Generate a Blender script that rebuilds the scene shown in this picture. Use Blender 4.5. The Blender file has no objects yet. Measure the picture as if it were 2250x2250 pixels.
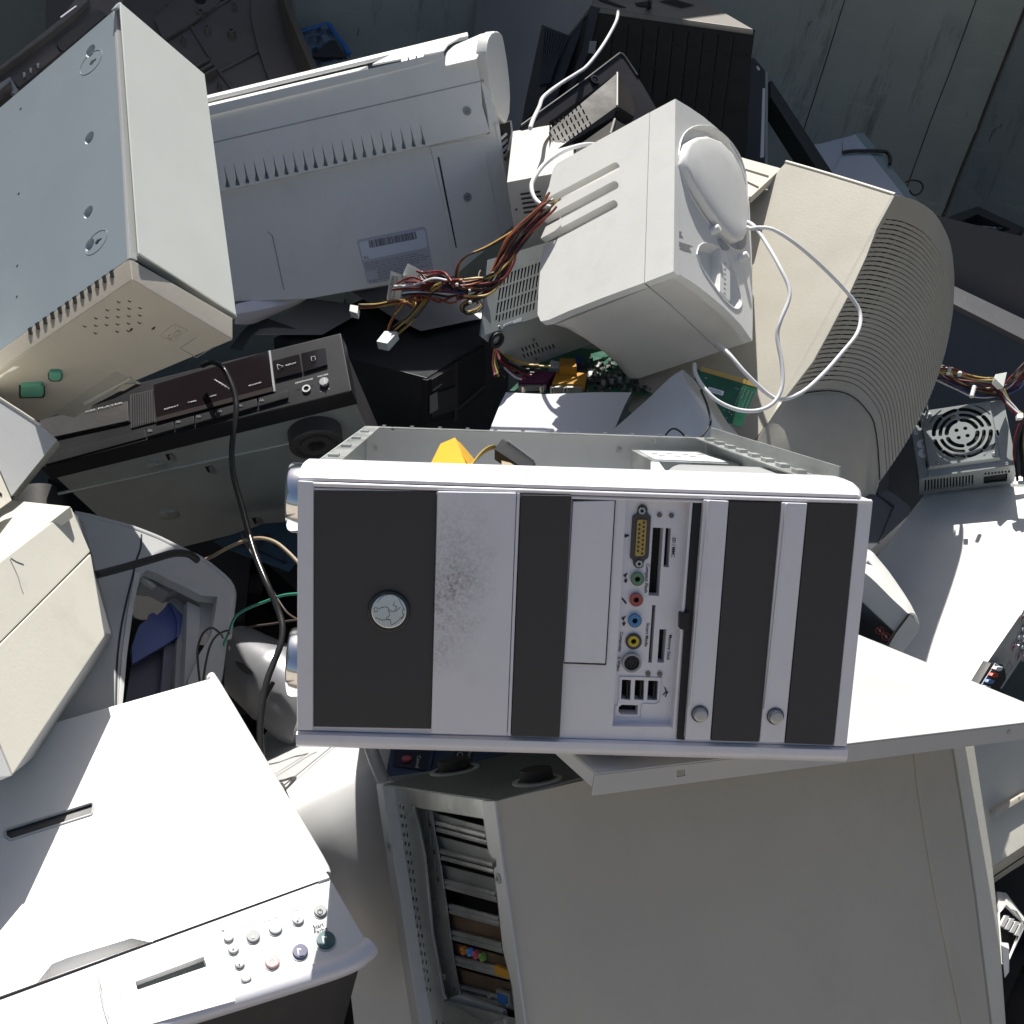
# A heap of discarded computers, monitors and printers in a scrap container, in strong sun.
import bpy, bmesh, math, random
from mathutils import Vector, Matrix
from mathutils.geometry import tessellate_polygon
random.seed(7)
scene = bpy.context.scene
COL = scene.collection

# ------------------------------------------------------------------ camera
F = 2200.0            # focal length in units of the 2250-unit wide frame
CAMZ = 1.70           # camera height above the container floor, metres
UPC = Vector((.1875, -.8568, -.4802)).normalized()       # world up seen from the camera (right, down, ahead)
YC = (Vector((0, 0, 1)) - UPC * UPC.z).normalized()
XC = YC.cross(UPC)
RW = Matrix((XC, YC, UPC))                               # camera axes -> world axes
CAM = Vector((0, 0, CAMZ))
cam_d = bpy.data.cameras.new('camera')
cam = bpy.data.objects.new('camera', cam_d)
COL.objects.link(cam)
cam_d.sensor_fit = 'HORIZONTAL'
cam_d.sensor_width = 36
cam_d.lens = 36 * F / 2250
cam_d.clip_start = .02
cam_d.clip_end = 500
rx, ry, rz = RW @ Vector((1, 0, 0)), RW @ Vector((0, -1, 0)), RW @ Vector((0, 0, -1))
cam.matrix_world = Matrix(((rx.x, ry.x, rz.x, 0), (rx.y, ry.y, rz.y, 0), (rx.z, ry.z, rz.z, CAMZ), (0, 0, 0, 1)))
scene.camera = cam

# ------------------------------------------------------------------ light
SUN_C = Vector((-.06, -.9968, -.05)).normalized()
SUN = (RW @ SUN_C).normalized()
world = bpy.data.worlds.new('World')
scene.world = world
world.use_nodes = True
nt = world.node_tree
bg = nt.nodes['Background']
sky = nt.nodes.new('ShaderNodeTexSky')
sky.sky_type = 'NISHITA'
sky.sun_disc = False
sky.dust_density = 2.8
sky.ozone_density = .6
sky.sun_elevation = math.asin(SUN.z)
sky.sun_rotation = math.atan2(SUN.x, SUN.y)
nt.links.new(sky.outputs['Color'], bg.inputs['Color'])
bg.inputs['Strength'].default_value = .062
sun_d = bpy.data.lights.new('sun', 'SUN')
sun_d.energy = 5.0
sun_d.angle = math.radians(.5)
sun_d.color = (1, .965, .90)
sun = bpy.data.objects.new('sun', sun_d)
COL.objects.link(sun)
sun.rotation_euler = SUN.to_track_quat('Z', 'Y').to_euler()
scene.view_settings.view_transform = 'Standard'
scene.view_settings.look = 'None'
scene.view_settings.gamma = 1
scene.view_settings.exposure = .36
scene.view_settings.use_curve_mapping = False

# ------------------------------------------------------------------ materials
MATS = {}
def mat(name, col, rough=.5, metal=0., var=.10, scale=6., bump=.0, bscale=300., dirt=0., dcol=(.12, .10, .07), coat=0., spec=.5, alpha=1., scratch=0., trans=0.):
    if name in MATS: return MATS[name]
    m = bpy.data.materials.new(name)
    m.use_nodes = True
    t = m.node_tree; N = t.nodes; L = t.links
    b = N['Principled BSDF']
    b.inputs['Metallic'].default_value = metal
    b.inputs['Specular IOR Level'].default_value = spec
    if coat: b.inputs['Coat Weight'].default_value = coat; b.inputs['Coat Roughness'].default_value = .08
    if alpha < 1: b.inputs['Alpha'].default_value = alpha
    if trans: b.inputs['Transmission Weight'].default_value = trans
    tc = N.new('ShaderNodeTexCoord')
    n1 = N.new('ShaderNodeTexNoise'); n1.inputs['Scale'].default_value = scale; n1.inputs['Detail'].default_value = 8; n1.inputs['Roughness'].default_value = .62
    L.new(tc.outputs['Object'], n1.inputs['Vector'])
    mr = N.new('ShaderNodeMapRange'); mr.inputs[1].default_value = .3; mr.inputs[2].default_value = .7
    mr.inputs[3].default_value = 1 - var; mr.inputs[4].default_value = 1 + var * .5
    L.new(n1.outputs[0], mr.inputs[0])
    mx = N.new('ShaderNodeMix'); mx.data_type = 'RGBA'; mx.blend_type = 'MULTIPLY'; mx.inputs[0].default_value = 1
    mx.inputs[6].default_value = (*col, 1)
    L.new(mr.outputs[0], mx.inputs[7])
    out = mx.outputs[2]
    if dirt:
        n2 = N.new('ShaderNodeTexNoise'); n2.inputs['Scale'].default_value = scale * 2.7; n2.inputs['Detail'].default_value = 12; n2.inputs['Roughness'].default_value = .72
        L.new(tc.outputs['Object'], n2.inputs['Vector'])
        r2 = N.new('ShaderNodeMapRange'); r2.inputs[1].default_value = .52; r2.inputs[2].default_value = .74; r2.inputs[4].default_value = dirt
        L.new(n2.outputs[0], r2.inputs[0])
        m2 = N.new('ShaderNodeMix'); m2.data_type = 'RGBA'; m2.inputs[7].default_value = (*dcol, 1)
        L.new(r2.outputs[0], m2.inputs[0]); L.new(out, m2.inputs[6]); out = m2.outputs[2]
    if scratch:
        mp = N.new('ShaderNodeMapping'); mp.inputs['Rotation'].default_value = (.4, .9, .6); mp.inputs['Scale'].default_value = (60, 4, 25)
        L.new(tc.outputs['Object'], mp.inputs['Vector'])
        n3 = N.new('ShaderNodeTexNoise'); n3.inputs['Scale'].default_value = 5; n3.inputs['Detail'].default_value = 6
        L.new(mp.outputs[0], n3.inputs['Vector'])
        r3 = N.new('ShaderNodeMapRange'); r3.inputs[1].default_value = .64; r3.inputs[2].default_value = .72; r3.inputs[4].default_value = scratch
        L.new(n3.outputs[0], r3.inputs[0])
        m3 = N.new('ShaderNodeMix'); m3.data_type = 'RGBA'; m3.inputs[7].default_value = (min(col[0] * 1.8 + .05, .9), min(col[1] * 1.8 + .05, .9), min(col[2] * 1.8 + .05, .9), 1)
        L.new(r3.outputs[0], m3.inputs[0]); L.new(out, m3.inputs[6]); out = m3.outputs[2]
    L.new(out, b.inputs['Base Color'])
    rr = N.new('ShaderNodeMapRange'); rr.inputs[1].default_value = .3; rr.inputs[2].default_value = .7
    rr.inputs[3].default_value = max(rough - .08, .02); rr.inputs[4].default_value = min(rough + .10, 1)
    L.new(n1.outputs[0], rr.inputs[0]); L.new(rr.outputs[0], b.inputs['Roughness'])
    if bump:
        n4 = N.new('ShaderNodeTexNoise'); n4.inputs['Scale'].default_value = bscale; n4.inputs['Detail'].default_value = 3
        L.new(tc.outputs['Object'], n4.inputs['Vector'])
        bp = N.new('ShaderNodeBump'); bp.inputs['Strength'].default_value = bump; bp.inputs['Distance'].default_value = .001
        L.new(n4.outputs[0], bp.inputs['Height']); L.new(bp.outputs[0], b.inputs['Normal'])
    MATS[name] = m
    return m

WHITE = mat('white_plastic', (.78, .78, .76), .42, var=.05, bump=.12, dirt=.10)
PRNWHITE = mat('printer_white', (.80, .80, .80), .38, var=.03, bump=.08, dirt=.05)
BEIGE = mat('beige_plastic', (.58, .535, .455), .48, var=.09, scale=4, bump=.15, dirt=.20, dcol=(.36, .32, .26))
BEIGE2 = mat('pale_beige_plastic', (.70, .68, .60), .46, var=.06, bump=.15, dirt=.14)
MONBEIGE = mat('monitor_beige', (.50, .475, .41), .44, var=.07, bump=.16, dirt=.16, dcol=(.30, .23, .12))
PALEGREY = mat('pale_grey_plastic', (.56, .57, .57), .45, var=.06, bump=.12, dirt=.12)
MIDGREY = mat('mid_grey_plastic', (.36, .37, .38), .5, var=.08, bump=.1, dirt=.15)
BLUEGREY = mat('shade_toned_steel', (.37, .44, .49), .42, var=.07, scale=4, dirt=.10, dcol=(.62, .66, .68), bump=.05)  # pale case steel, shade of its grazing-lit side put into the colour
GREENWHITE = mat('pale_painted_steel', (.78, .80, .75), .46, var=.04, bump=.05, dirt=.06)
PANELW = mat('off_white_steel', (.54, .54, .535), .44, var=.05, scale=5, bump=.04, dirt=.10, dcol=(.40, .39, .37))
STEEL = mat('zinc_steel', (.52, .54, .53), .42, .75, var=.22, scale=22, dirt=.28, dcol=(.25, .25, .24), scratch=.25)
PAINTSTEEL = mat('grey_painted_steel', (.40, .43, .43), .48, .1, var=.12, scale=9, dirt=.2, scratch=.15)
DKSTEEL = mat('dark_painted_steel', (.13, .15, .15), .5, .1, var=.15, dirt=.2)
SILVER = mat('silver_plastic', (.82, .81, .86), .36, .10, var=.04, scale=10, bump=.05, dirt=.08)
SILVERWORN = mat('worn_silver_plastic', (.60, .60, .65), .38, .2, var=.06, scale=14, dirt=.55, dcol=(.33, .31, .29), scratch=.3)
CHROME = mat('chrome', (.92, .92, .93), .13, 1., var=.02)
BLACK = mat('black_plastic', (.026, .026, .030), .42, var=.10, bump=.08, dirt=.06, dcol=(.06, .06, .06), spec=.28)
BLACKM = mat('matt_black_plastic', (.048, .045, .048), .55, var=.06, bump=.06, dirt=.06, dcol=(.07, .06, .055))
GLOSSBLACK = mat('gloss_black', (.018, .016, .018), .12, var=.1, coat=.4)
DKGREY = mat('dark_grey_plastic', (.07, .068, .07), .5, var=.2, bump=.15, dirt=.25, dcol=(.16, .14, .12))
DKBLUE = mat('dark_blue_black_steel', (.045, .052, .07), .4, var=.2, dirt=.2, dcol=(.10, .10, .11), scratch=.2)
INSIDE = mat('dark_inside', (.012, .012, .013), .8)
PAPER = mat('paper', (.80, .80, .86), .7, var=.03, bump=.05)
PCB = mat('green_circuit_board', (.015, .10, .055), .35, var=.3, scale=60, dirt=.25, dcol=(.03, .16, .09))
GOLD = mat('gold_contacts', (.60, .40, .12), .35, .6)
PURPLE = mat('purple_plastic', (.18, .03, .10), .4)
ORANGE = mat('orange_plastic', (.55, .28, .03), .4)
BLUEP = mat('blue_plastic', (.035, .07, .16), .4, var=.08, dirt=.12)
NAVY = mat('navy_panel', (.018, .025, .055), .35)
PINK = mat('pink_rubber', (.55, .13, .16), .5)
VIOLET = mat('blue_violet_plastic', (.10, .13, .34), .35, var=.08)
GREENBTN = mat('green_rubber', (.14, .42, .30), .5, bump=.2)
RUBBER = mat('black_rubber', (.018, .018, .018), .65, bump=.2)
WIREWHITE = mat('white_cable', (.74, .75, .77), .4, var=.05)
WBLACK = mat('black_wire', (.02, .02, .02), .4)
WRED = mat('red_wire', (.20, .03, .03), .4)
WYEL = mat('yellow_wire', (.42, .29, .07), .4)
WORG = mat('orange_wire', (.28, .075, .03), .4)
WBEI = mat('beige_wire', (.38, .30, .20), .5)
WGREEN = mat('green_wire', (.03, .24, .16), .4)
WBLUE = mat('blue_wire', (.05, .07, .22), .4)
WBROWN = mat('brown_wire', (.07, .05, .045), .5)
NYLON = mat('white_nylon', (.70, .74, .70), .4, var=.06)
YELRIB = mat('yellow_ribbon', (.80, .46, .03), .45, var=.06)
INK = mat('black_print', (.03, .03, .035), .6)
GREYINK = mat('grey_print', (.30, .30, .31), .6)
WHITEINK = mat('white_print', (.62, .62, .62), .6)
REDINK = mat('red_print', (.45, .08, .05), .6)
STICKER = mat('white_sticker', (.72, .76, .84), .5, var=.03)
TVSHELL = mat('tv_shell_plastic', (.14, .125, .115), .5, var=.2, bump=.1, dirt=.35, dcol=(.05, .045, .04))
BROWNM = mat('brown_plated_bracket', (.22, .15, .10), .4, .5, var=.3, scale=40)
TEAL = mat('teal_grey_plastic', (.22, .30, .31), .5, var=.1)
LEDM = mat('smoky_led', (.16, .14, .13), .3)

# ------------------------------------------------------------------ geometry helpers
def C2W(v): return RW @ Vector(v) + CAM
def D2W(v): return RW @ Vector(v)
def ray(x, y): return RW @ Vector(((x - 1125) / F, (y - 1125) / F, 1))
def P(x, y, d): return CAM + ray(x, y) * d                # a sighted point at a measured distance ahead

def scaled(k):
    g = P
    return lambda x, y, d: g(x, y, d * k)

class Plane:
    """A flat face of an object; sighted marks are placed on it in real coordinates."""
    def __init__(s, a, b=None, c=None, n=None):
        s.o = a
        s.n = (b - a).cross(c - a).normalized() if n is None else n.normalized()
        if s.n.dot(a - CAM) > 0: s.n = -s.n
        s.u = (s.n.cross(Vector((0, 0, 1))))
        s.u = s.u.normalized() if s.u.length > 1e-3 else Vector((1, 0, 0))
        s.v = s.n.cross(s.u)
    def at(s, x, y, off=0.):
        r = ray(x, y); o = s.o + s.n * off
        return CAM + r * ((o - CAM).dot(s.n) / r.dot(s.n))
    def px(s, x, y):                                     # metres per sighted unit at this spot
        return (s.at(x, y) - CAM).dot(RW @ Vector((0, 0, 1))) / F
    def shift(s, off): return Plane(s.o + s.n * off, n=s.n)

def thing(name, label, cat, loc, group=None):
    o = bpy.data.objects.new(name, None)
    COL.objects.link(o); o.location = loc; o.empty_display_size = .03
    o['label'] = label; o['category'] = cat
    if group: o['group'] = group
    return o
def tag(o, label, cat, group=None):
    o['label'] = label; o['category'] = cat
    if group: o['group'] = group
    return o
def root_loc(p):
    while p is not None and p.parent is not None: p = p.parent
    return p.location.copy() if p is not None else None
def finish(bm, name, m, parent=None, smooth=35, kind=None, label=None, bevel=0., seg=2, bang=30):
    bmesh.ops.recalc_face_normals(bm, faces=bm.faces)
    if bevel:
        es = [e for e in bm.edges if len(e.link_faces) == 2 and e.calc_face_angle(0) > math.radians(bang)]
        bmesh.ops.bevel(bm, geom=es, offset=bevel, segments=seg, profile=.5, affect='EDGES', clamp_overlap=True)
    loc = root_loc(parent)
    if loc is None:
        lo = Vector((0, 0, 0))
        for v in bm.verts: lo += v.co
        loc = lo / max(len(bm.verts), 1)
        loc.z = min(v.co.z for v in bm.verts)
        own = True
    else: own = False
    for v in bm.verts: v.co -= loc
    me = bpy.data.meshes.new(name)
    bm.to_mesh(me); bm.free()
    if smooth:
        for p in me.polygons: p.use_smooth = True
        me.set_sharp_from_angle(angle=math.radians(smooth))
    for mm in (m if isinstance(m, (list, tuple)) else [m]): me.materials.append(mm)
    o = bpy.data.objects.new(name, me)
    COL.objects.link(o)
    if bevel:
        w = o.modifiers.new('weighted_normal', 'WEIGHTED_NORMAL'); w.keep_sharp = True; w.weight = 80
    if own: o.location = loc
    else: o.parent = parent
    if kind: o['kind'] = kind
    if label: o['label'] = label
    return o
def add_loops(bm, a, b, cap=True):
    """two vertex loops joined by quads"""
    va = [bm.verts.new(p) for p in a]; vb = [bm.verts.new(p) for p in b]
    n = len(va)
    for i in range(n): bm.faces.new((va[i], va[(i + 1) % n], vb[(i + 1) % n], vb[i]))
    if cap: bm.faces.new(va); bm.faces.new(vb[::-1])
def hexa(name, f, b, m, parent=None, bevel=.002, seg=2, **k):
    bm = bmesh.new(); add_loops(bm, f, b)
    return finish(bm, name, m, parent, bevel=bevel, seg=seg, **k)
def add_plate(bm, outer, holes, vec):
    """polygon (world points) with holes, made solid by vec"""
    loops = [outer] + list(holes)
    flat = [p for l in loops for p in l]
    tris = tessellate_polygon(loops)
    va = [bm.verts.new(p) for p in flat]; vb = [bm.verts.new(p + vec) for p in flat]
    for t in tris:
        try:
            bm.faces.new([va[i] for i in t]); bm.faces.new([vb[i] for i in reversed(t)])
        except ValueError: pass
    k = 0
    for l in loops:
        n = len(l)
        for i in range(n):
            a, b2 = k + i, k + (i + 1) % n
            try: bm.faces.new((va[a], va[b2], vb[b2], vb[a]))
            except ValueError: pass
        k += n
def slab(name, pl, poly, th, m, parent=None, off=0., holes=(), bevel=0., seg=2, **k):
    """plate lying on plane pl: outline (and holes) sighted, front face at off, th thick into the object"""
    bm = bmesh.new()
    o = [pl.at(x, y, off) for x, y in poly]
    if holes: add_plate(bm, o, [[pl.at(x, y, off) for x, y in h] for h in holes], -pl.n * th)
    else: add_loops(bm, o, [p - pl.n * th for p in o])
    return finish(bm, name, m, parent, bevel=bevel, seg=seg, **k)
def wslab(name, pts, vec, m, parent=None, holes=(), bevel=0., **k):
    bm = bmesh.new()
    if holes: add_plate(bm, pts, holes, vec)
    else: add_loops(bm, pts, [p + vec for p in pts])
    return finish(bm, name, m, parent, bevel=bevel, **k)
def T(pts, ox, oy, s): return [(ox + x * s, oy + y * s) for x, y in pts]
def rnd(poly, r, n=4):
    """round the corners of an outline"""
    out = []; N = len(poly)
    for i in range(N):
        p = Vector(poly[i]); a = Vector(poly[i - 1]); b = Vector(poly[(i + 1) % N])
        da, db = (a - p), (b - p)
        ra = min(r, da.length * .48, db.length * .48)
        s, e = p + da.normalized() * ra, p + db.normalized() * ra
        for k in range(n + 1):
            t = k / n
            q = s * (1 - t) ** 2 + p * 2 * t * (1 - t) + e * t * t
            out.append((q.x, q.y))
    return out
def box_px(x0, y0, x1, y1): return [(x0, y0), (x1, y0), (x1, y1), (x0, y1)]
def line_px(a, b, w):
    d = Vector((b[0] - a[0], b[1] - a[1])); n = Vector((-d.y, d.x)).normalized() * w / 2
    return [(a[0] + n.x, a[1] + n.y), (b[0] + n.x, b[1] + n.y), (b[0] - n.x, b[1] - n.y), (a[0] - n.x, a[1] - n.y)]
def poly_line_px(pts, w):
    L_, R_ = [], []
    for i, p in enumerate(pts):
        a = Vector(pts[max(i - 1, 0)]); b = Vector(pts[min(i + 1, len(pts) - 1)])
        d = (b - a).normalized(); n = Vector((-d.y, d.x)) * w / 2
        L_.append((p[0] + n.x, p[1] + n.y)); R_.append((p[0] - n.x, p[1] - n.y))
    return L_ + R_[::-1]
def circ(pl, x, y, r, n=20, off=0., a0=0., a1=2 * math.pi):
    """true circle on the plane, radius in sighted units at that spot"""
    c = pl.at(x, y, off); R = r * pl.px(x, y)
    return [c + (pl.u * math.cos(a0 + (a1 - a0) * i / n) + pl.v * math.sin(a0 + (a1 - a0) * i / n)) * R for i in range(n)]
def disc(name, pl, x, y, r, h, m, parent=None, off=0., bevel=0., r2=None, n=24, **k):
    """short cylinder standing on the plane from off to off+h"""
    bm = bmesh.new()
    a = circ(pl, x, y, r, n, off); b = circ(pl, x, y, r if r2 is None else r2, n, off)
    add_loops(bm, [p + pl.n * h for p in b], a)
    return finish(bm, name, m, parent, bevel=bevel, **k)
def ring(name, pl, x, y, r, ri, h, m, parent=None, off=0., n=24, **k):
    bm = bmesh.new()
    add_plate(bm, circ(pl, x, y, r, n, off + h), [circ(pl, x, y, ri, n, off + h)], -pl.n * h)
    return finish(bm, name, m, parent, **k)
def spline(pts, sub=6):
    out = []
    n = len(pts)
    for i in range(n - 1):
        p0, p1, p2, p3 = pts[max(i - 1, 0)], pts[i], pts[i + 1], pts[min(i + 2, n - 1)]
        for k in range(sub):
            t = k / sub
            out.append(.5 * ((2 * p1) + (p2 - p0) * t + (2 * p0 - 5 * p1 + 4 * p2 - p3) * t * t + (3 * p1 - p0 - 3 * p2 + p3) * t ** 3))
    out.append(pts[-1])
    return out
def add_tube(bm, pts, r, sides=8, sub=6, flat=1.):
    q = spline(pts, sub) if sub > 1 else pts
    prev = None; up = Vector((.3, .2, 1)).normalized()
    for i, p in enumerate(q):
        d = (q[min(i + 1, len(q) - 1)] - q[max(i - 1, 0)])
        if d.length < 1e-9: continue
        d.normalize()
        a = (up - d * up.dot(d))
        if a.length < 1e-4: a = d.orthogonal()
        a.normalize(); b = d.cross(a); up = a
        rr = r if not callable(r) else r(i / (len(q) - 1))
        vs = [bm.verts.new(p + a * math.cos(2 * math.pi * k / sides) * rr * flat + b * math.sin(2 * math.pi * k / sides) * rr) for k in range(sides)]
        if prev:
            for k in range(sides): bm.faces.new((prev[k], prev[(k + 1) % sides], vs[(k + 1) % sides], vs[k]))
        else: bm.faces.new(vs)
        prev = vs
    bm.faces.new(prev[::-1])
def tube(name, pts, r, m, parent=None, sides=8, sub=6, flat=1., **k):
    bm = bmesh.new(); add_tube(bm, pts, r, sides, sub, flat)
    return finish(bm, name, m, parent, smooth=60, **k)
def patch(name, rows, th, m, parent=None, sub=1, smooth=50, **k):
    """curved sheet through rows of world points, th thick away from the viewer side"""
    if sub > 1:
        rows = [spline(r, sub) for r in rows]
        cols = [spline([r[j] for r in rows], sub) for j in range(len(rows[0]))]
        rows = [[c[i] for c in cols] for i in range(len(cols[0]))]
    R_, Cn = len(rows), len(rows[0])
    nor = [[None] * Cn for _ in range(R_)]
    for i in range(R_):
        for j in range(Cn):
            a = rows[min(i + 1, R_ - 1)][j] - rows[max(i - 1, 0)][j]
            b = rows[i][min(j + 1, Cn - 1)] - rows[i][max(j - 1, 0)]
            n = a.cross(b)
            n = n.normalized() if n.length > 1e-12 else Vector((0, 0, 1))
            nor[i][j] = n
    mid = nor[R_ // 2][Cn // 2]
    sgn = -1 if mid.dot(rows[R_ // 2][Cn // 2] - CAM) > 0 else 1
    bm = bmesh.new()
    A = [[bm.verts.new(rows[i][j]) for j in range(Cn)] for i in range(R_)]
    B = [[bm.verts.new(rows[i][j] - nor[i][j] * sgn * th) for j in range(Cn)] for i in range(R_)]
    for i in range(R_ - 1):
        for j in range(Cn - 1):
            bm.faces.new((A[i][j], A[i][j + 1], A[i + 1][j + 1], A[i + 1][j]))
            bm.faces.new((B[i][j], B[i + 1][j], B[i + 1][j + 1], B[i][j + 1]))
    for i in range(R_ - 1):
        for j in (0, Cn - 1): bm.faces.new((A[i][j], A[i + 1][j], B[i + 1][j], B[i][j]))
    for j in range(Cn - 1):
        for i in (0, R_ - 1): bm.faces.new((A[i][j], A[i][j + 1], B[i][j + 1], B[i][j]))
    return finish(bm, name, m, parent, smooth=smooth, **k)
def text(pl, s, p0, p1, hpx, m, parent, off=.0005, name='lettering', flip=1, up=None):
    """flat print: baseline from p0 to p1 (sighted), cap height hpx"""
    cu = bpy.data.curves.new('tmp', 'FONT'); cu.body = s; cu.resolution_u = 2; cu.offset = .012
    to = bpy.data.objects.new('tmp', cu); COL.objects.link(to)
    dg = bpy.context.evaluated_depsgraph_get()
    me = bpy.data.meshes.new_from_object(to.evaluated_get(dg))
    bpy.data.objects.remove(to); bpy.data.curves.remove(cu)
    xs = [v.co.x for v in me.vertices]
    if not xs: return None
    x0, x1 = min(xs), max(xs)
    a, b = pl.at(*p0, off), pl.at(*p1, off)
    d = (b - a); w = d.length; d.normalize()
    u = pl.n.cross(d) * flip
    if up is not None:
        u = pl.at(*up, off) - a; hs = u.length / .70; u.normalize()
    else: hs = hpx * pl.px(*p0) / .70
    loc = root_loc(parent)
    for v in me.vertices:
        v.co = a + d * ((v.co.x - x0) / (x1 - x0) * w) + u * (v.co.y * hs) - loc
    me.materials.clear(); me.materials.append(m); me.name = name
    o = bpy.data.objects.new(name, me); COL.objects.link(o); o.parent = parent
    return o
def screw(pl, x, y, r, parent, m=None, off=0., name='screw'):
    bm = bmesh.new()
    a = circ(pl, x, y, r, 16, off); b = circ(pl, x, y, r * .75, 16, off + r * .35 * pl.px(x, y))
    add_loops(bm, b, a)
    o = finish(bm, name, m or STEEL, parent)
    c = pl.at(x, y, off + r * .36 * pl.px(x, y)); R = r * pl.px(x, y)
    bm = bmesh.new()
    for ang in (.5, .5 + math.pi / 2):
        d = pl.u * math.cos(ang) + pl.v * math.sin(ang); e = pl.n.cross(d)
        q = [c + d * R * .55 + e * R * .1, c - d * R * .55 + e * R * .1, c - d * R * .55 - e * R * .1, c + d * R * .55 - e * R * .1]
        add_loops(bm, [p + pl.n * .0002 for p in q], [p - pl.n * .0004 for p in q])
        c = c + pl.n * .0001
    finish(bm, 'cross_slot', INK, o)
    return o
def lerp(a, b, t): return a + (b - a) * t

# ================================================================== setting: scrap container
def container():
    wm = bpy.data.materials.new('container_paint'); wm.use_nodes = True
    t = wm.node_tree; N = t.nodes; L = t.links; b = N['Principled BSDF']
    tc = N.new('ShaderNodeTexCoord')
    def noise(sc, det, rgh, scale=None, rot=None):
        n = N.new('ShaderNodeTexNoise'); n.inputs['Scale'].default_value = sc; n.inputs['Detail'].default_value = det; n.inputs['Roughness'].default_value = rgh
        if scale:
            mp = N.new('ShaderNodeMapping'); mp.inputs['Scale'].default_value = scale
            if rot: mp.inputs['Rotation'].default_value = rot
            L.new(tc.outputs['Object'], mp.inputs['Vector']); L.new(mp.outputs[0], n.inputs['Vector'])
        else: L.new(tc.outputs['Object'], n.inputs['Vector'])
        return n
    def ramp(n, a, c, lo=0., hi=1.):
        r = N.new('ShaderNodeMapRange'); r.inputs[1].default_value = a; r.inputs[2].default_value = c; r.inputs[3].default_value = lo; r.inputs[4].default_value = hi
        L.new(n.outputs[0], r.inputs[0]); return r
    def mix(fac, a, bcol):
        m = N.new('ShaderNodeMix'); m.data_type = 'RGBA'
        L.new(fac.outputs[0], m.inputs[0])
        if isinstance(a, tuple): m.inputs[6].default_value = (*a, 1)
        else: L.new(a.outputs[2], m.inputs[6])
        m.inputs[7].default_value = (*bcol, 1)
        return m
    c = mix(ramp(noise(1.4, 6, .6), .38, .65), (.25, .285, .27), (.33, .375, .35))
    c = mix(ramp(noise(3.2, 8, .6), .55, .75, 0, .55), c, (.10, .14, .19))
    c = mix(ramp(noise(2.2, 12, .75, (6, 6, 1.1), (0, .25, 0)), .56, .70, 0, .8), c, (.075, .085, .085))
    c = mix(ramp(noise(6, 10, .7, (1.2, 1.2, 8), (.1, .35, .2)), .57, .68, 0, .6), c, (.36, .39, .37))
    c = mix(ramp(noise(5, 10, .72, (3.2, 3.2, 1.2), (0, .4, 0)), .635, .665), c, (.050, .028, .020))
    L.new(c.outputs[2], b.inputs['Base Color']); b.inputs['Roughness'].default_value = .55
    n = noise(4, 8, .6)
    bp = N.new('ShaderNodeBump'); bp.inputs['Strength'].default_value = .35; bp.inputs['Distance'].default_value = .01
    L.new(n.outputs[0], bp.inputs['Height']); L.new(bp.outputs[0], b.inputs['Normal'])
    SEAM = mat('rusty_seam', (.09, .075, .06), .8, var=.5, scale=40)
    # corner of the two walls, seen as the right hand seam
    c0 = P(2160, 250, 2.75)
    dirb = D2W((-1, -.10, -.28)); dirb.z = 0; dirb.normalize()        # back wall runs left and towards us
    dirs = D2W((.55, .45, -.75)); dirs.z = 0; dirs.normalize()        # side wall
    ZT = 2.63
    box = thing('scrap_container', 'scratched grey green steel scrap container with rusty vertical seams around the heap', 'container', Vector((0, 1.5, 0)))
    def wall(name, a, d, ln, m):
        nrm = Vector((-d.y, d.x, 0))
        if nrm.dot(a - CAM) < 0: nrm = -nrm
        a = Vector((a.x, a.y, 0)); e = a + d * ln
        hexa(name, [a, e, e + Vector((0, 0, ZT)), a + Vector((0, 0, ZT))], [p + nrm * .05 for p in (a, e, e + Vector((0, 0, ZT)), a + Vector((0, 0, ZT)))], m, box, bevel=.004)
        cap = [a + Vector((0, 0, ZT + .002)) - nrm * .02, e + Vector((0, 0, ZT + .002)) - nrm * .02, e + Vector((0, 0, ZT + .002)) + nrm * .10, a + Vector((0, 0, ZT + .002)) + nrm * .10]
        hexa('top_rail', cap, [p + Vector((0, 0, .09)) for p in cap], m, box, bevel=.008)
        return box, nrm, e
    bw, bn, be = wall('back_wall', c0, dirb, 3.4, wm)
    wall('side_wall', c0 - dirb * .003, dirs, 4.0, wm)
    near_m = wall('side_wall', Vector((be.x, be.y, 0)) + dirs * .003, Vector((.25, -.97, 0)).normalized(), 3.2, wm)
    for k, (x, y) in enumerate(((2093, 140), (1825, 100))):
        pl = Plane(c0, n=bn)
        q = pl.at(x, y, .0015)
        bm = bmesh.new()
        pts = []
        for i in range(24):
            z = .1 + (ZT - .12) * i / 23
            pts.append(Vector((q.x, q.y, z)) + dirb * random.uniform(-.002, .002))
        add_tube(bm, pts, lambda t: .0014, 5, 1)
        finish(bm, 'weld_seam', SEAM, bw)
    # corner weld
    bm = bmesh.new(); pts = [Vector((c0.x, c0.y, .1 + (ZT - .12) * i / 23)) - bn * .003 + dirb * random.uniform(-.002, .002) for i in range(24)]
    add_tube(bm, pts, .004, 5, 1); finish(bm, 'weld_seam', SEAM, bw)
    # unseen yard, coloured warm to bounce sun onto the heap, and the container floor
    bm = bmesh.new()
    sq = [Vector((-80, -80, -.16)), Vector((80, -80, -.16)), Vector((80, 80, -.16)), Vector((-80, 80, -.16))]
    add_loops(bm, sq, [p - Vector((0, 0, .2)) for p in sq])
    fl = finish(bm, 'ground', mat('dusty_concrete', (.36, .315, .26), .85, var=.2, scale=2, dirt=.3, dcol=(.30, .26, .20)), smooth=0); fl['kind'] = 'structure'
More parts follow.
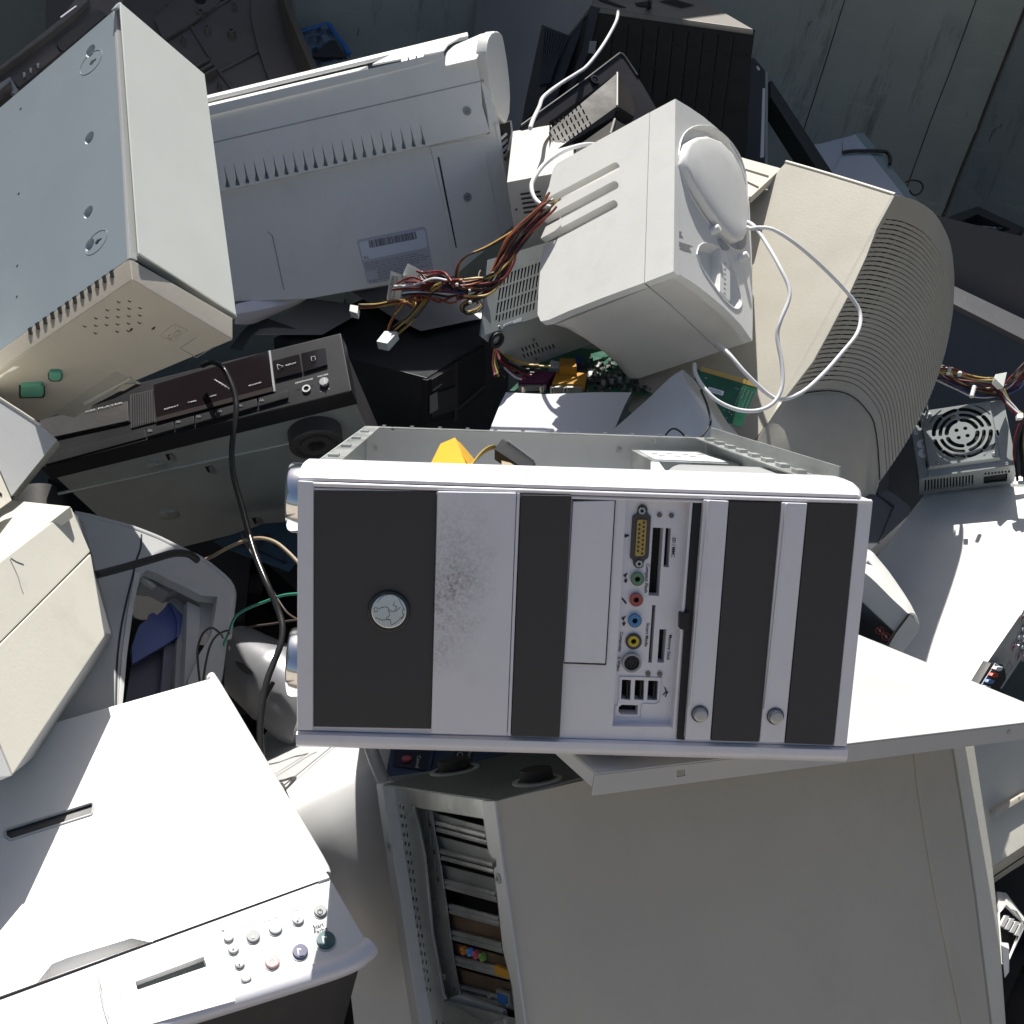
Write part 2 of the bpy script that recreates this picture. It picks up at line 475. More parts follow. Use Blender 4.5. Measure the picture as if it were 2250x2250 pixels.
    p0 = Vector((c0.x, c0.y, 0)); p1_ = Vector((be.x, be.y, 0)); p2_ = Vector((be.x + .8, be.y - 3.1, 0)); p3_ = p0 + dirs * 3.9
    wslab('floor_plate', [p0, p1_, p2_, p3_], Vector((0, 0, -.03)), mat('dirty_steel_floor', (.09, .085, .075), .8, var=.3, scale=3, dirt=.4), box)
    # filler boxes added under the visible things to block light and darken gaps
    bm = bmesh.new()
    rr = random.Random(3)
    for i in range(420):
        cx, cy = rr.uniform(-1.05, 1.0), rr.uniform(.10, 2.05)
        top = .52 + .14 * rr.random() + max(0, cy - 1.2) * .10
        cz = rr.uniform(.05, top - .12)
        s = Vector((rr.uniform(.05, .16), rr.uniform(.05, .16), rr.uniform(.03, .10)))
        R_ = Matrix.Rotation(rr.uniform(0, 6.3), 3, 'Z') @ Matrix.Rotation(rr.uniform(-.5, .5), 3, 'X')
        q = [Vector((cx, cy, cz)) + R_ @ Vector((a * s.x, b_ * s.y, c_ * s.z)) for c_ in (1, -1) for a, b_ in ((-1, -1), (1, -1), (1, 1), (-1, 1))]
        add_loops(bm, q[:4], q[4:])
    db = finish(bm, 'debris', mat('dark_filler', (.020, .019, .020), .6, var=.5, scale=9), smooth=0, kind='stuff')
    db['label'] = 'dark filler pieces added deep in the gaps of the heap'; db['category'] = 'debris'
container()

# ================================================================== black and silver tower lying on its side
def big_tower():
    A, B, Cc, D = P(655, 1042, .657), P(1918, 1088, .679), P(1863, 1639, .706), P(650, 1611, .685)
    A2, B2, C2, D2 = P(802, 936, 1.11), P(1556, 962, 1.131), P(1531, 1302, 1.159), P(794, 1279, 1.137)
    t = thing('desktop_tower', 'silver and black desktop tower lying on its side with its side cover off', 'computer', (D + Cc + C2 + D2) / 4)
    FP = Plane(A, B, D); TP = Plane(A, B, A2)
    ex = (B - A).normalized(); ey = (D - A).normalized(); ez = (A2 - A).normalized()
    f = .09
    a, b, c, d = lerp(A, A2, f), lerp(B, B2, f), lerp(Cc, C2, f), lerp(D, D2, f)
    i_ = .0015
    def sheet(name, q, vec, m, **k): return wslab(name, q, vec, m, t, **k)
    sheet('base_panel', [a, d, D2, A2], ex * .0016, PAINTSTEEL)
    sheet('top_panel', [b, c, C2, B2], -ex * .0016, PAINTSTEEL)
    sheet('closed_side_panel', [d + ex * .002, c - ex * .002, C2 - ex * .002, D2 + ex * .002], -ey * .0016, PAINTSTEEL)
    # rear wall with holes, inner face seen
    RPn = Plane(A2 + ex * .002, B2 - ex * .002, D2)
    sheet('rear_panel', [A2 + ex * .002, B2 - ex * .002, C2 - ex * .002, D2 + ex * .002], ez * .0016, PALEGREY)
    for x, y, r in ((1439, 967, 4), (863, 941, 4), (1359, 990, 5.5), (826, 985, 3.5), (1480, 1010, 4)):
        disc('rivet', RPn, x, y, r, .0012, STEEL if x != 863 else INK, t, off=.001)
    # lips along the open side
    ti = ey * .0012
    w = .017
    sheet('rail', [a + ex * .002, A2 + ex * .002, A2 + ex * w, a + ex * w], ti, STEEL)
    sheet('rail', [b - ex * .002, B2 - ex * .002, B2 - ex * w, b - ex * w], ti, STEEL)
    sheet('rail', [A2 + ex * w + ez * -.002, B2 - ex * w + ez * -.002, B2 - ex * w - ez * .012, A2 + ex * w - ez * .012], ti, STEEL)
    # raised second fold on the right rail, and clips
    q0, q1 = lerp(b, B2, .06) + ex * .001, lerp(b, B2, .99) + ex * .001
    sheet('raised_fold', [q0, q1, q1 - ey * .012, q0 - ey * .012], ex * .0014, STEEL)
    for k in range(9):
        s = lerp(lerp(b, B2, .08 + k * .1), lerp(b, B2, .115 + k * .1), 0); e2 = lerp(b, B2, .115 + k * .1)
        sheet('clip', [s - ex * .005, e2 - ex * .005, e2 - ex * .013, s - ex * .013], -ey * .003, STEEL)
        s = lerp(a, A2, .08 + k * .1); e2 = lerp(a, A2, .11 + k * .1)
        if k % 2: sheet('clip', [s + ex * .004, e2 + ex * .004, e2 + ex * .012, s + ex * .012], -ey * .002, STEEL)
    for k in range(12):
        p = lerp(A2, B2, .05 + k * .08)
        bm = bmesh.new(); add_loops(bm, [p, p + ex * .004, p + ex * .004 - ey * .002, p - ey * .002], [x - ez * .002 for x in (p, p + ex * .004, p + ex * .004 - ey * .002, p - ey * .002)])
        finish(bm, 'tab', STEEL, t)
    # inside: drive cage, drive with label, motherboard tray
    inn = ey * .02
    tr = [lerp(d, D2, .12) - ey * .03 + ex * .02, lerp(c, C2, .12) - ey * .03 - ex * .02, lerp(c, C2, .97) - ey * .03 - ex * .02, lerp(d, D2, .97) - ey * .03 + ex * .02]
    sheet('inner_tray', tr, -ey * .002, PALEGREY)
    dpl = TP.shift(-.012)
    dr = [dpl.at(*p) for p in ((1387, 988), (1540, 992), (1625, 1020), (1433, 1012))]
    o = wslab('hard_drive', dr, ey * .03, STEEL, t, bevel=.001)
    lp = [(1405, 990), (1530, 994), (1600, 1015), (1440, 1009)]
    wslab('drive_label', [dpl.at(x, y, .0008) for x, y in lp], ey * .0006, STICKER, o)
    for k in range(7):
        x0 = 1430 + k * 17; y0 = 994 + (k * 5) % 9
        wslab('print_mark', [dpl.at(x, y, .0012) for x, y in ((x0, y0), (x0 + 13, y0 + 1), (x0 + 16, y0 + 3), (x0 + 2, y0 + 2.4))], ey * .0003, GREYINK, o)
    cg = TP.shift(-.004)
    sheet('drive_cage', [cg.at(*p) for p in rnd([(1462, 1038), (1485, 1020), (1690, 1027), (1720, 1046)], 14)], ey * .03, MIDGREY)
    wslab('connector', [dpl.at(*p, .006) for p in ((1430, 1014), (1448, 1015), (1462, 1034), (1430, 1032))], ey * .006, NYLON, t)
    # folded yellow ribbon, wires and black plug standing out of the case
    def Q(x, y, dd): return P(x, y, dd)
    wslab('ribbon_cable', [Q(938, 1035, .86), Q(968, 975, .93), Q(1000, 961, .96), Q(1024, 1018, .93), Q(1024, 1040, .88)], D2W((.012, .03, .05)) * .25, YELRIB, t)
    wslab('ribbon_cable', [Q(997, 961, .965), Q(1014, 975, .98), Q(1043, 1010, .97), Q(1030, 1024, .93), Q(1022, 1010, .93)], D2W((.0, .03, .05)) * .2, YELRIB, t)
    for k in range(11):
        o_ = k * 2.6
        tube('wire', [Q(1027 + k * .5, 1030, .90), Q(1048 + o_ * .4, 1008 - o_ * .55, .915), Q(1072 + o_ * .5, 988 - o_ * .35 + (k % 3), .925), Q(1100, 984 + o_ * .55, .93)], .0012, (WYEL, WBEI, WYEL, YELRIB)[k % 4], t, sides=5, sub=4)
    pq = [Q(1086, 986, .915), Q(1104, 963, .94), Q(1177, 1016, .93), Q(1160, 1034, .90)]
    wslab('black_plug', pq, D2W((0, .010, .004)), BLACK, t, bevel=.0008)
    for k in range(18):
        s = lerp(pq[1], pq[2], .16 + k * .045)
        bm = bmesh.new(); v1, v2 = (pq[0] - pq[1]).normalized() * .0011, (pq[2] - pq[1]).normalized() * .0011
        add_loops(bm, [s, s + v2, s + v2 + v1, s + v1], [x - D2W((0, .0018, .001)) for x in (s, s + v2, s + v2 + v1, s + v1)]); finish(bm, 'pin', STEEL, t)
    sheet('flat_cable', [Q(1101, 993, .93), Q(1152, 1030, .91), Q(1150, 1050, .88), Q(1104, 1050, .88)], D2W((.0, .002, .002)), WBEI)
    # ---------------- plastic front
    back = -FP.n
    # top rounded rail: profile swept along x
    def rail(name, p0, p1, prof, m, r_end=0):
        bm = bmesh.new()
        add_loops(bm, [p0 + FP.n * z - ey * y for z, y in prof], [p1 + FP.n * z - ey * y for z, y in prof])
        return finish(bm, name, m, t, smooth=50, bevel=.0006)
    def arc(cx, cy, r, a0, a1, n=7): return [(cx + r * math.cos(math.radians(a0 + (a1 - a0) * i / n)), cy + r * math.sin(math.radians(a0 + (a1 - a0) * i / n))) for i in range(n + 1)]
    p0, p1 = FP.at(654, 1056), FP.at(1920, 1096)
    th = .0095
    prof = [(-.045, .002), (-.045, .0098), (-.030, .0100), (-.018, .0096), (-.009, .0080), (-.0025, .0053), (.0022, .0025), (.0015, 0)]
    rail('top_rail', p0 + ex * .0005, p1 - ex * .013, prof, SILVER)
    # rounded right corner of the rail: same profile turned down
    bm = bmesh.new(); loops = []
    piv = p1 - ex * .013
    for k in range(7):
        an = math.radians(90 * k / 6)
        L_ = []
        for z, y in prof:
            L_.append(piv + FP.n * z + (ex * math.sin(an) - ey * math.cos(an)) * max(y, .0001) )
        loops.append([bm.verts.new(p) for p in L_])
    for i in range(6):
        n = len(prof)
        for j in range(n): bm.faces.new((loops[i][j], loops[i][(j + 1) % n], loops[i + 1][(j + 1) % n], loops[i + 1][j]))
    bm.faces.new(loops[0]); bm.faces.new(loops[-1][::-1])
    finish(bm, 'rail_corner', SILVER, t, smooth=60)
    g0, g1 = FP.at(656, 1058), FP.at(1912, 1098)
    tube('trim_bead', [g0 + FP.n * .0015 + ey * .0012, g1 + FP.n * .0015 + ey * .0012], .0018, SILVER, t, sub=1)
    tube('trim_bead', [g0 + FP.n * .0006 + ey * .0046, g1 + FP.n * .0006 + ey * .0046], .0012, SILVER, t, sub=1)
    p0, p1 = FP.at(652, 1607), FP.at(1860, 1642)
    prof = [(-.045, -.002), (-.045, -.0115)] + arc(-.003, -.005, .0065, -90, 0) + [(.003, -.001), (.001, 0)]
    bm = bmesh.new(); add_loops(bm, [p0 + FP.n * z - ey * y for z, y in prof], [p1 + FP.n * z - ey * y for z, y in prof]); finish(bm, 'bottom_rail', SILVER, t, smooth=50)
    # backing bezel with the recess of the card panel
    card = [(1376, 1098), (1522, 1100), (1479, 1597), (1346, 1596)]
    slab('bezel', FP, [(656, 1060), (1917, 1100), (1860, 1640), (653, 1604)], .03, SILVER, t, off=-.001, holes=[card])
    side_l = [(653.5, 1056), (689, 1058), (688, 1606), (652, 1605)]
    slab('side_strip', FP, side_l, .02, SILVER, t, off=.004, bevel=.0012)
    slab('side_strip', FP, [(1886, 1099), (1919.5, 1100), (1861, 1641), (1832, 1640)], .02, SILVER, t, off=.0025, bevel=.0012)
    slab('black_panel', FP, [(690, 1077), (959, 1080), (947, 1602), (689, 1597)], .006, BLACKM, t, off=.0022, bevel=.0005)
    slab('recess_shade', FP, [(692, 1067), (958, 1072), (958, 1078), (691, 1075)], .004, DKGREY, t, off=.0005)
    wc = FP.at(985, 1290) - t.location
    m_ = SILVER.copy(); m_.name = 'scuffed_silver'; nt_ = m_.node_tree; N = nt_.nodes; L = nt_.links
    tc = N.new('ShaderNodeTexCoord'); sb = N.new('ShaderNodeVectorMath'); sb.operation = 'SUBTRACT'; sb.inputs[1].default_value = wc
    L.new(tc.outputs['Object'], sb.inputs[0])
    mp = N.new('ShaderNodeMapping'); mp.inputs['Scale'].default_value = (1 / .030, 1 / .05, 1 / .062); L.new(sb.outputs[0], mp.inputs['Vector'])
    ln = N.new('ShaderNodeVectorMath'); ln.operation = 'LENGTH'; L.new(mp.outputs[0], ln.inputs[0])
    fo = N.new('ShaderNodeMapRange'); fo.inputs[1].default_value = .25; fo.inputs[2].default_value = 1.15; fo.inputs[3].default_value = 1; fo.inputs[4].default_value = 0; L.new(ln.outputs['Value'], fo.inputs[0])
    def nz(sc, lo, hi, det=10, rot=None, scl=None):
        n = N.new('ShaderNodeTexNoise'); n.inputs['Scale'].default_value = sc; n.inputs['Detail'].default_value = det; n.inputs['Roughness'].default_value = .75
        if scl:
            mq = N.new('ShaderNodeMapping'); mq.inputs['Rotation'].default_value = rot; mq.inputs['Scale'].default_value = scl
            L.new(tc.outputs['Object'], mq.inputs['Vector']); L.new(mq.outputs[0], n.inputs['Vector'])
        else: L.new(tc.outputs['Object'], n.inputs['Vector'])
        r = N.new('ShaderNodeMapRange'); r.inputs[1].default_value = lo; r.inputs[2].default_value = hi; L.new(n.outputs[0], r.inputs[0]); return r
    def mul(a, b):
        q = N.new('ShaderNodeMath'); q.operation = 'MULTIPLY'; L.new(a.outputs[0], q.inputs[0]); L.new(b.outputs[0], q.inputs[1]); return q
    k1 = mul(mul(fo, nz(420, .38, .62)), nz(45, .33, .62))
    k2 = mul(mul(fo, nz(60, .60, .66, 6, (.5, .9, .4), (9, 1, 3))), nz(30, .4, .6))
    b = N['Principled BSDF']; src = b.inputs['Base Color'].links[0].from_socket
    a_ = N.new('ShaderNodeMix'); a_.data_type = 'RGBA'; a_.inputs[7].default_value = (.22, .205, .185, 1); L.new(k1.outputs[0], a_.inputs[0]); L.new(src, a_.inputs[6])
    b_ = N.new('ShaderNodeMix'); b_.data_type = 'RGBA'; b_.inputs[7].default_value = (.74, .74, .78, 1); L.new(k2.outputs[0], b_.inputs[0]); L.new(a_.outputs[2], b_.inputs[6])
    L.new(b_.outputs[2], b.inputs['Base Color'])
    slab('worn_panel', FP, [(961, 1080), (1135, 1083), (1114, 1616), (947, 1612)], .012, m_, t, off=.0050, bevel=.001)
    slab('silver_strip', FP, [(1136, 1083), (1143, 1083), (1122, 1617), (1115, 1616)], .010, SILVER, t, off=.0038, bevel=.0006)
    slab('black_panel', FP, [(1145, 1087), (1256, 1089), (1230, 1621), (1123, 1618)], .012, BLACKM, t, off=.0045, bevel=.0008)
    slab('floppy_door', FP, [(1259, 1102), (1351, 1100), (1330, 1458), (1239, 1455)], .004, SILVER, t, off=.0016, bevel=.0006)
    for a_, b_ in (((1258, 1099), (1352, 1097)), ((1352, 1097), (1331, 1460)), ((1239, 1457), (1331, 1460.5))):
        slab('door_gap', FP, line_px(a_, b_, 2.2), .001, INK, t, off=.0004)
    slab('side_gap', FP, [(1523, 1099), (1545, 1100), (1504, 1626), (1487, 1624)], .004, BLACK, t, off=.0004)
    slab('silver_rail', FP, [(1516, 1103), (1523, 1103), (1484, 1606), (1477, 1606)], .01, SILVER, t, off=.002, bevel=.001)
    for pts in (([(1546, 1098), (1602, 1101), (1561, 1627), (1505, 1625)]), ([(1718, 1104), (1775, 1106), (1724, 1632), (1669, 1631)])):
        s = slab('drive_strip', FP, pts, .012, SILVER, t, off=.0045, bevel=.001)
        q = [(pts[0][0] + 9, pts[0][1] + 2), (pts[0][0] + 15, pts[0][1] + 2), (pts[3][0] + 15, pts[3][1] - 70), (pts[3][0] + 9, pts[3][1] - 70)]
        slab('strip_ridge', FP, q, .003, SILVER, s, off=.0062, bevel=.0010)
    for pts in (([(1603, 1101), (1717, 1104), (1668, 1631), (1562, 1628)]), ([(1776, 1105), (1885, 1107), (1831, 1638), (1725, 1634)])):
        slab('drive_bay_cover', FP, pts, .012, BLACKM, t, off=.0035, bevel=.0008)
    for x, y in ((1538, 1569), (1704, 1574)):
        ring('button_well', FP, x, y, 19, 16.5, .0008, DKGREY, t, off=.0046)
        disc('eject_button', FP, x, y, 15.5, .0035, mat('satin_metal', (.45, .46, .48), .28, .8, var=.05), t, off=.0046, bevel=.0016)
    # round badge
    disc('badge_ring', FP, 855, 1342, 46, .002, GLOSSBLACK, t, off=.0022, bevel=.0008, n=40)
    disc('badge', FP, 855, 1342, 38.5, .0016, mat('badge_metal', (.72, .72, .73), .16, .9, var=.06), t, off=.0042, bevel=.0010, n=40)
    s_ = .3882
    for pts in ([(590, 835), (615, 805), (655, 790), (700, 800), (730, 850), (745, 880)], [(600, 870), (640, 860), (670, 885), (700, 880), (720, 860)], [(690, 830), (680, 850), (700, 860), (690, 880)], [(650, 875), (660, 905), (640, 925), (655, 935)], [(580, 920), (620, 935), (660, 930), (670, 960), (700, 945), (735, 910)], [(738, 870), (730, 890), (740, 905), (725, 930)], [(572, 870), (580, 862), (592, 870), (590, 884), (575, 886), (572, 870)]):
        tube('engraved_line', [FP.at(600 + x * s_, 1000 + y * s_, .0060) for x, y in pts], .0003, GREYINK, t, sides=4, sub=4)
    # ------- card reader panel
    CP = FP.shift(-.007)
    ox, oy, s = 1350, 1080, 180 / 644
    def X(pts): return T(pts, ox, oy, s)
    cfs = [X(q) for q in ([(303, 283), (385, 287), (350, 822), (268, 818)], [(404, 287), (446, 290), (427, 597), (385, 592)], [(298, 893), (326, 893), (294, 1347), (266, 1345)], [(355, 1082), (411, 1084), (389, 1347), (337, 1345)])]
    usb = [X(q) for q in ([(60, 1478), (132, 1482), (125, 1640), (52, 1632)], [(163, 1482), (236, 1484), (230, 1642), (155, 1636)], [(267, 1486), (345, 1488), (336, 1642), (257, 1640)], [(58, 1676), (186, 1680), (182, 1755), (48, 1752), (32, 1730), (35, 1695)])]
    cpn = slab('card_panel', CP, [(1375, 1097), (1523, 1099), (1480, 1598), (1345, 1597)], .010, SILVER, t, off=0, holes=cfs + usb)
    slab('panel_back', CP, [(1374, 1096), (1524, 1098), (1481, 1599), (1344, 1598)], .002, INSIDE, t, off=-.0102)
    for q in usb[:3]:
        (x0, y0), (x1, y1), (x2, y2), (x3, y3) = q
        slab('usb_tongue', CP, [(lerp(x0, x1, .55), y0 + 4), (lerp(x0, x1, .72), y0 + 4), (lerp(x3, x2, .72), y2 - 4), (lerp(x3, x2, .55), y2 - 4)], .008, BLACK, cpn, off=-.0015)
    dout = rnd(X([(145, 190), (180, 178), (185, 130), (205, 105), (240, 105), (262, 130), (262, 178), (290, 190), (270, 525), (232, 545), (230, 590), (210, 606), (178, 606), (152, 585), (150, 545), (124, 525)]), 6)
    ds = slab('game_port', CP, dout, .004, DKGREY, t, off=.0022, bevel=.0006)
    slab('port_insert', CP, rnd(X([(180, 220), (258, 222), (240, 505), (163, 512)]), 5), .003, GOLD if False else mat('yellow_port', (.50, .36, .10), .45), ds, off=.0034, bevel=.0005)
    for k in range(8):
        x, y = 234 - k * 2.1, 245 + k * 34.8
        q = X([(x - 7, y - 7), (x + 7, y - 7), (x + 7, y + 7), (x - 7, y + 7)])
        slab('pin_hole', CP, q, .001, INK, ds, off=.0040)
        if k < 7:
            x, y = 199 - k * 2.2, 262 + k * 34.6
            slab('pin_hole', CP, X([(x - 7, y - 7), (x + 7, y - 7), (x + 7, y + 7), (x - 7, y + 7)]), .001, INK, ds, off=.0040)
    for x, y in ((218, 153), (196, 570)):
        xx, yy = X([(x, y)])[0]
        ring('hex_nut', CP, xx, yy, 8.2, 4.2, .002, STEEL, ds, off=.0024, n=6)
    for (x, y, r, m, nm) in ((183, 690, 50, mat('green_jack', (.13, .26, .15), .4), 'audio_jack'), (173, 853, 50, mat('red_jack', (.38, .09, .08), .4), 'audio_jack'), (162, 1018, 50, mat('blue_jack', (.07, .25, .50), .4), 'audio_jack'), (152, 1180, 50, mat('yellow_jack', (.60, .46, .04), .4), 'composite_jack')):
        xx, yy = X([(x, y)])[0]
        if nm == 'composite_jack': ring('jack_surround', CP, xx, yy, 18, 12.5, .0012, DKGREY, t, off=.0004)
        j = ring(nm, CP, xx, yy, 14 if nm == 'audio_jack' else 12, 6, .0035, m, t, off=.0002)
        ring('jack_edge', CP, xx, yy, 15 if nm == 'audio_jack' else 13, 13.6 if nm == 'audio_jack' else 11.9, .0015, DKGREY, j, off=.0004)
        disc('jack_hole', CP, xx, yy, 6.2, .0006, INSIDE, j, off=.0004)
    xx, yy = X([(138, 1350)])[0]
    sv = ring('s_video_socket', CP, xx, yy, 21.5, 17, .0035, MIDGREY, t, off=.0002)
    disc('socket_core', CP, xx - 1.5, yy - 1.5, 17, .0016, BLACK, sv, off=.0003)
    for k in range(6):
        an = k * 1.05
        disc('pin_hole', CP, xx - 1.5 + 9 * math.cos(an), yy - 1.5 + 9 * math.sin(an), 1.6, .0005, INSIDE, sv, off=.0020, n=8)
    for x, y in ((353, 184), (447, 188), (264, 1431), (356, 1433)):
        xx, yy = X([(x, y)])[0]
        disc('indicator_lamp', CP, xx, yy, 5.6, .0014, LEDM, t, off=.0002, bevel=.0004)
    fr = X([(42, 1458), (345, 1466), (372, 1485), (352, 1660), (240, 1672), (216, 1690), (208, 1765), (185, 1785), (30, 1780), (5, 1750), (8, 1690), (30, 1660)])
    tube('port_outline', [CP.at(x, y, .0006) for x, y in fr + fr[:1]], .0005, SILVER, t, sides=5, sub=3)
    for tx, a_, b_, h in (('SD / MMC', (458, 362), (448, 516), 27), ('Compact Flash', (252, 567), (236, 795), 27), ('Smart Media', (254, 1035), (238, 1220), 25), ('Memory Stick', (430, 1128), (412, 1326), 25), ('Composite', (46, 1104), (32, 1258), 25), ('S-Video', (28, 1300), (20, 1413), 25)):
        pa, pb = X([a_])[0], X([b_])[0]
        text(CP, tx, pa, pb, h * s, INK, t)
    # small pictograms beside the jacks
    for x, y in ((90, 690), (75, 1028)):
        for r in (8, 16, 24):
            tube('pictogram', [CP.at(*X([(x - 3 + r * .2, y - 20 + r * .3)])[0], .0004), CP.at(*X([(x - r * .55 - 4, y - 20 - r * .5)])[0], .0004), CP.at(*X([(x + r * .6, y - 22 - r)])[0], .0004)], .00025, INK, t, sides=4, sub=3)
        slab('pictogram', CP, X([(x - 14, y + 6), (x + 2, y - 6), (x + 14, y + 4), (x + 4, y + 30), (x - 8, y + 26)]), .0002, INK, t, off=.0004)
    tube('pictogram', [CP.at(*X([q])[0], .0004) for q in ((60, 840), (75, 858), (92, 880))], .0006, INK, t, sides=4, sub=3)
    tube('pictogram', [CP.at(*X([q])[0], .0004) for q in ((88, 345), (112, 347))], .0008, INK, t, sides=4, sub=1)
    slab('pictogram', CP, X([(80, 338), (96, 338), (96, 362), (80, 362)]), .0002, INK, t, off=.0004)
    for q in ([(395, 1540), (410, 1580), (400, 1615)], [(402, 1560), (422, 1585)], [(404, 1575), (384, 1600)]):
        tube('pictogram', [CP.at(*X([z])[0], .0004) for z in q], .0004, INK, t, sides=4, sub=2)
    slab('latch', FP, X([(515, 955), (592, 950), (588, 1085), (560, 1098), (512, 1080)]), .006, BLACK, t, off=.004, bevel=.0008)
    # chrome feet on the left side
    LPn = Plane(A, D, A2)
    for yc in (1108, 1485):
        c = FP.at(654, yc) - FP.n * .030
        bm = bmesh.new(); R_ = .0245
        def cr(r, off): return [c - ex * off + (ey * math.cos(2 * math.pi * i / 40) + ez * math.sin(2 * math.pi * i / 40)) * r for i in range(40)]
        ls = [cr(R_, 0), cr(R_, .0075), cr(R_ * .96, .0095), cr(R_ * .80, .0102), cr(R_ * .3, .0105)]
        vs = [[bm.verts.new(p) for p in l] for l in ls]
        for i in range(len(vs) - 1):
            for j in range(40): bm.faces.new((vs[i][j], vs[i][(j + 1) % 40], vs[i + 1][(j + 1) % 40], vs[i + 1][j]))
        bm.faces.new(vs[0]); bm.faces.new(vs[-1][::-1])
        finish(bm, 'foot', CHROME, t, smooth=40)
    return FP
big_tower()

# ================================================================== loose steel side cover under the tower
def side_cover():
    a, b, c, d = P(1310, 1699, .69), P(2335, 1577, .925), P(1744, 1335, 1.165), P(937, 1370, .942)
    pl = Plane(a, b, d)
    t = thing('computer_side_cover', 'white steel side cover with folded edge lying under the silver black tower', 'cover', a)
    pts = [pl.at(*q) for q in ((1310, 1699), (2335, 1577), (1744, 1336), (937, 1375))]
    wslab('sheet', pts, -pl.n * .0015, PANELW, t, bevel=.0006)
    dn = (-pl.n * .0155)
    e = (pts[1] - pts[0]).normalized(); g = (pts[3] - pts[0]).normalized()
    FPn = Plane(pts[0], pts[1], pts[0] + dn)
    hole = [FPn.at(x, y) for x, y in ((1486, 1693), (1505, 1690), (1506, 1705), (1487, 1708))]
    q0 = pts[0] - pl.n * .0016; q1 = pts[1] - pl.n * .0016
    wslab('front_flange', [q0, q1, q1 + dn, q0 + dn], g * .0012, PANELW, t, holes=[hole])
    wslab('side_flange', [q0 + g * .002, pts[3] - pl.n * .0016, pts[3] - pl.n * .010, q0 + g * .002 - pl.n * .010], e * .0012, PANELW, t)
    q2 = pts[2] - pl.n * .0016
    wslab('side_flange', [q1 + g * .002, q2, q2 - pl.n * .012, q1 + g * .002 - pl.n * .012], -e * .0012, PANELW, t)
    disc('screw_hole', FPn, 2217, 1608, 5, .0004, STEEL, t, off=.0003)
side_cover()

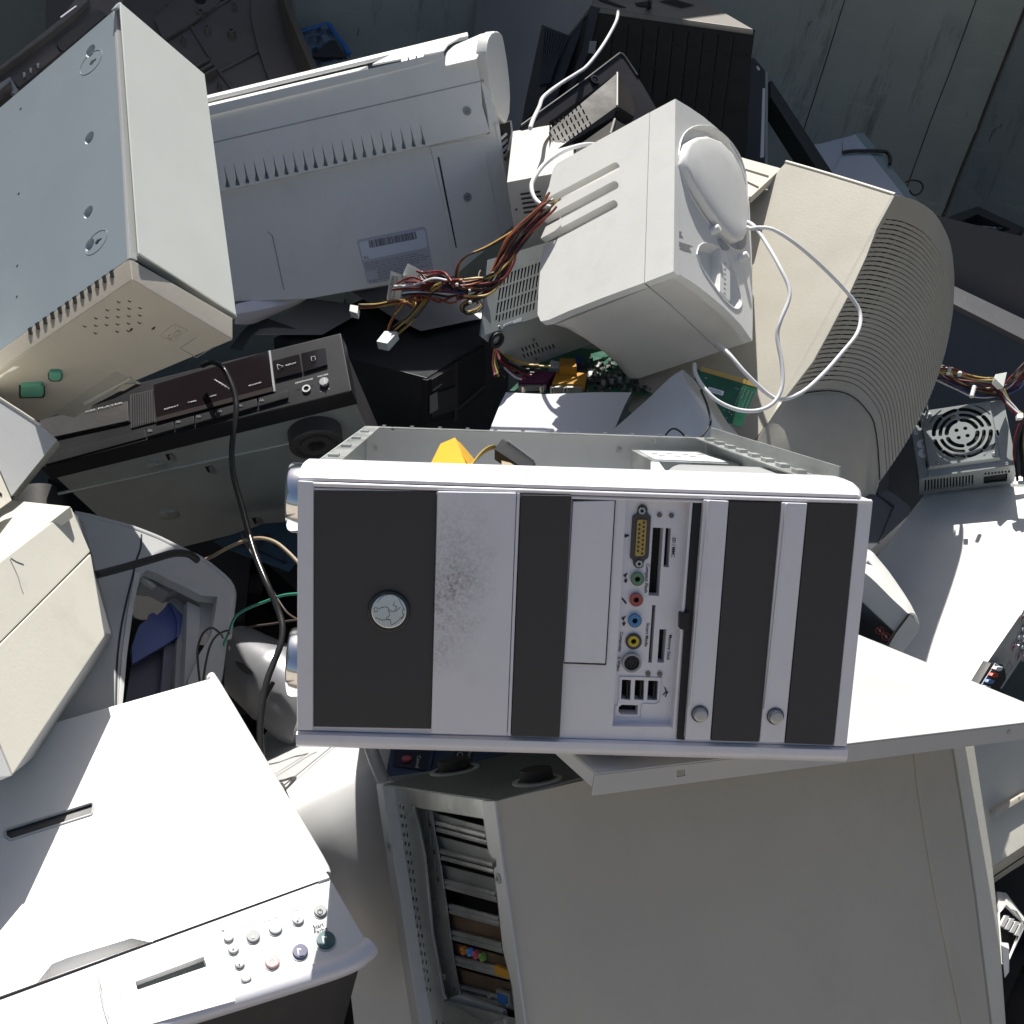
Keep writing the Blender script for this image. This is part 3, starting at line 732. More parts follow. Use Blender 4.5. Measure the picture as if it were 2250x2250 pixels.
# ================================================================== big beige tower at the bottom, rear towards us
def beige_tower():
    xa, ya, za = Vector((.51, -.13, -.85)), Vector((.13, .99, -.07)), Vector((.85, -.08, .52))
    o = P(1088, 1758, .73)
    SP = Plane(o, n=D2W(xa)); RP = Plane(o, n=-D2W(za)); TP = Plane(o, n=-D2W(ya))
    ex, ey, ez = D2W(xa).normalized(), D2W(ya).normalized(), D2W(za).normalized()
    t = thing('desktop_tower', 'large beige computer tower at the bottom with its slotted rear towards us', 'computer', o + ey * .45)
    # top (really the base, with black rubber feet)
    tp = [TP.at(842, 1723), o, o + ez * .26, TP.at(842, 1723) + ez * .26]
    wslab('base_panel', tp, ey * .0016, DKSTEEL, t, bevel=.0005)
    TQ = TP
    for x, y in ((999, 1690), (1180, 1713)):
        ring('foot_rim', TP, x, y, 55, 44, .0015, PAINTSTEEL, t, n=32)
        disc('rubber_foot', TP, x, y, 36, .009, RUBBER, t, bevel=.002, n=28)
    # side cover: metal panel and two plastic front pieces
    s1 = [(2008, 1655), (2016, 1733), (2040, 1884), (2059, 1989), (2083, 2106), (2113, 2250), (2160, 2480)]
    side = [(1090, 1759), (1298, 1711), (1560, 1660), (2003, 1608)] + [(x - 2, y) for x, y in s1] + [(1186, 2560), (1154, 2250)]
    slab('side_panel', SP, side, .0016, BEIGE, t, off=.0, bevel=.0004)
    s2 = [(2094, 1644), (2121, 1811), (2144, 1966), (2160, 2098), (2179, 2250), (2205, 2480)]
    slab('front_edge', SP, [(2005, 1605), (2088, 1592)] + [(x - 2.5, y) for x, y in s2] + [(x + 2, y) for x, y in s1[::-1]], .03, BEIGE, t, off=.002, bevel=.0014)
    s3 = [(2144, 1638), (2164, 1768), (2183, 1888), (2199, 2043), (2214, 2250), (2232, 2480)]
    slab('front_bezel', SP, [(2090, 1591), (2137, 1585)] + s3 + [(x + 2.5, y) for x, y in s2[::-1]], .05, BEIGE2, t, off=.001, bevel=.004)
    slab('seam_shade', SP, [(x - 4, y) for x, y in s1] + [(x + 4, y) for x, y in s1[::-1]], .004, INSIDE, t, off=-.003)
    slab('seam_shade', SP, [(x - 5, y) for x, y in s2] + [(x + 5, y) for x, y in s2[::-1]], .004, INSIDE, t, off=-.003)
    # body behind
    bk = ex * -.195
    fo = SP.at(2003, 1615, -.004); fb = SP.at(2170, 2560, -.004); ro = SP.at(1092, 1762, -.004); rb = SP.at(1190, 2560, -.004)
    wslab('inner_frame', [fo, fb, fb + bk, fo + bk], -ez * .003, PAINTSTEEL, t)
    wslab('far_side_panel', [ro + bk, fo + bk, fb + bk, rb + bk], ex * .0016, PAINTSTEEL, t)
    # ---- rear face
    ox, oy, s = 820, 1700, 430 / 1510
    def X(pts): return T(pts, ox, oy, s)
    opening = X([(300, 255), (850, 348), (880, 560), (905, 640), (945, 665), (950, 712), (925, 740), (940, 820), (1000, 1360), (1065, 1640), (1095, 1890), (540, 1745), (525, 1700), (440, 1240), (380, 640), (340, 420)])
    holes = [opening]
    rows = [(180, 248), (190, 320), (200, 392), (210, 462), (222, 533), (232, 603), (243, 675), (252, 745), (262, 815), (335, 1310), (345, 1380), (355, 1445), (364, 1512), (372, 1580), (388, 1655), (268, 887), (280, 958), (290, 1030), (300, 1100), (312, 1170), (323, 1240)]
    for x, y in rows:
        for k in range(3):
            cx, cy = x + k * 26.5, y + k * 6.5
            holes.append(X([(cx + 8 * math.cos(a) , cy + 19 * math.sin(a)) for a in [i * math.pi / 4 for i in range(8)]]))
    for k in range(4): holes.append(X([(440 + k * 48 + 9 * math.cos(a), 1905 + k * 12 + 18 * math.sin(a)) for a in [i * math.pi / 4 for i in range(8)]]))
    slab('rear_panel', RP, [(842, 1724), (1087, 1759), (1153, 2250), (1186, 2560), (965, 2560), (921, 2250)], .0006, STEEL, t, off=0, holes=holes)
    slab('dark_interior', RP, [(850, 1735), (1085, 1765), (1180, 2560), (965, 2560)], .002, INSIDE, t, off=-.045)
    # outer fold of the far cover
    fl = X([(20, 80), (70, 76), (90, 240), (140, 560), (200, 920), (260, 1330), (330, 1760), (362, 1932), (440, 2400), (380, 2400), (295, 1932), (200, 1330), (110, 700), (50, 300)])
    slab('cover_fold', RP, fl, .012, PALEGREY, t, off=.011, bevel=.001)
    slab('fold_gap', RP, X([(72, 85), (105, 90), (260, 900), (400, 1932), (470, 2400), (440, 2400), (350, 1932), (200, 900)]), .003, DKSTEEL, t, off=.0012)
    xx, yy = X([(119, 565)])[0]
    ring('screw_eye', RP, xx, yy, 9, 4.5, .001, STEEL, t, off=.0112)
    xx, yy = X([(282, 315)])[0]
    disc('stud', RP, xx, yy, 6, .004, STEEL, t, off=0, n=6)
    # recessed slot frame
    RS = RP.shift(-.010)
    hs = [X([(x - 13, y - 24), (x + 14, y - 20), (x + 16, y + 30), (x - 11, y + 26)]) for x, y in ((365, 315), (398, 525), (431, 738), (462, 945), (490, 1155), (522, 1365), (553, 1573))]
    hs += [X([(x, y), (x + 17, y + 3), (x + 27, y + 98), (x + 8, y + 95)]) for x, y in ((408, 280), (436, 460), (470, 668))]
    frame = X([(300, 255), (450, 285), (470, 440), (520, 730), (560, 1000), (590, 1230), (620, 1450), (665, 1690), (660, 1720), (530, 1750), (440, 1240), (380, 640)])
    slab('slot_frame', RS, frame, .0012, STEEL, t, off=0, holes=hs)
    slab('frame_lip', RP, X([(296, 250), (310, 252), (350, 420), (392, 640), (452, 1240), (538, 1705), (556, 1742), (540, 1748), (522, 1705), (436, 1240), (376, 640), (334, 420)]), .0025, STEEL, t, off=.0015, bevel=.0006)
    for x, y in ((437, 395), (470, 605), (500, 815), (628, 1660)):
        xx, yy = X([(x, y)])[0]; screw(RS, xx, yy, 6.5, t, BROWNM if y < 900 else STEEL)
    slope = .265
    bars = [(450, 300, 60, STEEL, 'slot_cover'), (490, 480, 105, STEEL, 'slot_cover'), (520, 700, 110, STEEL, 'slot_cover'), (585, 1080, 115, BROWNM, 'card_bracket'), (560, 1290, 110, BROWNM, 'card_bracket'), (600, 1490, 135, BROWNM, 'card_bracket')]
    ends = {300: 875, 480: 935, 700: 960, 1080: 1000, 1290: 1050, 1490: 1080}
    RB = RP.shift(-.016)
    br = []
    for x, y, h, m, nm in bars:
        e = ends[y]
        q = X([(x, y), (e, y + (e - x) * slope), (e + 10, y + h + (e - x) * slope), (x + 14, y + h)])
        br.append(slab(nm, RB, q, .0012, m, t, off=0, bevel=.0003))
    slab('slot_back', RB, X([(440, 300), (980, 420), (1110, 1900), (660, 1720)]), .001, INSIDE, t, off=-.012)
    for x, y, e in ((470, 372, 880), (490, 425, 890), (500, 590, 935), (515, 640, 940), (520, 820, 955), (535, 860, 965), (590, 1020, 980), (600, 1060, 985), (600, 1215, 1005), (610, 1260, 1010), (620, 1415, 1045), (630, 1455, 1055), (660, 1640, 1080), (670, 1690, 1090)):
        tube('slot_ridge', [RB.at(*X([(x, y)])[0], .002), RB.at(*X([(e, y + (e - x) * slope)])[0], .002)], .0022, STEEL, t, sides=6, sub=1)
    for x, y, m in ((683, 1368, 'orange'), (733, 1382, 'blue'), (779, 1403, 'pink'), (828, 1420, 'green')):
        cc = dict(orange=(.60, .22, .03), blue=(.12, .32, .75), pink=(.62, .12, .20), green=(.20, .42, .10))[m]
        xx, yy = X([(x, y)])[0]
        ring('audio_jack', RB, xx, yy, 8.5, 3.6, .004, mat(m + '_jack_ring', cc, .4), t, off=.001)
    slab('game_port', RB, X([(930, 1480), (1045, 1520), (1052, 1592), (936, 1548)]), .004, ORANGE, t, off=.006, bevel=.0006)
    vg = slab('display_port', RB, X([(942, 1662), (1050, 1700), (1055, 1812), (960, 1772)]), .004, STEEL, t, off=.005, bevel=.0008)
    slab('port_insert', RB, X([(953, 1692), (1028, 1722), (1030, 1796), (962, 1764)]), .002, mat('blue_port', (.03, .14, .42), .4), vg, off=.0058)
    for x, y in ((925, 1710), (1070, 1775)):
        xx, yy = X([(x, y)])[0]; disc('jack_post', RB, xx, yy, 4.5, .005, STEEL, t, off=.001, n=6)
    # shelf at the foot of the recess
    slab('shelf', RP, X([(540, 1750), (660, 1705), (1000, 1830), (1005, 1880), (860, 1932)]), .004, PAINTSTEEL, t, off=-.004, bevel=.0006)
    slab('shelf', RP, X([(536, 1752), (870, 1936), (1000, 1890), (1010, 1935), (880, 2000), (540, 1790)]), .004, STEEL, t, off=.002, bevel=.0008)
    slab('rear_flange', RP, X([(838, 212), (935, 214), (1000, 730), (1060, 1150), (1170, 1932), (1195, 2200), (1130, 2200), (1100, 1932), (1070, 1640), (1000, 1360), (942, 820), (928, 742), (953, 712), (948, 662), (908, 640), (884, 560)]), .002, PALEGREY, t, off=.003, bevel=.0005)
    xx, yy = X([(957, 810)])[0]; ring('screw_eye', RP, xx, yy, 11, 5, .001, STEEL, t, off=.0032)
beige_tower()

# ================================================================== white multifunction printer
def printer():
    PP = Plane(P(468, 1490, .95), n=D2W((.18, -.83, -.52)))
    up = PP.n
    t = thing('printer', 'white flatbed printer copier with round buttons at the lower left', 'printer', PP.at(300, 2000) - up * .18)
    ox, oy, s = 0, 1500, .3882
    def X(pts): return T(pts, ox, oy, s)
    handle = X([(205, 1700), (295, 1590), (380, 1555), (745, 1443), (790, 1448), (860, 1470), (560, 1570)])
    lid = [(458, 1494), (470, 1493), (478, 1502), (700, 1880), (706, 1896), (722, 1928), (0, 2190), (-260, 2285), (-330, 1716), (0, 1622), (212, 1562)]
    grip = rnd(X([(28, 835), (520, 680), (530, 690), (520, 745), (60, 890), (30, 870)]), 4)
    slab('lid', PP, lid, .014, PRNWHITE, t, off=0, holes=[handle, grip], bevel=0)
    tube('lid_edge', [PP.at(x, y, -.0035) for x, y in ((464, 1492), (474, 1502), (600, 1716), (700, 1886), (716, 1922))], .0042, PRNWHITE, t, sub=3)
    slab('scanner_bed', PP, [(480, 1500), (724, 1926), (0, 2192), (-270, 2290), (-340, 1716), (0, 1622), (212, 1562), (460, 1492)], .020, PALEGREY, t, off=-.0145)
    g = slab('lid_inlay', PP, rnd(X([(34, 838), (516, 686), (524, 694), (514, 740), (62, 884), (36, 868)]), 4), .003, DKGREY, t, off=-.0018, bevel=.0005)
    tube('inlay_rim', [PP.at(x, y, .0004) for x, y in grip + grip[:1]], .0011, PALEGREY, t, sides=6, sub=1)
    # scooped finger hollow in front of the lid
    a = [PP.at(*q, 0) for q in X([(295, 1592), (380, 1557), (745, 1445), (862, 1471)])]
    b = [PP.at(*q, -.013) for q in X([(214, 1702), (400, 1640), (700, 1545), (858, 1476)])]
    patch('finger_hollow', [a, [lerp(p, q, .5) - up * .003 for p, q in zip(a, b)], b], .001, PRNWHITE, t)
    # control panel slopes down to the front
    fe = [PP.at(*q, -.012) for q in ((803, 2078), (750, 2117), (295, 2250), (-200, 2420))]
    hg = [PP.at(*q, -.003) for q in ((722, 1932), (0, 2194))]
    CPl = Plane(PP.at(722, 1930, -.0010), PP.at(0, 2192, -.0010), PP.at(750, 2114, -.006))
    panel = [(722.5, 1929.5), (728, 1936), (806, 2072), (796, 2088), (740, 2108), (285, 2243), (-120, 2380), (-200, 2262), (0, 2192.5), (400, 2046.5)]
    disp = X([(764, 1692), (1152, 1549), (1172, 1606), (778, 1740)])
    cp = slab('control_panel', CPl, panel, .02, PRNWHITE, t, off=0, holes=[disp], bevel=0)
    slab('hinge_gap', PP, [(722, 1927.6), (400, 2044), (0, 2189), (-200, 2261), (-200, 2264), (0, 2193), (400, 2046), (722, 1928.6)], .003, INSIDE, t, off=.0002)
    slab('display_glass', CPl, X([(760, 1690), (1155, 1546), (1176, 1606), (776, 1744)]), .002, mat('lcd_glass', (.13, .15, .15), .12, var=.05), t, off=-.0065)
    rp = X([(556, 1645), (1190, 1412), (1200, 1425), (1250, 1590), (1330, 1800), (640, 1990)])
    slab('display_surround', CPl, rp, .003, PRNWHITE, t, off=.0022, holes=[disp], bevel=0)
    tube('surround_edge', [CPl.at(x, y, .0016) for x, y in X([(640, 1985), (600, 1880), (570, 1760), (557, 1652)])], .0008, PALEGREY, t, sides=6, sub=2)
    # rounded front lip
    q = [(812, 2080), (770, 2112), (640, 2156), (295, 2262), (-120, 2395)]
    tube('front_lip', [CPl.at(x, y, -.006) for x, y in q], .0085, SILVER, t, sides=12, sub=4)
    # buttons
    for x, y, r, m, nm in ((1293, 1446, 27, PALEGREY, 'menu_button'), (1320, 1511, 29, PALEGREY, 'arrow_button'), (1355, 1594, 27, PALEGREY, 'arrow_button'), (1391, 1672, 29, PALEGREY, 'round_button'), (1432, 1440, 37, MIDGREY, 'photo_button'), (1558, 1393, 37, PALEGREY, 'scan_button'), (1686, 1344, 32, PALEGREY, 'ink_button'), (1540, 1584, 40, mat('pale_red_button', (.66, .36, .36), .4), 'stop_button'), (1698, 1527, 43, mat('indigo_button', (.08, .08, .17), .4), 'copy_button'), (1812, 1297, 36, MIDGREY, 'power_button'), (1843, 1462, 52, mat('teal_button', (.05, .13, .14), .4), 'start_button')):
        xx, yy = X([(x, y)])[0]
        ring('button_well', CPl, xx, yy, r * s * 1.16, r * s * 1.0, .0006, PALEGREY, t, off=.0002)
        bt = disc(nm, CPl, xx, yy, r * s, .0028, m, t, off=.0002, bevel=.0008)
        k = r * s
        if nm in ('copy_button', 'start_button'):
            for dx, dy in ((-.1, -.12), (.12, .06)):
                slab('sheet_symbol', CPl, T(rnd([(-.32, -.42), (.22, -.42), (.38, .28), (-.16, .42)], .05), xx + dx * k, yy + dy * k, k), .0002, STICKER if dx < 0 else m, bt, off=.0033 if dx < 0 else .0036)
        elif nm == 'arrow_button':
            sg = 1 if y < 1550 else -1
            slab('arrow_symbol', CPl, T([(-.2 * sg, .2 * sg), (.25 * sg, -.02 * sg), (-.05 * sg, -.35 * sg)], xx, yy, k), .0002, INK, bt, off=.0033)
        elif nm == 'power_button':
            ring('power_symbol', CPl, xx, yy, k * .45, k * .32, .0003, INK, bt, off=.0030)
            slab('power_symbol', CPl, T([(-.05, -.5), (.06, -.5), (.06, 0), (-.05, 0)], xx, yy, k), .0002, INK, bt, off=.0034)
        elif nm == 'stop_button':
            ring('stop_symbol', CPl, xx, yy, k * .6, k * .46, .0003, WHITEINK, bt, off=.0030)
            slab('stop_symbol', CPl, T([(-.25, -.2), (.25, -.2), (0, .28)], xx, yy, k), .0002, WHITEINK, bt, off=.0033)
        elif nm == 'photo_button':
            slab('photo_symbol', CPl, T([(-.5, -.35), (.4, -.42), (.5, .3), (-.4, .42)], xx, yy, k), .0002, INK, bt, off=.0030)
            disc('photo_symbol', CPl, xx, yy, k * .2, .0002, PALEGREY, bt, off=.0034, n=12)
        elif nm == 'scan_button':
            slab('scan_symbol', CPl, T([(-.5, .2), (.3, -.45), (.5, -.3), (-.1, .25)], xx, yy, k), .0002, GREYINK, bt, off=.0030)
        elif nm == 'ink_button':
            disc('drop_symbol', CPl, xx - k * .05, yy + k * .2, k * .2, .0002, INK, bt, off=.0030, n=10)
            disc('drop_symbol', CPl, xx + k * .2, yy - k * .25, k * .16, .0002, GREYINK, bt, off=.0030, n=10)
    for x, y in ((1204, 1757), (1048, 1818), (890, 1878), (735, 1935)):
        slab('slot_button', CPl, rnd(X([(x - 26, y + 3), (x + 22, y - 13), (x + 26, y - 3), (x - 20, y + 13)]), 3), .002, PALEGREY, t, off=.0022, bevel=.0005)
    for tx, a_, b_, h in (('Menü', (1255, 1412), (1308, 1395), 17), ('Photo', (1378, 1394), (1448, 1373), 15), ('Scannen', (1492, 1357), (1582, 1326), 15), ('Tinte', (1645, 1302), (1692, 1287), 15), ('Start', (1776, 1396), (1836, 1376), 26), ('Farbe', (1782, 1424), (1856, 1400), 26)):
        text(CPl, tx, X([a_])[0], X([b_])[0], h * s, GREYINK if h < 20 else INK, t)
    slab('pictogram', CPl, X([(676, 1738), (682, 1736), (686, 1770), (680, 1772)]), .0002, GREYINK, t, off=.0026)
    # right rear corner of the panel
    slab('corner_piece', PP, X([(1806, 1016), (1862, 1090), (1868, 1104), (1800, 1126)]), .012, PALEGREY, t, off=.0012, bevel=.001)
    # body below
    base = [(478, 1502), (712, 1902), (800, 2070), (803, 2086), (750, 2122), (295, 2256), (-200, 2420), (-340, 1716), (0, 1624), (212, 1564)]
    bm = bmesh.new(); A_ = [PP.at(x, y, -.026) for x, y in base]
    cen = sum(A_, Vector()) / len(A_)
    add_loops(bm, A_, [cen + (p - cen) * .95 - up * .15 for p in A_]); finish(bm, 'body', DKGREY, t, bevel=.004)
    fp = Plane(PP.at(750, 2122, -.03), PP.at(295, 2256, -.03), cen + (PP.at(750, 2122, -.026) - cen) * .95 - up * .15)
    slab('front_notch', fp, X([(1480, 1900), (1545, 1868), (1560, 1932), (1500, 1990)]), .002, BLACK, t, off=.001)
printer()

# ================================================================== pale steel desktop case at the upper left, front downwards
def left_case():
    P = scaled(.93)
    n0, n1 = P(254, 14, 1.10), P(291, 615, 1.0)
    l0, l1 = P(-124, 341, 1.264), P(-120, 893, 1.16)
    r1 = P(512, 747, 1.10)
    SP = Plane(n0, n1, l0); BP = Plane(n1, r1, l1)
    CPn = Plane(P(264, 4, 1.098), P(450, 163, 1.203), P(305, 555, 1.008))
    t = thing('desktop_computer', 'pale steel desktop computer standing on its beige front with green buttons at the upper left', 'computer', (n1 + r1 + l1) / 3)
    ox, oy, s = 0, 0, .3882
    def X(pts): return T(pts, ox, oy, s)
    # side steel panel with countersunk holes
    holes = []
    dim = []
    for x, y in ((512, 288), (505, 780), (499, 1200), (507, 1385)):
        xx, yy = X([(x, y)])[0]
        h = [(xx + 8 * math.cos(a) * .8 - 5 * math.sin(a) * -.6 * .6, yy + 13 * math.sin(a)) for a in [i * math.pi / 8 for i in range(16)]]
        h = [(xx + 8.5 * math.cos(a) + 5.5 * -math.sin(a), yy + 14.5 * math.sin(a)) for a in [i * math.pi / 8 for i in range(16)]]
        holes.append(h); dim.append((xx, yy, h))
    small = []
    for x, y in ((116, 618), (105, 1098), (97, 1505), (95, 1680)):
        xx, yy = X([(x, y)])[0]
        small.append([(xx + 2.2 * math.cos(a) - 1.6 * math.sin(a), yy + 4 * math.sin(a)) for a in [i * math.pi / 4 for i in range(8)]])
    for x, y in ((525, 347), (555, 1362)):
        xx, yy = X([(x, y)])[0]
        small.append([(xx - 8, yy + 6), (xx - 3, yy - 2), (xx + 2, yy - 4), (xx + 7, yy - 7), (xx + 8, yy - 3), (xx + 3, yy + 1), (xx - 1, yy + 7), (xx - 6, yy + 9)])
    teeth = []
    for k in range(12):
        x, y = 635 - k * 42, 1545 + k * 29.5
        teeth.append(X([(x - 8, y + 24), (x - 18, y - 8), (x, y - 20), (x + 4, y + 18)]))
    side = [(254, 20), (285, 566), (0, 770), (-180, 896), (-190, 400), (0, 237)]
    slab('side_panel', SP, side, .0016, BLUEGREY, t, off=0, holes=holes + small)
    slab('inner_side', SP, [(258, 30), (284, 560), (-170, 880), (-180, 400)], .0012, DKSTEEL, t, off=-.012)
    for xx, yy, h in dim:
        c = [SP.at(x, y, 0) for x, y in h]; m = sum(c, Vector()) / len(c)
        bm = bmesh.new(); mid = [lerp(p, m, .45) - SP.n * .0060 for p in c]
        va = [bm.verts.new(p) for p in c]; vb = [bm.verts.new(p) for p in mid]
        n = len(c)
        for i in range(n): bm.faces.new((va[i], va[(i + 1) % n], vb[(i + 1) % n], vb[i]))
        bm.faces.new(vb)
        o = finish(bm, 'countersunk_hole', BLUEGREY, t, smooth=25)
        disc('screw', SP, xx + .3, yy + .5, 3.4,   .0012, STEEL, o, off=-.0058, n=10)
    for x, y in ((515, 352), (545, 1370)):
        xx, yy = X([(x, y)])[0]
        e = [SP.at(xx + 21 * math.cos(a) - 12 * math.sin(a) * -1 * -1, yy + 27 * math.sin(a) * 1.0 - 6 * math.cos(a), .0001) for a in [i * math.pi / 14 for i in range(28)]]
        tube('embossed_ring', e + e[:1], .0002, BLUEGREY, t, sides=6, sub=1)
    # corner return and dark gap beside the loose cover
    slab('corner_return', Plane(n0, n1, P(300, 580, 1.012)), [(254, 18), (262, 14), (303, 572), (286, 567)], .004, PALEGREY, t, off=0, bevel=.0006)
    # loose cover (tray) standing a little off the case
    cov = [(264, 4), (450, 163), (520, 693), (305, 556)]
    ic = [P(266, 22, 1.125), P(446, 172, 1.23), P(512, 744, 1.118), P(292, 600, 1.018)]
    wslab('inner_chassis', ic, D2W((-.02, .0, .03)), INSIDE, t)
    c = slab('loose_cover', CPn, cov, .0022, GREENWHITE, t, off=0, bevel=.0008)
    slab('cover_fold', CPn, [(306, 553), (519, 690), (521, 697), (307, 560)], .009, PAINTSTEEL, t, off=-.003)
    slab('top_fold', CPn, [(252, 17), (263, 4), (268, 4), (266, 20)], .006, BLUEGREY, t, off=-.001, bevel=.0008)
    # beige plastic front, a shallow tray below the steel
    RPn = Plane(P(300, 580, 1.01), r1, P(512, 700, 1.105))
    a = [P(285, 568, 1.001), P(303, 572, 1.006), P(512, 699, 1.10), P(512, 700, 1.104), P(-160, 884, 1.168)]
    top = [SP.at(285, 567, .001), P(512, 699, 1.102), P(105, 880, 1.25), SP.at(-140, 869, .001)]
    bot = [BP.at(291, 615), BP.at(512, 747), BP.at(92, 924), BP.at(-140, 908)]
    RI = (top[1] - top[0])
    hexa('front_bezel', bot, top, BEIGE, t, bevel=.0012)
    for q in teeth: slab('bezel_notch', SP, q, .003, INSIDE, t, off=.0022)
    # vent pattern, marks and buttons of the front
    BO = (0, 650)
    def Y(pts): return T(pts, 0, 650, s)
    e1, e2 = (63, -38), (34, 28)
    for i in range(8):
        for j in range(6):
            x = 480 + i * 31.5 + j * 34.5; y = 168 - i * 23.5 + j * 2.2 + j * 13
            x = 475 + i * 29 + j * 61 - (i % 1) ; y = 172 - i * 22.5 + j * 1
            xr, yr = 480 + i * 32 + j * 30, 172 - i * 23 + j * 19
            if (i + j) % 2 == 0 and 2 <= i + 0 * j and not (i == 7 and j > 4) or (i + j) % 2 == 0 and j < 5 and i < 2 and j < 3:
                slab('vent_slot', BP, Y([(xr - 11, yr - 5), (xr + 6, yr + 4), (xr + 12, yr - 2), (xr + 10, yr + 4), (xr + 3, yr + 9), (xr - 10, yr + 2)]), .0006, DKGREY, t, off=.0003)
    for x, y in ((742, 193), (868, 185)):
        slab('led_slot', BP, Y([(x - 12, y + 8), (x - 2, y - 6), (x + 12, y - 9), (x + 4, y + 6)]), .0006, INK, t, off=.0004)
    slab('badge_frame', BP, Y([(898, 232), (985, 160), (1065, 198), (982, 272)]), .0008, BEIGE, t, off=.0006, bevel=.0002, holes=[Y([(910, 232), (986, 170), (1052, 200), (980, 260)])])
    tube('badge_emblem', [BP.at(*q, .0006) for q in Y([(965, 222), (950, 232), (958, 246), (975, 240), (1000, 200), (1020, 205), (1012, 225), (990, 232), (985, 212)])], .0006, BEIGE, t, sides=5, sub=3)
    for a_, b_ in (((1020, 298), (1110, 236)), ((1020, 298), (1112, 350)), ((1112, 350), (1212, 288))):
        slab('moulded_line', BP, line_px(Y([a_])[0], Y([b_])[0], 1.6), .0006, MIDGREY, t, off=.0003)
    # floppy slot moulding
    fl = Y([(300, 665), (655, 432), (800, 500), (560, 610), (420, 690)])
    slab('drive_recess', BP, fl, .002, MONBEIGE, t, off=.0006, bevel=.0005)
    slab('drive_slot', BP, Y([(470, 612), (735, 468), (745, 474), (480, 622)]), .003, BEIGE2, t, off=.0028, bevel=.0005)
    slab('drive_slot', BP, Y([(520, 625), (760, 500), (800, 505), (650, 580)]), .001, INSIDE, t, off=.0012)
    o = slab('drive_button', BP, Y([(650, 540), (690, 505), (770, 500), (700, 540)]), .003, BEIGE, t, off=.003, bevel=.0006)
    for pts in ([(276, 440), (290, 436), (335, 436), (348, 444), (348, 470), (335, 482), (292, 482), (278, 470)], [(118, 512), (235, 506), (246, 520), (246, 560), (238, 574), (122, 576), (118, 566)]):
        q = Y(pts); cx = sum(p[0] for p in q) / len(q); cy = sum(p[1] for p in q) / len(q)
        slab('button_well', BP, [(cx + (x - cx) * 1.16, cy + (y - cy) * 1.16) for x, y in q], .001, DKGREY, t, off=.0006)
        slab('green_button', BP, q, .006, GREENBTN, t, off=.0048, bevel=.0012)
    wslab('chip_break', [SP.at(*q, .0024) for q in Y([(0, 465), (25, 440), (75, 420), (110, 400), (75, 400), (30, 432), (0, 450)])], -SP.n * .001, BEIGE2, t)
left_case()

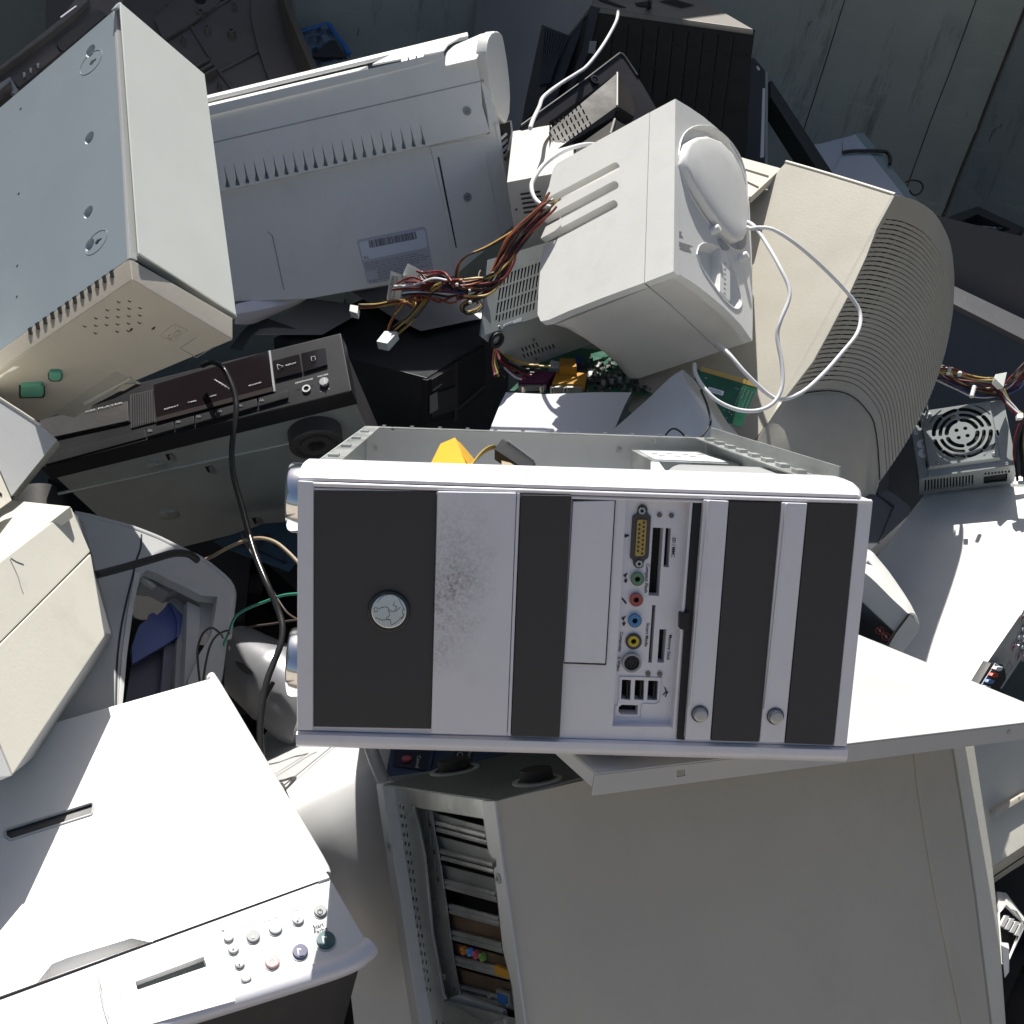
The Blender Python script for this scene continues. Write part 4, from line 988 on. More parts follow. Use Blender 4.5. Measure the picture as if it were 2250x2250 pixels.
# ================================================================== white loudspeaker
def speaker():
    P = scaled(1.06)
    a, b = P(1484, 217, 1.18), P(1479, 596, 1.091)
    LP = Plane(a, b, P(1184, 705, 1.211)); FP = Plane(a, b, P(1655, 750, 1.216))
    z = D2W((-.75, .19, .63)).normalized()
    t = thing('speaker', 'white desktop loudspeaker with round front dome tipped on the heap', 'loudspeaker', P(1385, 846, 1.333))
    ox, oy, s = 1000, 0, .3882
    def X(pts): return T(pts, ox, oy, s)
    front = [(1484, 217), (1514, 235), (1545, 256), (1575, 281), (1600, 307), (1622, 345), (1638, 395), (1647, 450), (1652, 560), (1654, 700), (1653, 749), (1629, 715), (1597, 681), (1555, 645), (1520, 619), (1480, 596)]
    rec = X([(1265, 880), (1275, 810), (1300, 755), (1345, 722), (1400, 712), (1470, 727), (1540, 780), (1600, 860), (1640, 960), (1655, 1080), (1655, 1250), (1645, 1380), (1628, 1412), (1600, 1418), (1560, 1398), (1480, 1320), (1390, 1200), (1310, 1060), (1275, 960)])
    cup = X([(1368, 1440), (1380, 1395), (1410, 1377), (1450, 1380), (1495, 1402), (1540, 1450), (1560, 1500), (1590, 1570), (1612, 1650), (1622, 1710), (1610, 1742), (1580, 1745), (1520, 1690), (1460, 1610), (1400, 1520)])
    FD = .012
    slab('front_plate', FP, front, FD, WHITE, t, off=0, holes=[rec, cup])
    # body behind
    bm = bmesh.new()
    A_ = [FP.at(x, y, -FD) for x, y in front]
    cen = sum(A_, Vector()) / len(A_)
    inset = [p + LP.n * -.006 * max(0, 1) for p in A_]
    ra = [p - LP.n * .0115 if LP.n.dot(p - a) > -.02 else p for p in A_]
    ring0 = ra
    ring1 = [p + z * .180 for p in ra]
    ring2 = [lerp(p, cen, .02) + z * .192 for p in ra]
    ring3 = [lerp(p, cen, .07) + z * .199 for p in ra]
    vs = [[bm.verts.new(p) for p in r] for r in (ring0, ring1, ring2, ring3)]
    n = len(ra)
    for i in range(3):
        for j in range(n): bm.faces.new((vs[i][j], vs[i][(j + 1) % n], vs[i + 1][(j + 1) % n], vs[i + 1][j]))
    bm.faces.new(vs[0]); bm.faces.new(vs[-1][::-1])
    finish(bm, 'cabinet', WHITE, t, smooth=40)
    # left side in two mouldings with a seam, rear one with three open slots
    slots = []
    for x0, y0, x1, y1 in ((1199, 447, 1352, 366), (1195, 490, 1350, 407), (1192, 532, 1348, 449)):
        d = Vector((x1 - x0, y1 - y0)).normalized(); nn = Vector((-d.y, d.x)); w = 9.2
        e = [(x1 + nn.x * w, y1 + nn.y * w)] + [(x1 + (nn.x * math.cos(q) + d.x * math.sin(q)) * w, y1 + (nn.y * math.cos(q) + d.y * math.sin(q)) * w) for q in [i * math.pi / 8 for i in range(1, 8)]] + [(x1 - nn.x * w, y1 - nn.y * w)]
        st = [(x0 - nn.x * w, y0 - nn.y * w), (x0 + nn.x * w, y0 + nn.y * w)]
        slots.append((e, st))
    # outline of rear moulding, running in and out of the slots on its left edge
    outl = [(1427, 247), (1415, 621), (1330, 652), (1250, 683), (1205, 703), (1188, 706), (1181, 690), (1183, 640), (1190, 560)]
    for e, st in slots[::-1]:
        outl += [st[1]] + e + [st[0]]
    outl += [(1206, 410), (1215, 372), (1225, 358)]
    bm = bmesh.new()
    tri = tessellate_polygon([[Vector((x, y, 0)) for x, y in outl]])
    fa = [LP.at(x, y, 0) for x, y in outl]
    va = [bm.verts.new(p) for p in fa]; vb = [bm.verts.new(p - LP.n * .0112) for p in fa]
    for q in tri: bm.faces.new([va[i] for i in q]); bm.faces.new([vb[i] for i in q][::-1])
    for i in range(len(fa)): bm.faces.new((va[i], va[(i + 1) % len(fa)], vb[(i + 1) % len(fa)], vb[i]))
    finish(bm, 'side_moulding', WHITE, t)
    slab('side_moulding', LP, [(1484, 217), (1480, 596), (1417, 620.5), (1428.6, 246.5)], .0112, WHITE, t, off=0)
    # underside seam
    UP_ = Plane(b, FP.at(1653, 749), b + z * .1)
    c0 = [UP_.at(*q, .0003) for q in ((1416, 623), (1470, 667), (1530, 723), (1597, 786))]
    tube('seam', c0, .0006, GREYINK, t, sides=4, sub=3)
    # front recess floor and raised dome
    slab('recess_floor', FP, [(x, y) for x, y in rec], .004, WHITE, t, off=-.0135)
    dome = X([(1280, 930), (1288, 860), (1310, 815), (1350, 790), (1410, 783), (1480, 810), (1550, 880), (1600, 970), (1632, 1090), (1641, 1220), (1636, 1310), (1612, 1358), (1575, 1370), (1540, 1345), (1480, 1280), (1400, 1160), (1320, 1030)])
    bm = bmesh.new()
    up = FP.n
    def rg(k, off):
        c = [FP.at(x, y, .004) for x, y in dome]; m = sum(c, Vector()) / len(c)
        return [lerp(p, m, k) + up * off for p in c]
    rr = [rg(-.02, -.018), rg(-.01, .004), rg(.02, .0062), rg(.06, .0070), rg(.35, .0085), rg(.7, .0095)]
    vs = [[bm.verts.new(p) for p in r] for r in rr]; n = len(dome)
    for i in range(len(vs) - 1):
        for j in range(n): bm.faces.new((vs[i][j], vs[i][(j + 1) % n], vs[i + 1][(j + 1) % n], vs[i + 1][j]))
    bm.faces.new(vs[0]); bm.faces.new(vs[-1][::-1])
    finish(bm, 'dome', WHITE, t, smooth=50)
    tube('recess_edge', [FP.at(x, y, .0006) for x, y in rec + rec[:1]], .0010, WHITE, t, sides=6, sub=2)
    # cup with volume wheel
    rowz = [[FP.at(x, y, 0) for x, y in cup]]
    c = sum(rowz[0], Vector()) / len(cup)
    bm = bmesh.new()
    rr = [rowz[0], [lerp(p, c, .10) - up * .010 for p in rowz[0]], [lerp(p, c, .3) - up * .017 for p in rowz[0]], [lerp(p, c, .7) - up * .020 for p in rowz[0]]]
    vs = [[bm.verts.new(p) for p in r] for r in rr]; n = len(cup)
    for i in range(3):
        for j in range(n): bm.faces.new((vs[i][j], vs[i][(j + 1) % n], vs[i + 1][(j + 1) % n], vs[i + 1][j]))
    bm.faces.new(vs[-1])
    finish(bm, 'finger_cup', WHITE, t, smooth=60)
    tube('cup_edge', [FP.at(x, y, .0004) for x, y in cup + cup[:1]], .0009, WHITE, t, sides=6, sub=2)
    slab('volume_wheel', FP, X([(1500, 1400), (1535, 1425), (1558, 1490), (1560, 1700), (1545, 1705), (1498, 1650), (1503, 1500)]), .016, WHITE, t, off=.0015, bevel=.0014)
    for k in range(7):
        x, y = 1530 - k * .5, 1490 + k * 27
        slab('scale_mark', FP, X([(x - 6, y), (x + 5, y + 4 + k), (x + 5, y + 7 + k), (x - 6, y + 3)]), .0003, GREYINK, t, off=.0019)
    slab('wheel_slot', FP, X([(1490, 1355), (1505, 1350), (1555, 1400), (1550, 1415), (1520, 1410)]), .003, MIDGREY, t, off=.002, bevel=.0006)
    for x, y in ((1452, 1312), (1612, 1462)):
        xx, yy = X([(x, y)])[0]
        c = FP.at(xx, yy)
        dr = (up * .85 + D2W((.45, -.35, 0)) * .5).normalized()
        bm = bmesh.new(); u_ = dr.orthogonal().normalized(); v_ = dr.cross(u_); R_ = .0052
        def cr(r, o): return [c + dr * o + (u_ * math.cos(i * math.pi / 8) + v_ * math.sin(i * math.pi / 8)) * r for i in range(16)]
        ls = [cr(R_, -.002), cr(R_, .010), cr(R_ * .8, .0115)]
        vs = [[bm.verts.new(p) for p in l] for l in ls]
        for i in range(2):
            for j in range(16): bm.faces.new((vs[i][j], vs[i][(j + 1) % 16], vs[i + 1][(j + 1) % 16], vs[i + 1][j]))
        bm.faces.new(vs[-1][::-1]); bm.faces.new(vs[0])
        finish(bm, 'peg', WHITE, t, smooth=40)
    for pts in ([(1255, 1305), (1285, 1312), (1275, 1318), (1292, 1345), (1270, 1340), (1250, 1322), (1268, 1318)], [(1262, 1366), (1300, 1378), (1345, 1392), (1322, 1394), (1338, 1428), (1300, 1418), (1270, 1405), (1285, 1398), (1262, 1388), (1275, 1380)]):
        slab('scuff_mark', FP, X(pts), .0002, mat('scuff', (.30, .28, .28), .7), t, off=.0003)
speaker()

# ================================================================== beige crt monitor
def monitor():
    P = scaled(.95)
    t = thing('crt_monitor', 'beige tube monitor with rows of curved louvres on its rounded back', 'monitor', P(1900, 900, 1.38))
    FPl = Plane(P(1727, 356, 1.55), P(1966, 429, 1.42), P(1717, 885, 1.38))
    back = D2W((.20, .28, .32))
    face = [(1727, 356), (1966, 429), (1927, 501), (1904, 563), (1865, 648), (1822, 730), (1787, 794), (1717, 885), (1655, 973), (1600, 1040), (1480, 1040), (1380, 900), (1500, 560), (1652, 436)]
    slab('flat_side', FPl, face, .004, MONBEIGE, t, off=0, bevel=.0012)
    # rounded top edge lit strip
    tube('rounded_edge', [FPl.at(x, y, -.002) for x, y in ((1727, 357), (1800, 378), (1880, 402), (1966, 429))], .0035, MONBEIGE, t, sub=3)
    top = [P(*q) for q in ((1966, 429, 1.42), (1992, 434, 1.468), (2016, 442, 1.515), (2051, 466, 1.575), (2074, 501, 1.62), (2090, 543, 1.66), (2097, 606, 1.70), (2096, 656, 1.72))]
    bot = [P(*q) for q in ((1717, 885, 1.38), (1745, 872, 1.405), (1775, 866, 1.43), (1822, 862, 1.465), (1865, 872, 1.485), (1900, 905, 1.498), (1920, 950, 1.505), (1928, 1065, 1.51))]
    top = spline(top, 3); bot = spline(bot, 3); N = len(top)
    mid = [lerp(a, b, .5) for a, b in zip(top, bot)]
    for i in range(N):
        k = i / (N - 1); mid[i] = mid[i] + D2W((.020, .006, -.008)) * k * k
    # ridge line bulge kept straight at k=0
    def S(u, v):
        x = v * (N - 1); i = min(int(x), N - 2); f = x - i
        A_ = lerp(top[i], top[i + 1], f); B_ = lerp(bot[i], bot[i + 1], f); M_ = lerp(mid[i], mid[i + 1], f)
        return A_ * (1 - u) * (1 - 2 * u) + M_ * 4 * u * (1 - u) + B_ * u * (2 * u - 1)
    def nrm(u, v):
        e = .004
        a = S(min(u + e, 1), v) - S(max(u - e, 0), v); b = S(u, min(v + e, 1)) - S(u, max(v - e, 0))
        n = a.cross(b).normalized()
        return n if n.dot(S(u, v) - CAM) < 0 or v > .6 and n.dot(D2W((1, .1, -.3))) > 0 else -n
    def strip(name, u0, u1, v0, v1, th, m, off=0., nu=3, nv=14, parent=t):
        bm = bmesh.new()
        def pt(i, j, o):
            u, v = u0 + (u1 - u0) * i / nu, v0 + (v1 - v0) * j / nv
            n = nrm(u, v)
            if n.dot(D2W((.8, -.1, -.6))) < 0: n = -n
            return S(u, v) + n * o
        A_ = [[bm.verts.new(pt(i, j, off)) for j in range(nv + 1)] for i in range(nu + 1)]
        B_ = [[bm.verts.new(pt(i, j, off - th)) for j in range(nv + 1)] for i in range(nu + 1)]
        for i in range(nu):
            for j in range(nv):
                bm.faces.new((A_[i][j], A_[i][j + 1], A_[i + 1][j + 1], A_[i + 1][j])); bm.faces.new((B_[i][j], B_[i + 1][j], B_[i + 1][j + 1], B_[i][j + 1]))
        for i in range(nu):
            for j in (0, nv): bm.faces.new((A_[i][j], A_[i + 1][j], B_[i + 1][j], B_[i][j]))
        for j in range(nv):
            for i in (0, nu): bm.faces.new((A_[i][j], A_[i][j + 1], B_[i][j + 1], B_[i][j]))
        return finish(bm, name, m, parent, smooth=40)
    strip('top_shell', 0, .115, 0, 1, .004, MONBEIGE, 0, 3, 24)
    strip('edge_band', .112, .955, 0, .055, .004, MONBEIGE, 0, 16, 2)
    strip('lower_band', .955, 1, 0, 1, .004, MONBEIGE, 0, 2, 24)
    strip('shade_liner', .05, 1, .02, 1, .001, INSIDE, -.009, 10, 20)  # dark sheet stands in for the shade behind the louvres
    NL = 36
    for k in range(NL):
        u0 = .115 + (.955 - .115) * k / NL
        du = (.955 - .115) / NL
        strip('slat', u0 + du * .27, u0 + du * 1.0, .05, 1, .004, MONBEIGE, -.0002, 1, 22)
    strip('rib_web', .10, .96, .40, 1, .003, MONBEIGE, -.0030, 18, 14)
    for v in (.13, .21, .29, .37):
        strip('cross_rib', .10, .96, v - .006, v + .006, .003, MONBEIGE, -.0022, 18, 1)
    bm = bmesh.new(); prev = None
    for k in range(9):
        u = .03 + .97 * k / 8
        n0 = D2W((.45, .1, -.6)).normalized()
        sec = [S(u, v) - n0 * .014 for v in (.03, .2, .4, .6, .8, .97)]
        lf = lerp(FPl.at(1735, 380, -.012), FPl.at(1540, 1010, -.012), k / 8)
        sec = [lerp(sec[0], lf, .06) - FPl.n * .008] + sec[1:] + [sec[-1] + D2W((-.06, .05, .10)), lf + back * .35, lf]
        vs = [bm.verts.new(p) for p in sec]
        if prev:
            for j in range(len(vs)): bm.faces.new((prev[j], prev[(j + 1) % len(vs)], vs[(j + 1) % len(vs)], vs[j]))
        else: bm.faces.new(vs)
        prev = vs
    bm.faces.new(prev[::-1]); finish(bm, 'inner_body', INSIDE, t, smooth=0)  # unseen core, added so sun does not pass through the shell
    # tube neck cover below the seam
    r0 = [p for p in bot]
    lo = [P(*q) for q in ((1640, 1000, 1.37), (1680, 1035, 1.37), (1725, 1060, 1.38), (1770, 1085, 1.40), (1820, 1110, 1.43), (1860, 1130, 1.46), (1890, 1145, 1.50), (1905, 1160, 1.53))]
    lo = spline(lo, 3)
    md = [lerp(a, b, .45) + D2W((-.005, -.014, -.016)) * math.sin(math.pi * min(1, i / (N - 1) * 1.1)) for i, (a, b) in enumerate(zip(r0, lo))]
    patch('neck_cover', [r0, md, lo], .003, MONBEIGE, t, sub=2)
    sm = [(1717, 884), (1735, 897), (1750, 892), (1772, 878), (1800, 870), (1828, 868), (1860, 876), (1885, 892), (1902, 912), (1916, 942), (1922, 985), (1920, 1055)]
    sp = []
    for i, q in enumerate(sm):
        dd = 1.178 + .16 * (i / (len(sm) - 1)) ** .9
        sp.append(P(q[0], q[1], dd - .012))
    sp = [S(.985, .02 + .97 * i / 11) + D2W((.0, .002, -.0015)) for i in range(12)]
    tube('seam', sp, .0009, INK, t, sides=5, sub=2)
    # front frame edge with slots behind the flat side
    GP = Plane(P(1624, 345, 1.60), P(1716, 370, 1.56), P(1650, 430, 1.50))
    sl = [[(1630, 368 + k * 24), (1690 - k * 22, 386 + k * 24), (1688 - k * 22, 391 + k * 24), (1630, 373 + k * 24)] for k in range(3)]
    slab('slotted_edge', GP, [(1618, 343), (1716, 370), (1690, 395), (1650, 432), (1610, 432)], .01, MONBEIGE, t, off=0, holes=sl)
    slab('slot_back', GP, [(1616, 341), (1712, 372), (1650, 436), (1608, 436)], .002, INSIDE, t, off=-.0102)
monitor()

# ================================================================== white speaker cables
def cables():
    spk = [P(x, y, d) for x, y, d in ((1640, 494, 1.33), (1650, 502, 1.31), (1670, 500, 1.29), (1700, 505, 1.28), (1745, 533, 1.28), (1800, 580, 1.295), (1850, 630, 1.315), (1882, 670, 1.32), (1891, 700, 1.315), (1882, 735, 1.30), (1850, 775, 1.285), (1810, 820, 1.265), (1765, 860, 1.245), (1722, 877, 1.235), (1690, 868, 1.235), (1640, 822, 1.23), (1600, 776, 1.24), (1575, 755, 1.27))]
    o = tube('speaker_cable', spk, .0026, WIREWHITE, sub=6)
    tag(o, 'white cable looping out wide to the right over the beige louvred monitor', 'cable')
    sp2 = [P(x, y, d) for x, y, d in ((1640, 486, 1.33), (1660, 500, 1.30), (1690, 545, 1.27), (1715, 590, 1.25), (1733, 630, 1.24), (1733, 660, 1.235), (1715, 705, 1.23), (1708, 740, 1.23), (1718, 800, 1.225), (1718, 850, 1.22), (1700, 885, 1.215), (1665, 902, 1.21), (1620, 900, 1.205), (1575, 880, 1.205), (1545, 850, 1.21), (1528, 820, 1.23), (1526, 800, 1.25))]
    o = tube('speaker_cable', sp2, .0025, WIREWHITE, sub=6)
    tag(o, 'white cable hanging in a narrow loop over the green circuit card', 'cable')
    sp3 = [P(x, y, d) for x, y, d in ((1310, 318, 1.50), (1290, 317, 1.48), (1262, 323, 1.44), (1230, 336, 1.42), (1195, 362, 1.40), (1172, 395, 1.38), (1168, 415, 1.37), (1175, 436, 1.36), (1190, 450, 1.35), (1212, 456, 1.35))]
    o = tube('speaker_cable', sp3, .0032, WIREWHITE, sub=6)
    tag(o, 'short white cable arc over the small white slotted box left of the speaker', 'cable')
    blk = [P(x, y, d) for x, y, d in ((445, 803, 1.20), (466, 796, 1.18), (488, 806, 1.16), (505, 835, 1.15), (517, 872, 1.14), (519, 905, 1.13), (513, 950, 1.12), (509, 1000, 1.11), (514, 1050, 1.10), (532, 1115, 1.08), (552, 1190, 1.05), (567, 1235, 1.03), (590, 1290, 1.01), (612, 1342, 1.0), (621, 1378, .99), (617, 1415, .98), (602, 1455, .97), (587, 1495, .96), (577, 1545, .95), (572, 1600, .94), (574, 1660, .93), (580, 1700, .93))]
    o = tube('power_cable', blk, .0032, WBLACK if False else mat('glossy_black_cable', (.02, .02, .021), .22, var=.1), sub=5)
    tag(o, 'long glossy black power cable hanging between stereo and silver black tower', 'cable')
    th = [P(x, y, d) for x, y, d in ((600, 1500, .97), (585, 1530, .96), (573, 1560, .955), (569, 1600, .945), (571, 1650, .935), (578, 1700, .93))]
    o = tube('power_cable', th, .0022, WBLACK, sub=4)
    tag(o, 'thin black cable lying beside the lower end of the long black cable', 'cable')
    def wire(pts, r, m, lab, nm='loose_wire', dd=None):
        o = tube(nm, [P(*p) for p in pts], r, m, sub=6, sides=7); tag(o, lab, 'wire')
    def R1(l, d0, d1): return [(x * .3882, 1050 + y * .3882, d0 + (d1 - d0) * i / (len(l) - 1)) for i, (x, y) in enumerate(l)]
    wire(R1([(1140, 472), (1200, 445), (1300, 390), (1400, 352), (1480, 342), (1560, 365), (1630, 420), (1690, 482), (1720, 520)], 1.18, 1.10), .0022, WBEI, 'pale tan wire arching across the blue circuit card')
    wire(R1([(1265, 975), (1272, 930), (1290, 890), (1330, 790), (1400, 740), (1500, 700), (1600, 665), (1690, 655), (1730, 655)], 1.08, 1.04), .0015, WGREEN, 'thin green wire curving up out of the silver cup')
    wire(R1([(1365, 320), (1400, 390), (1450, 470), (1520, 600), (1600, 730), (1640, 775), (1690, 805)], 1.16, 1.06), .0012, WBROWN, 'thin dark brown wire running down behind the long black cable')
    wire(R1([(1390, 850), (1450, 838), (1550, 825), (1620, 812), (1690, 803)], 1.08, 1.06), .0012, WBROWN, 'thin dark brown wire lying level above the silver cup')
    wire(R1([(1130, 1150), (1120, 1050), (1120, 960), (1150, 880), (1200, 850), (1250, 885), (1262, 905)], 1.0, 1.06), .0012, WBLACK, 'thin black wire in a tall loop left of the silver cup')
    wire(R1([(1150, 1150), (1165, 1050), (1190, 950), (1230, 890), (1285, 865), (1300, 880)], 1.0, 1.06), .0012, WBLACK, 'thin black wire in a low loop at the mouth of the silver cup')
    for k, wd in enumerate(('leftmost', 'second from the left', 'third from the left', 'rightmost')):
        wire(R1([(1090 + k * 22, 1180), (1078 + k * 20, 1110), (1085 + k * 20, 1050 - k * 8), (1130 + k * 16, 990 - k * 8), (1190 + k * 10, 950 - k * 6), (1250, 935)], 1.05, 1.18), .0011, WBLACK, wd + ' of four thin black wires bunched beside the silver cup mouth')
        COL.objects[-1]['group'] = 'bunched black wires beside the silver cup'
    wire(R1([(545, 548), (600, 535), (700, 508), (850, 465), (950, 435), (1010, 425), (1070, 432), (1115, 465)], 1.00, 1.10), .0042, mat('dusty_black_cable', (.03, .03, .03), .6, var=.3, bump=.3, dirt=.3), 'thick dusty black cable lying across the grey printer housing', 'thick_cable')
    w = [(1160 + 200 * 0, 0)]
    wire([(1358, 25, 1.88), (1355, 45, 1.86), (1340, 75, 1.84), (1318, 110, 1.80), (1290, 145, 1.76), (1265, 163, 1.72), (1230, 185, 1.68), (1195, 212, 1.60), (1185, 235, 1.52), (1172, 262, 1.46), (1165, 282, 1.42)], .0032, WIREWHITE, 'pale cord hanging from the dark television top to the small white box')
cables()

# ================================================================== black stereo player with grey steel underside
def stereo():
    P = scaled(.92)
    f0, f1, f2, f3 = P(84, 895, 1.33), P(749, 731, 1.332), P(773, 859, 1.289), P(85, 1028, 1.287)
    b2, b3 = P(877, 1092, 1.558), P(309, 1232, 1.555)
    FP = Plane(f1, f2, f3); BP = Plane(f2, f3, b3)
    t = thing('stereo_player', 'black stereo disc player tipped up to show its grey steel underside', 'stereo', (b2 + b3) / 2)
    ox, oy, s = 0, 650, .3882
    def X(pts): return T(pts, ox, oy, s)
    ez = (b2 - f2).normalized(); ey = (f2 - f1).normalized(); ex = (f2 - f3).normalized()
    hexa('front', [f0, f1, f2, f3], [p + ez * .030 for p in (f0, f1, f2, f3)], BLACK, t, bevel=.0018)
    # steel body
    g = [p + ez * .031 for p in (f0 + ex * .004, f1 - ex * .003, f2 - ex * .003 - ey * .004, f3 + ex * .004 - ey * .004)]
    h = [p + ez * .275 for p in (f0 + ex * .004, f1 - ex * .003, f2 - ex * .003 - ey * .004, f3 + ex * .004 - ey * .004)]
    wslab('underside', [g[3], g[2], h[2], h[3]], -ey * .0016, mat('grey_green_steel', (.46, .50, .49), .38, .35, var=.10, scale=5, dirt=.2, scratch=.2), t, bevel=.0004)
    UP_ = Plane(g[3], g[2], h[3])
    hexa('metal_cover', [g[0], g[1], g[2] - ey * .002, g[3] - ey * .002], [h[0], h[1], h[2] - ey * .002, h[3] - ey * .002], BLACKM, t, bevel=.001)
    for k in (.02,):
        tube('pressed_rib', [UP_.at(*q, .0004) for q in X([(330, 1120), (1932, 770)])], .0022, MATS['grey_green_steel'], t, sides=8, sub=1)
    for x, y, r in ((885, 962, 22), (955, 1240, 24)):
        xx, yy = X([(x, y)])[0]
        disc('pressed_boss', UP_, xx, yy, r, .0035, MATS['grey_green_steel'], t, r2=r * .45, off=-.001) if False else None
        bm = bmesh.new(); a = circ(UP_, xx, yy, r, 24, .0002); b = circ(UP_, xx, yy, r * .5, 24, .004)
        add_loops(bm, b, a); o = finish(bm, 'pressed_boss', MATS['grey_green_steel'], t, smooth=60)
        disc('rivet', UP_, xx, yy, r * .16, .001, STEEL, o, off=.004, n=10)
    for x, y in ((1190, 985), (1455, 1275), (965, 915)):
        slab('pressed_slot', UP_, X([(x - 30, y - 16), (x + 12, y - 22), (x + 20, y), (x - 12, y + 18)]), .0006, INSIDE, t, off=.0004)
        slab('bent_tab', UP_, X([(x - 8, y - 10), (x + 14, y - 18), (x + 36, y + 18), (x + 4, y + 24)]), .001, STEEL, t, off=.0022)
    xx, yy = X([(403, 1105)])[0]; disc('screw_hole', UP_, xx, yy, 5, .0004, INSIDE, t, off=.0003, n=12)
    # plastic lip under the front
    LPn = Plane(f2, f3, f2 + ez * .03)
    for x, y, r in ((691, 948, 54), (88, 1105, 50)):
        c = UP_.at(x, y); R_ = r * 1.345 / F
        dn = UP_.n
        bm = bmesh.new()
        e1, e2 = ex, ez
        def cr(q, o): return [c + dn * o + (e1 * math.cos(i * math.pi / 20) + e2 * math.sin(i * math.pi / 20)) * q for i in range(40)]
        ls = [cr(R_ * 1.02, -.010), cr(R_, .020), cr(R_ * .93, .022), cr(R_ * .80, .022), cr(R_ * .78, .019), cr(R_ * .62, .019), cr(R_ * .60, .0215), cr(R_ * .34, .0215), cr(R_ * .30, .010)]
        vs = [[bm.verts.new(p) for p in l] for l in ls]
        for i in range(len(vs) - 1):
            for j in range(40): bm.faces.new((vs[i][j], vs[i][(j + 1) % 40], vs[i + 1][(j + 1) % 40], vs[i + 1][j]))
        bm.faces.new(vs[0]); bm.faces.new(vs[-1][::-1])
        finish(bm, 'foot', DKGREY, t, smooth=40)
    # front details
    slab('disc_tray', FP, X([(225, 700), (722, 596), (728, 706), (225, 815)]), .004, DKGREY, t, off=.003, bevel=.0006)
    slab('tray_gap', FP, X([(220, 815), (730, 708), (738, 600), (742, 712), (220, 830)]), .001, INSIDE, t, off=.0012)
    slab('tray_surround', FP, X([(735, 560), (868, 530), (880, 712), (742, 748)]), .001, BLACKM, t, off=.0014)
    for k in range(10):
        x = 745 + k * 13
        slab('fluted_rib', FP, X([(x, 562 - k * 3), (x + 6, 560.5 - k * 3), (x + 8, 735 - k * 3), (x + 2, 736.5 - k * 3)]), .001, BLACK, t, off=.0022)
    slab('display_window', FP, X([(868, 502), (1515, 312), (1545, 465), (1550, 540), (885, 713)]), .003, mat('smoked_display', (.016, .012, .014), .12, var=.1), t, off=.003, bevel=.0006)
    slab('display_band', FP, X([(880, 690), (1546, 512), (1550, 538), (884, 712)]), .001, mat('display_band', (.05, .042, .042), .18, var=.1), t, off=.0036)
    slab('window_edge', FP, X([(1520, 310), (1530, 308), (1558, 538), (1547, 541)]), .003, MIDGREY, t, off=.0036)
    for q in ([(1540, 366), (1695, 326), (1710, 432), (1555, 472)], [(1702, 324), (1840, 290), (1852, 390), (1716, 430)]):
        slab('large_button', FP, X(q), .004, GLOSSBLACK, t, off=.0032, bevel=.0010)
    xs = [(680, 830), (828, 980), (986, 1096), (1102, 1212), (1220, 1325), (1332, 1452), (1460, 1626)]
    for a_, b_ in xs[1:]:
        ya, yb = 752 - (a_ - 828) * .276, 752 - (b_ - 828) * .276
        o = slab('key', FP, X([(a_, ya), (b_, yb), (b_ + 3, yb + 44), (a_ + 3, ya + 46)]), .004, BLACK, t, off=.0036, bevel=.0008)
    slab('lower_band', FP, X([(250, 905), (820, 757), (826, 800), (255, 955)]), .003, BLACK, t, off=.0022, bevel=.0008)
    slab('groove', FP, X([(250, 958), (1640, 592), (1642, 600), (252, 968)]), .0006, INSIDE, t, off=.0006)
    xx, yy = X([(1733, 523)])[0]; r_ = ring('headphone_socket', FP, xx, yy, 9.5, 6, .0022, STEEL, t, off=.0002); disc('socket_hole', FP, xx, yy, 6.1, .0005, INSIDE, r_, off=.0003)
    xx, yy = X([(1837, 493)])[0]; k_ = disc('volume_knob', FP, xx, yy, 10.5, .004, MIDGREY, t, off=.0002, bevel=.0008); slab('pointer', FP, X([(1832, 468), (1838, 466), (1842, 496), (1836, 498)]), .0012, WHITEINK, k_, off=.0056)
    for tx, a_, b_, h in (('HEADPHONES', (1672, 498), (1772, 472), 10), ('VOLUME', (1796, 462), (1858, 446), 10), ('REPLAY', (1618, 397), (1678, 380), 9), ('-', (1812, 545), (1822, 542), 8), ('+', (1858, 531), (1868, 528), 10), ('PROGRAM', (1408, 512), (1478, 492), 8), ('REPEAT', (930, 645), (1012, 622), 8), ('TIME', (1062, 608), (1112, 595), 8), ('SHUFFLE', (1182, 575), (1225, 563), 8), ('CD PLAYER', (482, 660), (695, 606), 9)):
        text(FP, tx, X([a_])[0], X([b_])[0], h * s, WHITEINK, t, off=.0042)
    tube('play_symbol', [FP.at(*q, .0048) for q in X([(1568, 388), (1604, 398), (1575, 417), (1568, 388)])], .0004, WHITEINK, t, sides=4, sub=1)
    tube('stop_symbol', [FP.at(*q, .0048) for q in X([(1760, 346), (1782, 341), (1786, 362), (1764, 367), (1760, 346)])], .0004, WHITEINK, t, sides=4, sub=1)
    for x, y in ((845, 762), (1005, 712), (1120, 682), (1238, 652), (1355, 620), (1478, 590)):
        for d in (0, 12):
            tube('key_symbol', [FP.at(*q, .0044) for q in X([(x - 8 + d, y + 6), (x + 4 + d, y + 3), (x - 3 + d, y - 6), (x - 8 + d, y + 6)])], .0003, WHITEINK, t, sides=4, sub=1)
stereo()

